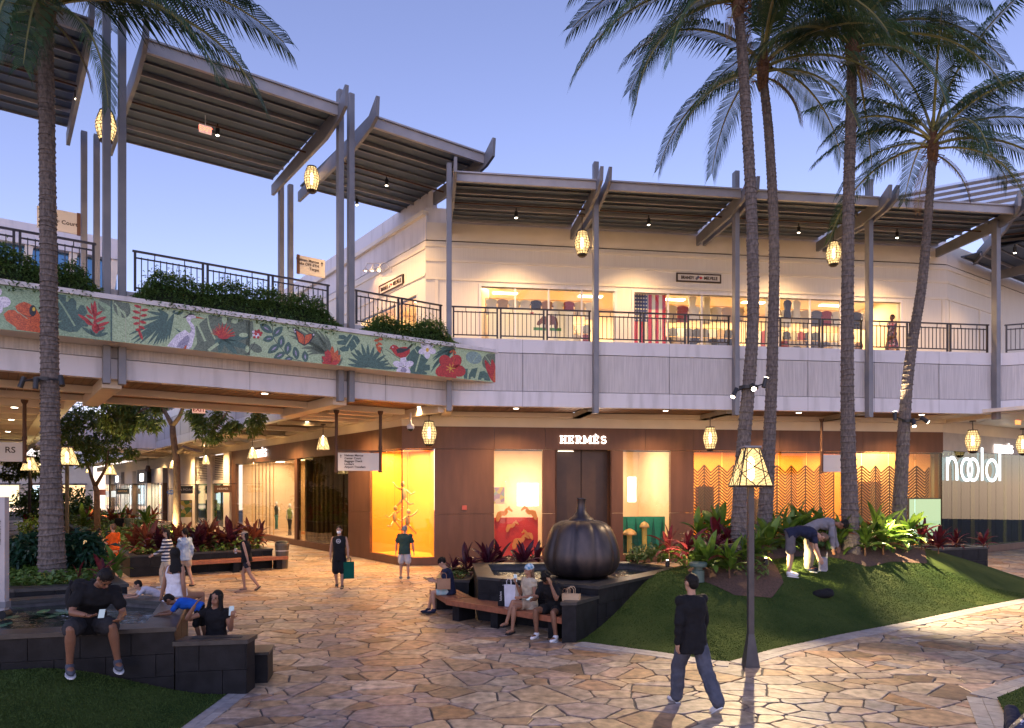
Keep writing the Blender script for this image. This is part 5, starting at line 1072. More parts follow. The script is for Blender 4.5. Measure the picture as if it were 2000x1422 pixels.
# ---------------------------------------------------------------- hanging and bridge signs
def hang_sign(label,fr,px0,px1,py0,py1,d,ztop,lines,posts=(1,1),arrow=None,align='LEFT'):
    x0,z1=fr.xz(px0,py0,d); x1,z0=fr.xz(px1,py1,d); o=empty('hanging_sign',fr.w(x0,d,z0),fr.a,label,'sign'); w=x1-x0; h=z1-z0
    bevel(MB().box(.04,w-.04,-.02,.02,0,h).build('panel',m_sign,o),.006); MB().obox((-.05,0,h+.06),(w+.05,0,h+.06),.05,.05).build('crossbar',m_iron,o)
    for k,x in enumerate((0,w)):
        if posts[k]: 
            T=ztop-z0; MB().lathe([(.075,-.05),(.075,.0),(.055,.02),(.055,T*.35),(.07,T*.36),(.07,T*.4),(.055,T*.42),(.05,T*.93),(.085,T*.96),(.1,T)],12,(x,0,0)).build('post',m_iron,o,smooth=False)
    n=len(lines); s=h/(n+1.3)
    for i,t in enumerate(lines): text('lettering',t,s*1.0,m_ink,o,(w*.18 if align=='LEFT' else w*.8,-.024,h-(i+1.25)*s),depth=.002,align=align,bold=.003)
    if arrow is not None:
        ax=w*(.1 if arrow==0 else .9); zz=h-1.1*s; MB().prism([(ax-.03,zz),(ax,zz+.05),(ax+.03,zz),(ax+.01,zz),(ax+.01,zz-.07),(ax-.01,zz-.07),(ax-.01,zz)],lambda a,b2,dd:(a,dd,b2),-.024,-.021).build('arrow',m_ink,o)
    return o
hang_sign('cream direction sign on two brown iron posts under the bridge',Fr(BF.w(0,0),18),657,741,884,920,.0,5.46,['Neiman Marcus','Center Court','Baggage Check','Lockers','Airport Transfers'],arrow=0) if False else None
SFr=Fr(BF.w(-3.2,2.6),12)
hs_=hang_sign('cream direction sign on two brown iron posts under the bridge',SFr,657,743,884,920,0,5.5,['Neiman Marcus','Center Court','Baggage Check','Lockers','Airport Transfers'],arrow=0)
hang_sign('blank cream hanging sign beside the third palm trunk',FF,1605,1656,888,922,-1.5,5.5,[],posts=(1,0)); hang_sign('cream hanging sign cut by the left edge under the gallery',Fr(LF.w(-2,-10.6),30),-40,48,862,902,0,5.5,['RS'],posts=(0,1),align='RIGHT')
def bsign(label,px0,px1,py0,py1,d,lines,brown,arrow):
    x0,z1=BF.xz(px0,py0,d); x1,z0=BF.xz(px1,py1,d); o=empty('direction_board',BF.w(x0,d,z0),BF.a,label,'sign'); w=x1-x0; h=z1-z0
    MB().box(0,w,-.03,.03,0,h).build('panel',m_sign,o); MB().box(*((-.1,-.001) if brown<0 else (w+.001,w+.1)),-.035,.035,-.02,h+.02).build('side_strip',m_brown,o)
    s=h/(len(lines)+1.6)
    for i,t in enumerate(lines): text('lettering',t,s*.95,m_ink,o,(w*.76 if arrow else w*.08,-.034,h-(i+1.3)*s),depth=.002,align='RIGHT' if arrow else 'LEFT',bold=.003)
    if arrow: ax=w*.88; zz=h-1.1*s; MB().prism([(ax-.05,zz),(ax,zz+.07),(ax+.05,zz),(ax+.012,zz),(ax+.012,zz-.1),(ax-.012,zz-.1),(ax-.012,zz)],lambda a,b2,dd:(a,dd,b2),-.036,-.031).build('arrow',m_ink,o)
bsign('cream direction board with up arrow fixed to the bridge rear posts',585,634,499,543,5.1,['Neiman Marcus','Saks OFF 5TH','Target'],-1,1); bsign('cream direction board half behind the near palm trunk',72,150,402,458,5.1,["Macy's",'Center Court'],1,0)
# small hanging shop signs of the left wing
def blade(label,px0,px1,py0,py1,d,mat,ink,words,oval=False):
    f=Fr(LF.w(0,d),36.4); c=LP(LF,(px0+px1)/2,(py0+py1)/2,d); Y=c.y; w=(px1-px0)/F*Y*1.05; h=(py1-py0)/F*Y; o=empty('blade_sign',c,R(25),label,'sign')
    if oval: MB().prism([(w/2*cos(t),h/2*sin(t)) for t in (2*pi*i/20 for i in range(20))],lambda a,b2,dd:(a,dd,b2),-.03,.03).build('panel',mat,o)
    else: bevel(MB().box(-w/2,w/2,-.03,.03,-h/2,h/2).build('panel',mat,o),.01)
    MB().tube([(-w/2,0,h/2+.1),(w/2+.3,0,h/2+.1)],.02,6).build('bracket',m_black,o)
    for x in (-w/3,w/3): MB().tube([(x,0,h/2),(x,0,h/2+.1)],.01,4).build('hanger',m_black,o)
    for i,t in enumerate(words): text('lettering',t,h*(.4 if len(words)==1 else .28),ink,o,(0,-.035,-h*.12+(len(words)-1)*.1*h-i*.3*h),depth=.003)
m_slate=mk('slate_sign',(.03,.04,.045),rough=.5); m_inkw=mk('sign_white',(.75,.72,.66),rough=.6)
blade('brown hanging shop sign beside the first pilaster',420,450,948,962,-.9,m_brown,m_inkw,['HERM\u00c8S']); blade('black hanging shop sign right of the tree trunk',350,375,949,964,-.9,m_slate,m_inkw,['ALA MOANA']); blade('blue oval hanging shop sign left of the tree trunk',327,343,957,966,-.9,mk('sign_blue',(.02,.09,.4),rough=.4),m_inkw,['OLD N'],True)
blade('dark hanging sign with tan letters above the far shops',229,250,954,965,-1.2,m_slate,m_gold,['ARITZIA']); blade('cream hanging shop sign at the far shops',208,224,959,971,-1.2,m_sign,m_ink,[]); blade('red-brown hanging shop sign at the far shops',190,205,956,967,-1.2,mk('sign_brick',(.3,.09,.06)),m_inkw,[])
# ---------------------------------------------------------------- basalt ponds, planters, benches
def ringwall(name,label,cat,poly,h,rim,capz=.06,z0=-.02,soil=None,water=None,capw=None,tile=.62,base=None):
    """retaining wall of coursed basalt slabs under a coping, round a polygon (counter-clockwise)"""
    if area(poly)<0: poly=poly[::-1]
    o=empty(name,(poly[0][0],poly[0][1],0),0,label,cat); ox,oy=poly[0]; P_=[(x-ox,y-oy) for x,y in poly]; inn=off(P_,rim); capin=off(P_,rim+.02); capout=off(P_,-.025); n=len(P_); rnd=random.Random(n*7+int(h*100))
    core_o=off(P_,.03)
    b=MB()
    for i in range(n):
        j=(i+1)%n; b.add([(*core_o[i],z0),(*core_o[j],z0),(*core_o[j],h-.06),(*core_o[i],h-.06),(*inn[i],z0),(*inn[j],z0),(*inn[j],h-.06),(*inn[i],h-.06)],[(0,1,2,3),(5,4,7,6),(3,2,6,7)])
    b.build('core',m_joint,o)
    for i in range(n):
        a=V((*P_[i],0)); c=V((*P_[(i+1)%n],0)); L_=(c-a).length; d=(c-a).normalized(); nn=V((d.y,-d.x,0)); rows=max(1,round((h-.06)/.3)); hh=(h-.06-z0)/rows
        if (a+c).y/2+oy>18.3 and h<1.2 and False: continue
        for r in range(rows):
            s=-(tile*.5 if r%2 else 0)
            while s<L_:
                u0=max(0,s)+.004; u1=min(L_,s+tile)-.004; s+=tile
                if u1-u0<.03: continue
                p=a+d*u0; q=a+d*u1; zb=z0+r*hh+.003; zt=z0+(r+1)*hh-.003; pr=rnd.uniform(0,.003)
                b=MB(); b.add([p+nn*pr+V((0,0,zb)),q+nn*pr+V((0,0,zb)),q+nn*pr+V((0,0,zt)),p+nn*pr+V((0,0,zt)),p-nn*.05+V((0,0,zb)),q-nn*.05+V((0,0,zb)),q-nn*.05+V((0,0,zt)),p-nn*.05+V((0,0,zt))],[(0,1,2,3),(1,5,6,2),(4,0,3,7),(3,2,6,7),(0,4,5,1)]); b.build('slab',m_basalt,o)
        j=(i+1)%n; b=MB(); e=d*.002
        b.add([V((*capout[i],h-.06))+e,V((*capout[j],h-.06))-e,V((*capout[j],h))-e,V((*capout[i],h))+e,V((*capin[i],h-.06))+e,V((*capin[j],h-.06))-e,V((*capin[j],h))-e,V((*capin[i],h))+e],[(0,1,2,3),(5,4,7,6),(3,2,6,7),(0,4,5,1),(0,3,7,4),(1,5,6,2)]); b.build('coping',m_basaltcap,o)
    if soil is not None: MB().slab([p for p in inn],soil-.05,soil).build('soil',m_mulch,o)
    return o,inn
POND2=[(-.74,15.4),(1.70,13.9),(4.13,16.97),(3.17,18.5),(-1.0,18.2)]
pd,inn2=ringwall('fountain_basin','dark basalt basin of water around the ribbed bronze sculpture','basin',POND2,.95,.34)
def watermat(name,c,sc,st):
    m=mk(name,c,rough=.04,spec=.6); nt=m.node_tree; b=nt.nodes['Principled BSDF']; tc=nt.nodes.new('ShaderNodeTexCoord'); mp=nt.nodes.new('ShaderNodeMapping'); mp.inputs['Scale'].default_value=(1,2.2,1); n=nt.nodes.new('ShaderNodeTexNoise'); n.inputs['Scale'].default_value=sc; n.inputs['Detail'].default_value=3; bp=nt.nodes.new('ShaderNodeBump'); bp.inputs['Strength'].default_value=st; bp.inputs['Distance'].default_value=.05
    nt.links.new(tc.outputs['Object'],mp.inputs[0]); nt.links.new(mp.outputs[0],n.inputs['Vector']); nt.links.new(n.outputs[0],bp.inputs['Height']); nt.links.new(bp.outputs[0],b.inputs['Normal']); b.inputs['IOR'].default_value=1.5; return m
m_water=watermat('pond_water',(.012,.02,.016),3.0,.55)
w=MB().slab([(x+POND2[0][0],y+POND2[0][1]) for x,y in inn2],.78,.80).build('water',m_water); tag(w,'still dark water in the basin below the bronze sculpture',kind='structure')
o=empty('wall_pier',(1.17,13.16,0),0,'low basalt end pier closing the bench beside the turf mound','wall')
pr=[(.93,13.13),(1.20,13.16),(1.70,13.92),(1.28,14.17)]; MB().slab([(x-1.17,y-13.16) for x,y in pr],0,.70).build('body',m_basalt,o); MB().slab([(x-1.17,y-13.16) for x,y in off(pr,-.02)],.701,.76).build('coping',m_basaltcap,o)
def cushion(px): pass
# planter left of the basin and the low block seat
ringwall('planter_box','dark basalt planter with dark red ti plants behind the bench','planter',[(-1.95,17.0),(-1.05,16.3),(-.75,15.6),(-.98,18.2),(-1.2,19.4),(.9,20.1),(2.6,20.0),(2.8,18.6),(-.9,18.28),(-1.1,18.9)][:0] or [(-1.9,17.5),(-1.06,17.3),(-1.0,18.3),(2.6,18.75),(2.5,19.9),(-1.9,19.6)],.62,.16,soil=.52)
# benches
def bench(name,label,a,b2,depth,legs,side=1,n=6,h=.45):
    a=V((*a,0)); b2=V((*b2,0)); d=(b2-a).normalized(); nn=V((-d.y,d.x,0))*side; L_=(b2-a).length; o=empty(name,a,0,label,'bench'); rnd=random.Random(int(a.x*100)); w=depth/n
    for i in range(n):
        b=MB(); b.att=rnd.random(); p=nn*(i*w+w*.5); b.obox(p+V((0,0,h-.03)),p+d*L_+V((0,0,h-.03)),w-.012,.06); bevel(b.build('slat',m_bench,o,attr='rnd'),.004,1)
    b=MB(); b.att=.5; b.obox(nn*-.016+V((0,0,h-.05)),nn*-.016+d*L_+V((0,0,h-.05)),.03,.11); b.build('front_rail',m_bench,o,attr='rnd')
    for t in legs:
        p=d*L_*t+nn*.08; q=nn*(depth-.12)
        b=MB(); b.add([p-d*.1,p+d*.1,p+d*.1+q,p-d*.1+q,p-d*.1+V((0,0,h-.07)),p+d*.1+V((0,0,h-.07)),p+d*.1+q+V((0,0,h-.07)),p-d*.1+q+V((0,0,h-.07))],[(0,3,2,1),(4,5,6,7),(0,1,5,4),(1,2,6,5),(2,3,7,6),(3,0,4,7)]); b.build('leg',m_basalt,o)
    return o
bench('bench','red hardwood slat bench in front of the bronze sculpture',(-1.42,15.35),(.95,13.2),.62,(.06,.42,.9))
bench('bench','short slatted hardwood bench where the person with the tablet sits',(-1.95,16.9),(-1.42,15.45),.6,(.1,),1,5)
# court planters (in the left-wing frame)
def lpl(s0,s1,y0,y1): return [tuple(LF.w(s,y)[:2]) for s,y in ((s0,y0),(s1,y0),(s1,y1),(s0,y1))]
CP=[(lpl(-17,-2.2,-8.6,-4.05),'long dark basalt planter of green cover and red ti plants in the left court'),(lpl(-33,-20,-8.6,-4.4),'second planter further back in the left court'),(lpl(-52,-37,-8.6,-4.6),'third planter far back in the left court')]
for pl_,lb_ in CP: ringwall('planter_box',lb_,'planter',pl_,.70,.2,soil=.6,tile=1.2)
c0,c1=LF.w(-2.2,-6.6),LF.w(-2.2,-4.0); bench('bench','red hardwood bench along the long court planter',tuple((LF.w(-1.55,-7.2))[:2]),tuple((LF.w(-1.55,-3.7))[:2]),.55,(.06,.5,.92))
bench('bench','red hardwood bench on the left side of the court planter',tuple((LF.w(-9.5,-9.2))[:2]),tuple((LF.w(-5,-9.2))[:2]),.5,(.06,.5,.92))
# trash can
p=gp(551,1110); b=MB(); b.lathe([(.19,0),(.2,.02),(.24,.78),(.25,.8),(.25,.9),(.2,.93),(.19,.86)],20); o=empty('litter_bin',p,0,'round grey metal litter bin at the end of the planter bench','litter bin'); b.build('body',mk('bin_metal',(.09,.085,.075),rough=.4,metal=.5),o,smooth=False); MB().lathe([(.243,.62),(.247,.62),(.249,.66),(.245,.66)],20).build('band',m_steellt,o); MB().lathe([(.24,.9),(.2,.97),(.05,1.0)],20).build('lid',m_black,o)
# ---------------------------------------------------------------- left pond
POND1=[(-4.68,9.75),(-5.6,12.17),(-7.66,13.0),(-8.9,12.15),(-10.9,11.2),(-10.6,8.2)]
pd,inn1=ringwall('pond_wall','low black basalt pond wall at lower left','pond',POND1,.97,.38)
w=MB().slab([(x+POND1[::(1 if area(POND1)>0 else -1)][0][0],y+POND1[::(1 if area(POND1)>0 else -1)][0][1]) for x,y in inn1],.82,.84).build('water',m_water); tag(w,'rippled pond water at lower left',kind='structure')
o,_=ringwall('low_wall','lower stepped basalt wall at the end of the left pond','wall',[(-4.66,9.74),(-3.73,9.9),(-3.73,10.22),(-4.66,10.1)],.765,.1); MB().slab([(-.85,.0),(.02,.16),(.02,.46),(-.85,.35)],.3,.74).build('fill',m_basaltcap,o,loc=(-.05,.0,0)) if False else None
ringwall('planter_box','basalt planter around the near palm behind the left pond','planter',[(-7.35,13.45),(-9.75,16.6),(-13.5,16.6),(-12.5,12.6),(-9.0,12.75)],1.06,.4,soil=.98)
st=empty('stone_bench',(-4.1,10.55,0),R(10),'low basalt block seat behind the stepped wall','bench'); MB().box(-.75,.45,-.18,.3,0,.42).build('body',m_basalt,st); MB().box(-.77,.47,-.2,.32,.421,.46).build('coping',m_basaltcap,st)
# ---------------------------------------------------------------- sculpture: a plain ribbed bronze gourd as a stand-in
sc_=empty('bronze_sculpture',(1.55,15.75,.8),0,'large dark bronze ribbed gourd sculpture standing in the basin','sculpture')
m_br=mk('dark_bronze',(.03,.027,.032),(.085,.066,.06),scale=3,rough=.42,metal=.7,stretch=(1,1,.35),detail=8,bump=.2,bscale=25)
prof=[(.34,.10),(.60,.12),(.76,.22),(.845,.38),(.87,.55),(.84,.75),(.775,.97),(.71,1.13),(.645,1.24),(.52,1.335),(.34,1.375),(.2,1.36),(.02,1.34)]
b=MB(); b.lathe(prof,96,mod=lambda a,i: 1-.075*(abs(cos(a*5+.3))**-.0 if False else (1-abs(sin(a*5)))**2.2)*(1 if i<10 else .4)); g=b.build('body',m_br,sc_,smooth=True); g.modifiers.new('sub','SUBSURF').render_levels=1
MB().lathe([(.30,1.33),(.27,1.40),(.19,1.46),(.11,1.56),(.085,1.72),(.10,1.84),(.11,1.86),(.0,1.87)],20).build('stem',m_br,sc_,smooth=True)
MB().lathe([(.95,-.1),(.95,.04),(.9,.06),(.01,.06)],32).build('plinth',m_basalt,sc_); MB().lathe([(.7,.061),(.7,.10),(.01,.1)],32).build('footing',m_br,sc_)
# ---------------------------------------------------------------- lamp post
def lamp_post(label,p,k=1.0,power=60,detail=True,grp=None):
    o=empty('lamp_post',p,0,label,'lamp post',grp); o.scale=(k,k,k)
    m_mast=bpy.data.materials.get('mast_grey') or mk('mast_grey',(.055,.052,.056),(.08,.075,.078),scale=5,rough=.45,metal=.4)
    MB().lathe([(.16,0),(.155,.05),(.07,.5),(.055,.56)],4,mod=None).build('base',m_mast,o,rot=(0,0,pi/4)); MB().box(-.045,.045,-.045,.045,.5,3.0).build('pole',m_mast,o)
    hz=2.92; b=MB(); A=[]; w0,w1,h0=.27,.115,.62
    def pt(s,t,i): 
        w=w0+(w1-w0)*t; c=[(-w,-w),(w,-w),(w,w),(-w,w)]; a=V(c[i]);b_=V(c[(i+1)%4]); q=a.lerp(b_,s); return V((q.x,q.y,hz+h0*t))
    for i in range(4): b.add([pt(0,0,i),pt(1,0,i),pt(1,1,i),pt(0,1,i)],[(0,1,2,3)])
    b.build('shade',m_pane,o)
    b=MB()
    for i in range(4):
        for s,t,s2,t2 in ((0,0,0,1),(0,0,1,0),(0,1,1,1)): b.tube([pt(s,t,i)*1.0,pt(s2,t2,i)],.016 if t==t2 else .012,4)
        for s,t,s2,t2 in ((.5,0,1,.33),(.5,0,0,.33),(0,.33,.5,.5),(1,.33,.5,.5),(.5,.5,0,.72),(.5,.5,1,.72),(0,.72,.5,1),(1,.72,.5,1),(.2,0,.1,1),(.8,0,.9,1)): b.tube([pt(s,t,i),pt(s2,t2,i)],.009,4)
        if detail:
            for j in range(12):
                t=.06+j*.075; b.tube([pt(.02,min(1,t+.05),i),pt(.5,max(0,t-.06),i)],.0035,3,False); b.tube([pt(.98,min(1,t+.05),i),pt(.5,max(0,t-.06),i)],.0035,3,False)
    b.build('lattice',m_bronze,o); MB().box(-w1-.02,w1+.02,-w1-.02,w1+.02,hz+h0,hz+h0+.03).build('cap',m_steel,o); MB().lathe([(.01,.0),(.06,.05),(.06,.35),(.01,.4)],8,(0,0,hz+.08)).build('bulb',m_bulb,o)
    lamp('post_lamp','POINT',(0,0,hz+.28),power,(1,.68,.32),o,size=.07); return o
lamp_post('tall grey lamp post with lit square lattice shade in front of the turf mound',gp(1466,1301),1.0,70)
for i,(px,Y,w_) in enumerate(((131,33,'right beside the near palm trunk'),(80,50,'farthest left'),(58,44,'left edge of the court'),(215,58,'behind the small tree'))):
    p=V(((px-1000)/F*Y,Y,0)); lamp_post(f'distant lit lamp post in the left court, {w_}',p,1.35,120,False,'distant court lamp posts')
# ---------------------------------------------------------------- small things on the ground
p=V((4.02,15.2,mound(4.0,15.2)+.05)); o=empty('garden_light',p,0,'squat green mushroom-shaped garden light on the mulch','garden light'); mg=mk('green_metal',(.07,.11,.09),rough=.5); MB().lathe([(.13,-.05),(.13,.2),(.09,.21),(.09,.28)],16).build('body',mg,o); MB().lathe([(.18,.28),(.19,.3),(.19,.36),(.16,.38),(.01,.38)],18).build('cap',mg,o)
p=V((4.75,15.45,mound(4.75,15.45)+.15)); o=empty('flood_light',p,R(15),'black louvred floodlight on a stake among the plants','floodlight'); MB().box(-.15,.15,-.03,.1,.3,.62).build('housing',m_black,o)
for i in range(7): MB().box(-.14,.14,-.06,-.031,.33+i*.04,.345+i*.04).build('louvre',m_black,o)
MB().tube([(0,.03,-.1),(0,.03,.3)],.015,6).build('stake',m_black,o)
# grey banner mast at the left edge
p=at(6,1290,9.9); o=empty('banner_mast',(p.x-.0,11.0,.9),0,'pale grey metal mast at the left edge','mast'); x=(6-1000)/F*11-p.x; MB().box(x-.07,x+.06,-.05,.05,0,1.85).build('pole',m_steellt,o); MB().box(x-.09,x+.08,-.06,.06,.12,.22).build('clamp',m_steel,o); MB().tube([(x+.05,-.1,0.02),(x+.05,.05,.02)],.07,12).build('roller',m_black,o); text('lettering','AURORA 16',.07,m_ink,o,(x-.0,-.056,1.3),rot=(R(90),R(-90),0),depth=.002)

c=LP(LF,362,994,-.9); k_=c.y/F; ps=empty('poster_stand',(c.x,c.y,0),R(20),'upright framed poster stand with a yellow plant picture beside the tree trunk','poster stand'); w_=22*k_; hb=c.z-16*k_; ht=c.z+16*k_
MB().box(-w_/2,w_/2,-.03,.03,max(.1,hb),ht).build('board',splash('plant_poster',[(.55,.5,.4),(.5,.38,.05),(.08,.2,.04),(.6,.55,.48),(.55,.42,.1)],3.2),ps)
for x in (-w_/2-.04,w_/2+.0): MB().box(x,x+.04,-.04,.04,0,ht+.04).build('upright',m_black,ps)
MB().box(-w_/2,w_/2,-.04,.04,ht,ht+.04).build('top_bar',m_black,ps)
# ---------------------------------------------------------------- vegetation
def leafmat(name,c,c2,rough=.45,trans=.25,scale=3.0,spec=.28):
    m=mk(name,c,c2,scale=scale,rough=rough,spec=spec); nt=m.node_tree; b=nt.nodes['Principled BSDF']; col=b.inputs['Base Color'].links[0].from_socket
    oi=nt.nodes.new('ShaderNodeObjectInfo'); mr=nt.nodes.new('ShaderNodeMapRange'); mr.inputs[3].default_value=.65; mr.inputs[4].default_value=1.3; mx=nt.nodes.new('ShaderNodeMix'); mx.data_type='RGBA'; mx.blend_type='MULTIPLY'; mx.inputs[0].default_value=1
    nt.links.new(oi.outputs['Random'],mr.inputs[0]); nt.links.new(col,mx.inputs[6]); nt.links.new(mr.outputs[0],mx.inputs[7]); nt.links.new(mx.outputs[2],b.inputs['Base Color'])
    t=nt.nodes.new('ShaderNodeBsdfTranslucent'); nt.links.new(mx.outputs[2],t.inputs[0]); ms=nt.nodes.new('ShaderNodeMixShader'); ms.inputs[0].default_value=trans; o=nt.nodes['Material Output']
    nt.links.new(b.outputs[0],ms.inputs[1]); nt.links.new(t.outputs[0],ms.inputs[2]); nt.links.new(ms.outputs[0],o.inputs[0]); return m
m_frond=leafmat('palm_frond',(.02,.056,.024),(.046,.092,.03),rough=.42,trans=.2); m_rachis=mk('frond_rib',(.22,.20,.06),(.16,.16,.05),rough=.5)
m_trunk=mk('palm_bark',(.06,.05,.046),(.185,.15,.13),scale=9,rough=.9,stretch=(2.5,2.5,1),bump=.8,bscale=28,lo=.3,hi=.72); m_fiber=mk('palm_fibre',(.09,.045,.025),(.17,.09,.05),scale=20,rough=.95,bump=.6)
def frond_mesh(L,e0,e1,seed,nl=80,ll=1.1,leafm=None):
    rnd=random.Random(seed); b=MB(); pts=[]; p=V((0,0,0)); N=14; side=rnd.uniform(-.25,.25)
    for i in range(N+1):
        t=i/N; e=e0+(e1-e0)*t**.9; pts.append(p.copy()); st=L/N; p=p+V((cos(e)*cos(side*t),cos(e)*sin(side*t),sin(e)))*st
    b.cur=1; b.tube(pts,[.045*(1-.9*i/N)+.006 for i in range(N+1)],5)
    b.cur=0
    def P(t):
        f=t*N; i=min(N-1,int(f)); return pts[i].lerp(pts[i+1],f-i),(pts[i+1]-pts[i]).normalized()
    roll=rnd.uniform(-.3,.3)
    for k in range(nl):
        t=.13+.87*(k/(nl-1)); q,tg=P(min(.999,t)); sd=tg.cross(V((0,0,1))); 
        if sd.length<.05: sd=V((0,1,0))
        sd.normalize(); up=sd.cross(tg)
        for s in (-1,1):
            l=ll*(.35+.65*sin(pi*min(1,.18+.75*t)))*rnd.uniform(.82,1.08); 
            d=(tg*(.55+.5*t)+sd*s*(1.0-.35*t)+up*(.28+roll*s)).normalized(); g=V((0,0,-1)); w=.021*rnd.uniform(.8,1.2)
            m_=q+d*l*.5+g*l*.10; e=m_+(d*.55+g*rnd.uniform(.45,.95)).normalized()*l*.5; wv=tg*w
            b.add([q-wv*.6,q+wv*.6,m_+wv,m_-wv,e],[(0,1,2,3),(3,2,4)])
    return b.mesh('frond',[leafm or m_frond,m_rachis])
FV={}
for nm,(e0,e1) in dict(up=(78,25),hi=(58,-15),mid=(36,-48),low=(14,-68),hang=(-12,-82)).items(): FV[nm]=[frond_mesh(4.3,R(e0),R(e1),hash(nm)%97+s*7) for s in range(2)] if False else [frond_mesh(4.3,R(e0),R(e1),{'up':3,'hi':5,'mid':9,'low':13,'hang':17}[nm]+s*31) for s in range(2)]
m_deadf=leafmat('dead_frond',(.10,.06,.03),(.17,.10,.05),rough=.8,trans=.1); DEAD=frond_mesh(3.2,R(-30),R(-86),41,46,.8,m_deadf)
def palm(label,path,radii,Y,fr,base_z,seed,scale=1.0,clamp=None):
    P_=[at(x,y,Y) for x,y in path]; P_[0].z=base_z; o=empty('coconut_palm',P_[0],0,label,'palm tree','tall coconut palms'); rnd=random.Random(seed); P_=[p-P_[0] for p in P_]
    # smooth the path, ring scars as small ledges
    def cr(t):
        n=len(P_)-1; f=t*n; i=min(n-1,int(f)); u=f-i; a,b_,c,d=P_[max(0,i-1)],P_[i],P_[i+1],P_[min(n,i+2)]
        return .5*((2*b_)+(c-a)*u+(2*a-5*b_+4*c-d)*u*u+(3*b_-a-3*c+d)*u**3)
    Lg=sum((P_[i+1]-P_[i]).length for i in range(len(P_)-1)); n=14; vs=[]; fs=[]; k=0; t=0; rows=0
    def rr(t):
        f=t*(len(radii)-1); i=min(len(radii)-2,int(f)); return radii[i]+(radii[i+1]-radii[i])*(f-i)
    while t<1:
        sp=rnd.uniform(.07,.14)/Lg; tl=[rnd.uniform(-.025,.025) for _ in range(2)]
        for dt,kr in ((0,1.05+rnd.uniform(0,.05)),(sp*.25,.985),(sp*.85,.97)):
            tt=min(1,t+dt); c=cr(tt); r=rr(tt)*kr
            for j in range(n):
                a=2*pi*j/n; rj=r*(1+rnd.uniform(-.02,.02)); vs.append((c.x+rj*cos(a),c.y+rj*sin(a),c.z+tl[0]*cos(a)+tl[1]*sin(a)+rnd.uniform(-.008,.008)))
            rows+=1
        t+=sp
    b=MB(); b.add(vs,[(i*n+j,i*n+(j+1)%n,(i+1)*n+(j+1)%n,(i+1)*n+j) for i in range(rows-1) for j in range(n)]); b.build('trunk',m_trunk,o)
    top=cr(1.0); r=radii[-1]; tg=(cr(1)-cr(.97)).normalized()
    b=MB(); b.lathe([(r*1.0,-.35),(r*1.35,-.1),(r*1.5,.15),(r*1.25,.45),(r*.8,.8),(r*.3,1.05)],12,top); 
    for i in range(26): a=rnd.uniform(0,2*pi); z=rnd.uniform(-.25,.5); q=top+V((cos(a)*r*1.3,sin(a)*r*1.3,z)); b.obox(q,q+V((cos(a)*.16,sin(a)*.16,rnd.uniform(-.25,.2))),.05,.01)
    b.build('crown_fibre',m_fiber,o)
    for i,(az,kd,k) in enumerate(fr):
        put('frond',FV[kd][i%2],o,top+V((cos(R(az))*r*.8,sin(R(az))*r*.8,{'up':.75,'hi':.6,'mid':.4,'low':.25,'hang':.1}[kd])),(rnd.uniform(-.15,.15),rnd.uniform(-.06,.06),R(az)),k*scale*rnd.uniform(.94,1.05))
    for i in range(2): put('dead_frond',DEAD,o,top+V((0,0,.0)),(0,0,rnd.uniform(0,6.28)),rnd.uniform(.4,.62))
    return o
def ring_fr(seed,n=17,extra=()):
    rnd=random.Random(seed); out=[]
    for i in range(n):
        az=i*137.5+rnd.uniform(-12,12)+seed*31; out.append((az,['up','hi','hi','mid','mid','low'][i*6//n] if rnd.random()<.85 else rnd.choice(('mid','low')),rnd.uniform(.85,1.05)))
    return out+list(extra)
palm('thick near palm trunk at the left with fronds over the bridge',[(102,1110),(99,900),(97,700),(94,450),(91,200),(88,30)],[.28,.19,.172,.16,.15,.14],15,[(2,'low',1.28),(-12,'low',1.15),(-30,'hang',.85),(286,'hang',1.0),(300,'hang',.9),(14,'mid',1.2),(-14,'mid',1.12),(35,'hi',1.0),(175,'low',1.05),(150,'mid',1.0),(200,'mid',1.0),(-60,'low',.9),(-95,'mid',.9),(240,'hang',1.0),(100,'hi',1),(60,'up',.9),(130,'hi',1),(-30,'hi',1.0),(185,'hang',.95),(215,'low',1.0),(290,'hi',1.0)],1.0,1)
palm('leaning palm right behind the lamp post, tallest of the four',[(1443,1075),(1450,900),(1470,640),(1467,400),(1454,170),(1442,10)],[.24,.165,.14,.132,.122,.115],16.8,[(180,'low',1.0),(195,'hang',1.02),(165,'mid',1.05),(205,'low',.95),(150,'hi',1),(232,'mid',1),(185,'mid',1.0),(20,'mid',.95),(-15,'low',.9),(60,'hi',1),(100,'up',1),(-60,'mid',.95),(-100,'hi',1),(120,'mid',1.0),(-40,'hi',1),(215,'hang',.9)],mound(5.5,16.8),2)
palm('slim straight palm just right of the leaning palm',[(1490,1060),(1505,800),(1512,500),(1503,280),(1490,150)],[.22,.15,.13,.118,.108],18.6,ring_fr(3,11,[(-5,'mid',1.1),(-25,'low',1.0),(195,'hang',.85),(-40,'hang',.8)]),mound(6.5,18.6),3,.9)
palm('straight palm right of centre between two gallery posts',[(1662,1060),(1655,760),(1657,420),(1662,230),(1664,105)],[.235,.16,.144,.13,.115],18.3,ring_fr(4,12,[(0,'mid',1.1),(12,'hi',1.1),(-20,'low',1.0),(170,'hi',1.0),(-60,'hang',.85)]),mound(8.8,18.3),4,.95)
palm('rightmost palm with curved trunk and lower crown',[(1753,1040),(1772,750),(1800,560),(1812,430),(1822,300)],[.21,.145,.13,.115,.1],20.2,ring_fr(6,12,[(175,'low',.8),(-10,'low',1.0),(-45,'hang',.75),(15,'hi',1.15),(30,'mid',1.1),(165,'mid',.85)]),mound(11,20.2),5,.92)
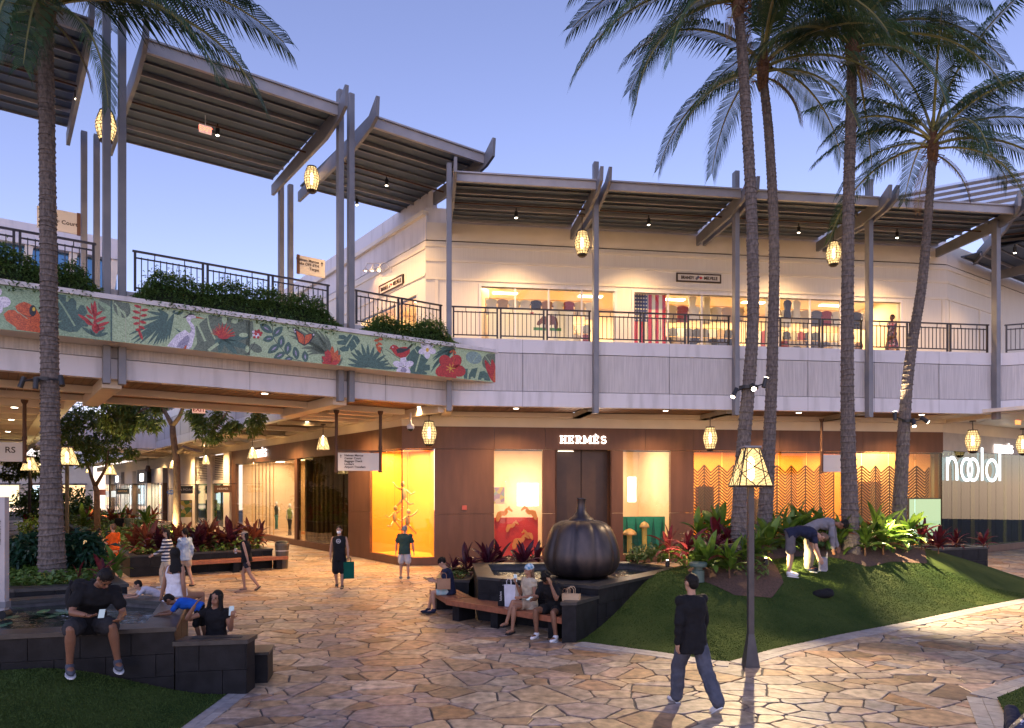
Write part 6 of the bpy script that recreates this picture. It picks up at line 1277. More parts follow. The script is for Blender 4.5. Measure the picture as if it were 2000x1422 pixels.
# tree-mounted spot heads
def treespots(label,px,py,Y,heads,r):
    p=at(px,py,Y); o=empty('tree_spotlight',p,0,label,'spotlight'); b=MB(); b.lathe([(r+.02,-.04),(r+.035,-.04),(r+.035,.04),(r+.02,.04)],14); b.build('strap',m_black,o)
    for (dx,dz,tx,ty,tz,lit) in heads:
        s=1 if dx>0 else -1; q=V((dx,-.12-r*(abs(dx)<.1),dz)); MB().tube([(s*r*.6 if abs(dx)>.1 else 0,-r*.8,0),q],.018,6).build('arm',m_black,o); d=V((tx,ty,tz)).normalized(); MB().tube([q-d*.1,q+d*.14],[.05,.055],10).build('spot_head',m_black,o)
        if lit: MB().tube([q+d*.141,q+d*.15],.05,10).build('spot_lens',m_down,o); lamp('spot_lamp','SPOT',q+d*.17,lit,(1,.74,.42),o,size=.04,spot=62,blend=.6,target=q+d*3)
treespots('strapped black spotlights on the leaning palm, middle head lit',1462,757,16.8,[(0,-.02,-.18,-1,-.62,1500),(-.36,-.12,-.5,-.3,-.9,300),(.34,.08,.3,.1,1,60)],.19)
treespots('strapped black spotlights on the rightmost palm',1772,823,20.2,[(0,-.05,-.1,-.55,-1,2600),(-.42,.12,.05,.1,1,250),(.4,.05,.6,-.2,-.5,120)],.19)
treespots('strapped black spotlights on the near left palm, unlit',90,742,15,[(0,-.1,0,-.1,-1,0),(-.42,-.05,-.25,-.2,-1,0),(.4,-.02,.35,-.3,-1,0)],.2)
# ---- ti plants
def blade_leaf(name,L,W,c0,c1,mat):
    b=MB(); N=6; p=V((0,0,0)); rows=[]
    for i in range(N+1):
        t=i/N; e=c0+(c1-c0)*t; w=W*(sin(pi*(.12+.86*t)))**.75 if 0<i<N else (W*.28 if i==0 else 0); rows.append((p.copy(),w,e)); p=p+V((cos(e),0,sin(e)))*L/N
    vs=[]
    for q,w,e in rows: n=V((-sin(e),0,cos(e))); vs+= [q+V((0,-w,0))+n*w*.45, q, q+V((0,w,0))+n*w*.45]
    b.add(vs,[(i*3+j,(i+1)*3+j,(i+1)*3+j+1,i*3+j+1) for i in range(N) for j in (0,1)]); return b.mesh(name,mat,smooth=True)
m_tired=leafmat('ti_red',(.075,.010,.018),(.16,.022,.03),rough=.35,scale=9); m_tidk=leafmat('ti_dark',(.04,.008,.018),(.075,.014,.028),rough=.35,scale=9); m_tigr=leafmat('ti_green',(.045,.105,.014),(.12,.19,.03),rough=.35,scale=6); m_tibr=leafmat('ti_bronze',(.12,.03,.02),(.19,.055,.03),rough=.35,scale=9)
TI={}
for nm,mm in (('red',m_tired),('dark',m_tidk),('green',m_tigr),('bronze',m_tibr)): TI[nm]=[blade_leaf('leaf',.62,.058 if nm!='green' else .07,R(78),R(50),mm),blade_leaf('leaf',.66,.06 if nm!='green' else .075,R(58),R(-5),mm),blade_leaf('leaf',.6,.058 if nm!='green' else .07,R(30),R(-45),mm)]
def ti(kind,p,k,label,seed,group='ti plants',n=None,cat='plant'):
    rnd=random.Random(seed); o=empty('ti_plant',p,rnd.uniform(0,6),label,cat,group); n=n or rnd.randint(15,21); h=.34*k
    MB().tube([(0,0,-.05),(.01,0,h)],[.022*k,.016*k],5).build('cane',m_fiber,o)
    for i in range(n):
        t=i/n; a=i*2.4; v=0 if t>.66 else (1 if t>.28 else 2); z=h*(.35+.65*t); q_=k*rnd.uniform(.6,1.15); put('leaf',TI[kind][v] if rnd.random()>.06 else TI['bronze'][2],o,(cos(a)*.02,sin(a)*.02,z),(rnd.uniform(-.4,.4),rnd.uniform(-.28,.28),a+rnd.uniform(-.35,.35)),(q_,q_*rnd.uniform(.75,1.35),q_))
    return o
kn={'red':'crimson-leaved','dark':'dark maroon','green':'broad green-leaved','bronze':'bronze-red'}
def bedz(x,y): return mound(x,y)+.13
def rowlabel(kind,where,i): return f'{kn[kind]} ti plant {where}, {ORD[i]} from the left'
RB=[('red',1307,17.2,1.0),('red',1342,16.6,1.05),('red',1405,17.3,1.15),('dark',1392,16.4,.85),('red',1425,16.9,1.1),('dark',1540,19.4,1.0),('red',1800,19.8,1.0),('red',1833,19.9,.9)]
for i,(kd,px,Y,k) in enumerate(RB): x=(px-1000)/F*Y; ti(kd,(x,Y,bedz(x,Y)),k,rowlabel(kd,'in the palm bed',i),100+i,'red ti plants of the palm bed')
GB=[(1362,15.6,.85),(1385,15.35,1.0),(1425,15.3,1.05),(1368,18.6,1.3),(1400,19.2,1.4),(1455,15.9,.9),(1478,16.3,1.0),(1500,17.0,1.15),(1512,19.0,1.35),(1535,18.4,1.3),(1565,18.6,1.35),(1590,19.4,1.45),(1620,18.4,1.25),(1640,18.2,1.1),(1690,18.2,1.2),(1712,18.9,1.35),(1725,18.6,1.2),(1745,19.1,1.25),(1772,19.6,1.2),(1560,20.2,1.4)]
for i,(px,Y,k) in enumerate(sorted(GB)): x=(px-1000)/F*Y; ti('green',(x,Y,bedz(x,Y)),k,rowlabel('green','in the palm bed',i),140+i,'green ti plants of the palm bed')
for i,(px,Y,k) in enumerate(((884,18.6,.75),(912,18.5,1.0),(953,18.8,1.15),(975,19.3,1.0),(1022,18.9,1.1),(1046,19.4,.95),(1240,18.9,.8))): x=(px-1000)/F*Y; ti('dark',(x,Y,.53),k,rowlabel('dark','in the planter behind the bench',i),170+i,'dark ti plants behind the bench',24)
# small planter at the right with a few red plants
ringwall('planter_box','low dark planter wall at the right end of the palm bed','planter',[(12.45,20.9),(14.6,21.6),(14.3,22.7),(12.1,22.0)],1.08,.14,soil=1.0)
for i,(px,kd) in enumerate(((1826,'dark'),(1872,'red'),(1925,'red'))): ti(kd,((px-1000)/F*21.5,21.6,1.0),.75,rowlabel(kd,'in the low planter at far right',i),190+i,'ti plants of the far right planter')
ti('red',(-8.2,14.1,1.0),.62,'crimson ti plant with broad leaves beside the near palm, right one',200,'ti plants by the near palm',9); ti('red',(-8.55,13.9,1.0),.5,'small crimson ti plant beside the near palm, left one',201,'ti plants by the near palm',6); ti('green',(-8.3,14.7,1.0),.8,'leafy green ti plant beside the near palm',202,'ti plants by the near palm')
rnd=random.Random(77); n_=0
for i in range(15):
    y=-8.2+i*.29; s=-3.0-rnd.uniform(0,1.2); p=LF.w(s,y,.6); ti('bronze' if i%4<2 else 'dark',p,rnd.uniform(1.1,1.45),rowlabel('bronze' if i%4<2 else 'dark','along the front of the long court planter',i),220+i,'ti plants of the long court planter',22)
for i in range(8):
    p=LF.w(-20.6-rnd.uniform(0,3),-8.2+i*.5,.6); kd='bronze' if i%2 else 'green'; ti(kd,p,1.5,rowlabel(kd,'in the second court planter',i),260+i,'ti plants of the second court planter',18)
# ---- leaf masses
def leafcloud(name,pts,size,mat,parent,rnd,droop=.35,kind='stuff',wid=.42,n_per=1):
    b=MB()
    for p in pts:
        for _ in range(n_per):
            a=rnd.uniform(0,2*pi); e=rnd.gauss(.15,.5)-droop*.5; d=V((cos(a)*cos(e),sin(a)*cos(e),sin(e))); s=d.cross(V((0,0,1))).normalized(); s=(s+V((0,0,rnd.uniform(-.5,.5)))).normalized(); L_=size*rnd.uniform(.65,1.25); w=L_*wid*.5; q=V(p)+V((rnd.gauss(0,size*.3),rnd.gauss(0,size*.3),rnd.gauss(0,size*.3)))*(1 if n_per>1 else 0); m_=q+d*L_*.5+V((0,0,.06*L_)); b.att=rnd.random()
            b.add([q,m_-s*w,q+d*L_+V((0,0,-droop*L_*.35)),m_+s*w],[(0,1,2),(0,2,3)])
    o=b.build(name,mat,parent,attr='rnd'); o['kind']=kind; return o
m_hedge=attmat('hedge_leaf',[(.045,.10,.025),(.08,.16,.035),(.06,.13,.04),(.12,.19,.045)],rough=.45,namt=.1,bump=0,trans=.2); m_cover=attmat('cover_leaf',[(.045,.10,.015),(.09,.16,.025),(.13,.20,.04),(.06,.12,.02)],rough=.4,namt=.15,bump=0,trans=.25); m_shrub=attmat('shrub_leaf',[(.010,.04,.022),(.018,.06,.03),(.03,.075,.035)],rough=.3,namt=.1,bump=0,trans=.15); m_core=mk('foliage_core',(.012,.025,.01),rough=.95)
m_tree=attmat('tree_leaf',[(.06,.12,.03),(.11,.17,.04),(.16,.19,.045),(.08,.14,.035)],rough=.45,namt=.1,bump=0,trans=.3); m_tbark=mk('smooth_bark',(.12,.075,.05),(.19,.12,.08),scale=7,rough=.8,bump=.3)
from mathutils import noise as NZ
def hedge(label,x0,x1,seed,hh):
    rnd=random.Random(seed); o=empty('hedge',BF.w(x0,-.4,7.36),BF.a,label,'hedge'); W=x1-x0
    def top(x): return hh*(.72+.45*NZ.noise(V((x*1.1+seed,0,0)))+.12*NZ.noise(V((x*4,seed,0))))*min(1,.25+ (x+.05)*1.6)*min(1,.25+(W-x+.05)*1.6)
    b=MB()
    for i in range(24):
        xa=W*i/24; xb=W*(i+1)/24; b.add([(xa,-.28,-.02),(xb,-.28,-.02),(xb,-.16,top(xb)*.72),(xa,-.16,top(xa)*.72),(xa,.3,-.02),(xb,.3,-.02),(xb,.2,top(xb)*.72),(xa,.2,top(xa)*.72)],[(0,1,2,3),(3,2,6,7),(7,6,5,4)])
    b.build('dark_core',m_core,o); pts=[]  # solid hull added behind the leaves, inner shade put into its dark colour
    for _ in range(int(W*1700)):
        x=rnd.uniform(-.12,W+.12); tz=top(min(max(x,0),W)); z=tz*sqrt(rnd.random()); y=-.30-.12*sin(pi*min(1,z/max(tz,.1)))+abs(rnd.gauss(0,.10)) if rnd.random()<.7 else rnd.uniform(-.3,.35)
        if y>-.1 and z<tz*.8: z=tz*rnd.uniform(.8,1.05)
        pts.append((x,y,z+rnd.uniform(-.05,.04)))
    for _ in range(int(W*22)):
        x=rnd.uniform(0,W); hz_=rnd.uniform(.05,.3)
        for j in range(5): pts.append((x+rnd.gauss(0,.03),rnd.uniform(-.2,.1),top(x)+hz_*j/5))
    for _ in range(int(W*60)): pts.append((rnd.uniform(.1,W-.1),-.5-rnd.uniform(0,.06),rnd.uniform(-.06,.16)))
    leafcloud('foliage',pts,.10,m_hedge,o,rnd)
    st=MB()
    for _ in range(int(W*2)):
        x=rnd.uniform(.2,W-.2); z=top(x); st.tube([(x,0,z*.6),(x+rnd.gauss(0,.08),0,z+rnd.uniform(.15,.4))],.006,4)
    s_=st.build('shoots',m_hedge,o); s_['kind']='stuff'
hedge('green hedge at the left end of the bridge planter',-13.4,-10.15,2,1.15); hedge('long green hedge in the middle of the bridge planter',-9.2,-4.05,5,1.25); hedge('shorter green hedge at the right end of the bridge planter',-3.15,-.05,9,.95)
def cover(label,poly,zf,dens,size,h,mat,seed,name='ground_cover',kind='stuff'):
    rnd=random.Random(seed); xs=[p[0] for p in poly]; ys=[p[1] for p in poly]; pts=[]; A=abs(area(poly)); n=int(A*dens); c=0
    while c<n:
        x=rnd.uniform(min(xs),max(xs)); y=rnd.uniform(min(ys),max(ys))
        if not inside((x,y),poly): continue
        c+=1; hv=h*(.55+.6*NZ.noise(V((x*.9,y*.9,seed)))); pts.append((x,y,zf(x,y)+max(.02,hv)*sqrt(rnd.random())))
    o=leafcloud(name,pts,size,mat,None,rnd,wid=.6); tag(o,label,kind=kind); return o
cover('yellow-green ground cover beside the basin',[(2.9,18.2),(4.1,16.9),(4.3,16.2),(5.0,16.2),(5.2,18),(3.4,19.4)],lambda x,y:bedz(x,y)-.1,330,.15,.42,m_cover,1)
cover('low green cover at the edge of the mulch bed',[(4.5,15.4),(5.6,15.3),(5.9,16.2),(6.0,17.4),(4.4,16.6)],bedz,160,.15,.3,m_cover,2)
cover('dark green undergrowth below the palms',[(4.5,18),(6.4,17.8),(9,18.2),(11.3,19.3),(11.6,20.2),(9.6,21.6),(4.8,20.4)],bedz,110,.2,.55,m_hedge,3)
cover('low green cover in the near palm planter',off([(-7.75,13.7),(-9.85,16.4),(-13,16.3),(-12.2,13.0),(-9.1,13.05)][::-1] if area([(-7.75,13.7),(-9.85,16.4),(-13,16.3),(-12.2,13.0),(-9.1,13.05)])<0 else [(-7.75,13.7),(-9.85,16.4),(-13,16.3),(-12.2,13.0),(-9.1,13.05)],.05),lambda x,y:.98,330,.13,.28,m_cover,4)
for i,(pl_,lb_) in enumerate(CP): cover(f'green ground cover filling the {["first","second","third"][i]} court planter',off(pl_ if area(pl_)>0 else pl_[::-1],.22),lambda x,y:.6,[80,45,30][i],[.2,.24,.3][i],[.55,.75,.9][i],m_cover,5+i)
cover('fine green cover in the planter behind the bench',[(-1.7,17.7),(-1.2,17.5),(-1.1,18.45),(2.4,18.9),(2.3,19.7),(-1.7,19.4)],lambda x,y:.52,200,.12,.35,m_hedge,11)
def shrub(label,c,r,n,size,mat,seed,name='shrub'):
    rnd=random.Random(seed); o=empty(name,c,0,label,'shrub'); pts=[]
    for _ in range(n):
        d=V((rnd.gauss(0,1),rnd.gauss(0,1),rnd.gauss(0,1))).normalized(); k=rnd.uniform(.55,1)*(.8+.3*NZ.noise(d*2+V((seed,0,0)))); pts.append((d.x*r[0]*k,d.y*r[1]*k,r[2]+d.z*r[2]*k))
    leafcloud('foliage',pts,size,mat,o,rnd,droop=.7,wid=.4,n_per=3)
    b=MB()
    for i in range(7): a=i*.9; b.tube([(0,0,-.1),(cos(a)*r[0]*.5,sin(a)*r[1]*.5,r[2]*1.3)],[.03,.012],5)
    b.build('stems',m_fiber,o)
shrub('dark glossy-leaved shrub left of the near palm trunk',(-10.9,15.9,.98),(.62,.5,.5),330,.24,m_shrub,3); shrub('dark glossy-leaved shrub right of the near palm trunk',(-9.75,15.9,.98),(.62,.5,.5),360,.24,m_shrub,4); shrub('round clipped green shrub far back at the left',(-20.5,30.5,.3),(.9,.9,.8),300,.2,m_cover,6); shrub('big dark green shrub far back at the left edge',(-30,46,.2),(3,2,1.6),600,.4,m_hedge,7)
shrub('strappy green plant at the left edge of the pond',(-9.0,9.55,.85),(.45,.3,.2),60,.4,m_cover,8)
# ---- court trees
def tree(label,base,limbs,blobs,seed,leaf,dens,Y):
    rnd=random.Random(seed); p0=at(*base,Y); p0.z=.6; o=empty('court_tree',p0,0,label,'tree','small trees of the left court'); 
    for i,(path,r0,r1) in enumerate(limbs):
        q=[at(x,y,Y+dy)-p0 for x,y,dy in path]
        if i==0: q[0]=V((0,0,-.05))
        MB().tube(q,[r0+(r1-r0)*k/(len(q)-1) for k in range(len(q))],8).build('trunk' if i==0 else 'limb',m_tbark,o,smooth=True)
    pts=[]
    for (x,y,dy,rx,rz) in blobs:
        c=at(x,y,Y+dy)-p0; ex=rx/F*Y; ez=rz/F*Y
        for _ in range(int(dens*ex*ez*6)+6):
            d=V((rnd.gauss(0,1),rnd.gauss(0,1),rnd.gauss(0,1))).normalized()*rnd.random()**.4; pts.append((c.x+d.x*ex,c.y+d.y*max(ex,ez)*.8,c.z+d.z*ez))
    cr=leafcloud('crown',pts,leaf,m_tree,o,rnd,droop=.9,wid=.38,n_per=7); return o
tree('slender brown-barked tree in the long court planter',(345,1050),[([(345,1050,0),(346,960,0),(345,900,0),(338,850,0),(337,832,0)],.17,.12),([(337,832,0),(325,810,.3),(312,785,.5),(300,760,.6)],.10,.05),([(337,832,0),(350,815,-.2),(360,790,-.4),(372,760,-.5)],.10,.05),([(347,885,0),(358,873,-.3),(378,880,-.6),(396,884,-.7),(408,860,-.8),(425,830,-.9),(447,800,-1)],.09,.02),([(425,830,-.9),(455,845,-1.2),(490,840,-1.4),(505,830,-1.5)],.03,.012),([(312,785,.5),(280,800,.2),(250,820,0),(215,815,0)],.045,.012)],
 [(225,795,0,34,22),(262,812,.3,34,24),(295,825,-.3,26,18),(248,838,0,22,14),(300,790,.5,30,18),(210,825,.2,20,16),(390,830,-.6,24,20),(415,850,-1,20,16),(445,835,-1,14,16),(385,808,-.4,20,12),(460,832,-1.2,12,8),(498,830,-1.5,15,20),(506,812,-1.5,10,10),(428,812,-.8,14,12)],11,.26,26,30)
tree('leafy tree behind the near palm in the second court planter',(190,1030),[([(190,1030,0),(189,960,0),(186,950,0)],.16,.13),([(186,950,0),(178,930,.2),(172,910,.3),(160,880,.4)],.10,.04),([(186,950,0),(198,930,-.2),(206,915,-.3),(212,880,-.5)],.10,.04)],
 [(130,830,0,30,24),(165,815,0,34,22),(200,830,.3,32,24),(150,860,-.3,36,22),(195,868,0,34,20),(235,850,.5,26,22),(125,880,0,24,16),(170,895,-.3,26,14),(215,890,0,20,14),(250,885,.6,18,14),(240,825,.3,20,18),(105,858,0,18,18)],12,.28,17,37)
tree('hazy tree at the far left beyond the near palm',(60,1000),[([(60,1000,0),(60,950,0),(58,925,0)],.15,.1),([(58,925,0),(42,905,0)],.08,.03),([(58,925,0),(74,905,0)],.08,.03)],[(35,905,0,30,16),(70,900,0,34,18),(20,925,0,22,12),(95,918,0,22,14),(60,920,0,26,10),(110,905,0,14,10)],13,.36,12,50)
# water lilies and koi
lp=empty('water_lily',gp(110,1205,.85),0,'patch of round water-lily leaves in the left pond','water lily'); rnd=random.Random(4); m_lily=leafmat('lily_pad',(.03,.10,.05),(.06,.16,.07),rough=.25,trans=.1)
for i in range(16):
    a=rnd.uniform(0,6.28); q=V((rnd.gauss(-.25,.42),rnd.gauss(.1,.3),rnd.uniform(.0,.1))); r=rnd.uniform(.09,.17); b=MB(); n=16; t=V((rnd.uniform(-.2,.2),rnd.uniform(-.2,.2),0)); ring_=[(q.x+r*cos(a+.2+5.9*k/n),q.y+r*sin(a+.2+5.9*k/n),q.z+t.x*r*cos(a+5.9*k/n)+t.y*r*sin(a+5.9*k/n)) for k in range(n+1)]; b.add([tuple(q)]+ring_,[(0,k+1,k+2) for k in range(n)]); b.build('pad',m_lily,lp)
for i,(px,py) in enumerate(((290,1222),(275,1224))):
    p=gp(px,py,.85); o=empty('koi',p,R(20+30*i),f'{["orange","red-orange"][i]} koi at the surface of the left pond, {["right","left"][i]} one','fish'); MB().ell((0,0,0),.16,.045,.04).build('body',mk('koi%d'%i,(.5,.08,.04),(.6,.3,.2),scale=12,rough=.3),o,smooth=True); MB().prism([(-.14,0),(-.24,.06),(-.22,0),(-.24,-.06)],lambda a,b2,d:(a,b2,d),-.01,.01).build('tail',bpy.data.materials['koi%d'%i],o)
# in-ground uplights of the bed
def uplight(label,p,power,tgt,spot=70,col=(1,.78,.36)):
    o=empty('uplight',p,0,label,'uplight','bed uplights'); MB().lathe([(.05,-.05),(.05,.08),(.055,.1)],12).build('housing',m_black,o); MB().lathe([(.03,.101),(.03,.104)],12).build('lens',m_down,o); lamp('uplight_lamp','SPOT',(0,0,.14),power,col,o,size=.04,spot=spot,blend=.7,target=tgt)
uplight('small uplight in the bed left of the bending people',V((5.75,15.95,bedz(5.75,15.95)+.1)),420,(1.2,.35,-.02),60); uplight('small uplight at the right end of the palm bed',V((10.0,18.9,bedz(10,18.9)+.6)),900,(.5,-1.2,-.42),95); uplight('small uplight in the cover beside the basin',V((3.6,16.3,bedz(3.6,16.6))),60,(.8,.9,.9),110); uplight('small uplight in the long court planter',LF.w(-9,-6.4,.65),420,(0,0,3),120); uplight('small uplight in the second court planter',LF.w(-22,-7.4,.65),420,(0,0,3),120)
# ---------------------------------------------------------------- people
def skinmat(n,c): return mk('skin_'+n,c,tuple(v*.88 for v in c),scale=14,rough=.5,sub=.08,spec=.35)
SK={'tan':skinmat('tan',(.30,.15,.09)),'brown':skinmat('brown',(.20,.095,.055)),'light':skinmat('light',(.42,.24,.16)),'deep':skinmat('deep',(.14,.068,.042))}
FC={}
def fab(c,c2=None,sc=6):
    k=(c,c2,sc)
    if k not in FC: FC[k]=mk('fabric_%d'%len(FC),c,c2 or tuple(v*.8 for v in c),scale=sc,rough=.9,bump=.25,bscale=14,spec=.2)
    return FC[k]
m_hairb=mk('black_hair',(.005,.004,.004),(.009,.007,.006),scale=30,rough=.6,spec=.2,bump=.4,bscale=60,stretch=(6,6,1)); m_hairbr=mk('brown_hair',(.09,.045,.02),(.13,.07,.035),scale=30,rough=.5,bump=.4,bscale=60); m_hairg=mk('grey_hair',(.22,.21,.21),(.14,.13,.13),scale=30,rough=.6)
m_eye=mk('eye_dark',(.015,.01,.008),rough=.2); m_lip=mk('lip',(.22,.07,.06),rough=.5)
def loft(b,rings,n=14):
    """rings: centre, side axis, depth axis, half width, half depth"""
    vs=[]
    for c,x,y,w,d in rings:
        for j in range(n):
            a=2*pi*j/n; ca,sa=cos(a),sin(a); vs.append(c+x*(w*math.copysign(abs(ca)**.85,ca))+y*(d*math.copysign(abs(sa)**.85,sa)))
    m=len(rings); b.add(vs,[(i*n+j,i*n+(j+1)%n,(i+1)*n+(j+1)%n,(i+1)*n+j) for i in range(m-1) for j in range(n)]+[tuple(range(n-1,-1,-1)),tuple((m-1)*n+j for j in range(n))])
def limb(b,p,q,prof,n=10):
    """prof: (t, radius)"""
    p=V(p);q=V(q); pts=[p.lerp(q,t) for t,_ in prof]; b.tube(pts,[r for _,r in prof],n)
    b.ell(pts[0],prof[0][1],prof[0][1],prof[0][1],8,6); b.ell(pts[-1],prof[-1][1],prof[-1][1],prof[-1][1],8,6)
FOLD=bpy.data.textures.new('folds','CLOUDS'); FOLD.noise_scale=.085; FOLD.noise_depth=1
STRAND=bpy.data.textures.new('strands','CLOUDS'); STRAND.noise_scale=.02
def N(v): return V(v).normalized()
def footm(f):
    r=f.cross(V((0,0,1)))
    if r.length<.05: r=V((1,0,0))
    r.normalize(); return Matrix((r,f,r.cross(f))).transposed()
def person(label,loc,rz,pose={},wear={},H=1.72,skin='tan',hair=('short',None),fem=0,vox=.014,face=True,group=None):
    g=lambda k,d: pose.get(k,d)
    k=.93 if fem else 1.0; child=H<1.3; hk=1.22 if child else 1.0
    pel=V((0,0,g('hip',.94))); l0=N(g('lean',(0,0,1))); l1=N(g('lean2',g('lean',(0,.02,1)))); tw=g('twist',0)
    sx=V((cos(tw),sin(tw),0)); sx=(sx-l0*sx.dot(l0)).normalized(); dy=l0.cross(sx)
    sx1=V((cos(tw*1.4),sin(tw*1.4),0)); sx1=(sx1-l1*sx1.dot(l1)).normalized(); dy1=l1.cross(sx1)
    waist=pel+l0*.19; chest=waist+l1*.19; sho=chest+l1*.10; nb=sho+l1*.055
    wd=dict(bot=(.12,.10),hip=(.165*(1.0 if fem else .96),.118),waist=(.122 if fem else .142,.10),chest=(.145 if fem else .172,.125),sho=(.135 if fem else .16,.095),nb=(.06,.06))
    fat=g('fat',1.0)
    def torso(b,inf,low=.1,lowk=1.0,top=True,start=0):
        r=[(pel-l0*low,sx,dy,wd['hip'][0]*lowk*fat+inf,wd['hip'][1]*lowk*fat+inf),(pel,sx,dy,wd['hip'][0]*fat+inf,wd['hip'][1]*fat+inf),(waist,(sx+sx1)/2,(dy+dy1)/2,wd['waist'][0]*fat+inf,wd['waist'][1]*fat+inf),(chest,sx1,dy1,wd['chest'][0]*fat+inf,wd['chest'][1]*fat+inf),(sho,sx1,dy1,wd['sho'][0]*fat+inf,wd['sho'][1]+inf)]
        if top: r.append((nb,sx1,dy1,wd['nb'][0]+inf,wd['nb'][1]+inf))
        loft(b,r[start:])
    J={}
    for s,nm in ((-1,'A'),(1,'B')):
        hp=pel+sx*s*.085*fat-l0*.03; th,sh=g('l'+nm,((.0,0,-1),(0,0,-1))); kn=hp+N(th)*.43; an=kn+N(sh)*.42
        ft=N(g('f'+nm,(0,-1,-.12))); sj=sho+sx1*s*(.152 if fem else .178)*fat-l1*.015; ua,fa=g('a'+nm,((s*.12,0,-1),(s*.05,-.12,-1)))[:2]; el=sj+N(ua)*.285; wr=el+N(fa)*.25; hd=N(g('h'+nm,fa)); pn=N(g('n'+nm,(-s,0,0)))
        J[nm]=dict(hp=hp,kn=kn,an=an,ft=ft,sj=sj,el=el,wr=wr,hd=hd,pn=pn,s=s)
    # --- body
    b=MB(); torso(b,-.012)
    hu=N(g('head',(0,-.04,1))); fd=V(g('face',(0,-1,0))); fd=(fd-hu*fd.dot(hu)).normalized(); hs_=fd.cross(hu); HC=nb+l1*.02+hu*(.135*hk); Rm=Matrix((hs_,-fd,hu)).transposed()
    def hp_(x,f,u): return HC+hs_*x*hk+fd*f*hk+hu*u*hk
    b.tube([sho,nb+l1*.02,HC-hu*.04],[.062*k,.054*k,.052*k],10)
    b.ell(hp_(0,-.008,.02),.076*hk,.096*hk,.098*hk,14,10,Rm); b.ell(hp_(0,.03,-.05),.056*hk,.06*hk,.068*hk,12,8,Rm); b.ell(hp_(0,.098,-.015),.015*hk,.018*hk,.028*hk,8,6,Rm)
    for s in (-1,1): b.ell(hp_(s*.078,-.005,0),.012*hk,.024*hk,.034*hk,8,6,Rm)
    for nm,j in J.items():
        s=j['s']; limb(b,j['sj'],j['el'],[(0,.03*k),(.3,.036*k),(.6,.043*k),(1,.038*k)] if wear.get('shirt',(0,0,0))[1]>.3 else [(0,.043*k),(.35,.046*k),(1,.038*k)]); limb(b,j['el'],j['wr'],[(0,.038*k),(.25,.041*k),(1,.027*k)])
        limb(b,j['hp'],j['kn'],[(0,.088*fat),(.4,.078*fat),(1,.054)]); limb(b,j['kn'],j['an'],[(0,.052),(.3,.058),(.7,.042),(1,.036)])
        b.ell(j['an']+j['ft']*.07-V((0,0,.035)),.042,.115,.035,10,6,footm(j['ft'])); b.ell(j['an']-V((0,0,.03)),.04,.045,.045,8,6)
        hd,pn=j['hd'],j['pn']; sd=hd.cross(pn).normalized(); Rh=Matrix((sd,hd,pn)).transposed(); pc=j['wr']+hd*.055; b.ell(pc,.042*k,.058*k,.018,10,6,Rh)
        cu=g('c'+nm,.5)
        for i in range(4):
            o_=pc+sd*((i-1.5)*.021*k)+hd*.045; L_=(.068,.078,.074,.058)[i]*k; m1=o_+(hd*cos(cu*.6)-pn*sin(cu*.6)*-1*-1).normalized()*L_*.55 if False else o_+(hd*cos(cu*.6)+pn*sin(cu*.6)).normalized()*L_*.55; m2=m1+(hd*cos(cu*1.7)+pn*sin(cu*1.7)).normalized()*L_*.5; b.tube([o_-hd*.01,m1,m2],[.0095,.009,.0078],6)
        t0=j['wr']+hd*.03+sd*(-s)*.03; t1=t0+(hd*.6-sd*s*.7+pn*.25).normalized()*.04; b.tube([t0,t1,t1+(hd*.9+pn*.4-sd*s*.1).normalized()*.032],[.012,.0105,.009],6)
    sc=H/1.72; o=b.build('person',SK[skin],None,smooth=True,loc=loc,rot=(0,0,rz),sc=sc); tag(o,label,'person',group)
    def soft(ob,v,it=4,f=.5,wr=0,wsz=.09):
        m=ob.modifiers.new('remesh','REMESH'); m.mode='VOXEL'; m.voxel_size=v; m.use_smooth_shade=True
        m=ob.modifiers.new('smooth','SMOOTH'); m.factor=f; m.iterations=it
        if wr:
            m=ob.modifiers.new('folds','DISPLACE'); m.texture=FOLD if wsz>.05 else STRAND; m.strength=wr; m.mid_level=.5; m.texture_coords='LOCAL'
        return ob
    soft(o,vox*.75 if not face=='far' else vox,3)
    # --- clothes
    w=wear
    if 'shirt' in w:
        c,sl,hem=w['shirt'][:3]; b=MB(); torso(b,.026 if 'pants' in w else .016,.08+hem,1.04+.08*(hem>.1)); 
        for j in J.values():
            e=j['sj'].lerp(j['el'],min(1,sl*1.0)); 
            if sl>0:
                lr=w.get('loose',.012); b.ell(j['sj'],.072,.072,.072,10,8); limb(b,j['sj']+(nb-j['sj'])*.2,e,[(0,.06),(.22,.066),(.5,.06*fat+lr*.5),(1,.05*fat+lr)])
                if sl>1: limb(b,j['el'],j['el'].lerp(j['wr'],min(1,(sl-1))),[(0,.048+lr*.6),(.5,.046+lr*.5),(1,.036+lr*.5)])
        soft(b.build('shirt',c,o),vox*.9,3,.5,.026)
    if 'pants' in w:
        c,ln,lo=w['pants']; b=MB(); loft(b,[(pel-l0*.12,sx,dy,.13*fat,.11*fat),(pel-l0*.02,sx,dy,.172*fat+.008,.125*fat+.008),(pel+l0*.1,sx,dy,.15*fat+.01,.112*fat+.01)])
        for j in J.values():
            if ln<=1: e=j['hp'].lerp(j['kn'],ln); limb(b,j['hp'],e,[(0,.098*fat),(.5,.09*fat+lo*.5),(1,.075+lo)])
            else:
                limb(b,j['hp'],j['kn'],[(0,.098*fat),(.5,.088*fat+lo*.6),(1,.062+lo)]); limb(b,j['kn'],j['kn'].lerp(j['an'],ln-1),[(0,.062+lo),(.5,.06+lo),(1,.05+lo)])
        soft(b.build('trousers' if ln>1.3 else 'shorts',c,o),vox*.9,3,.5,.022)
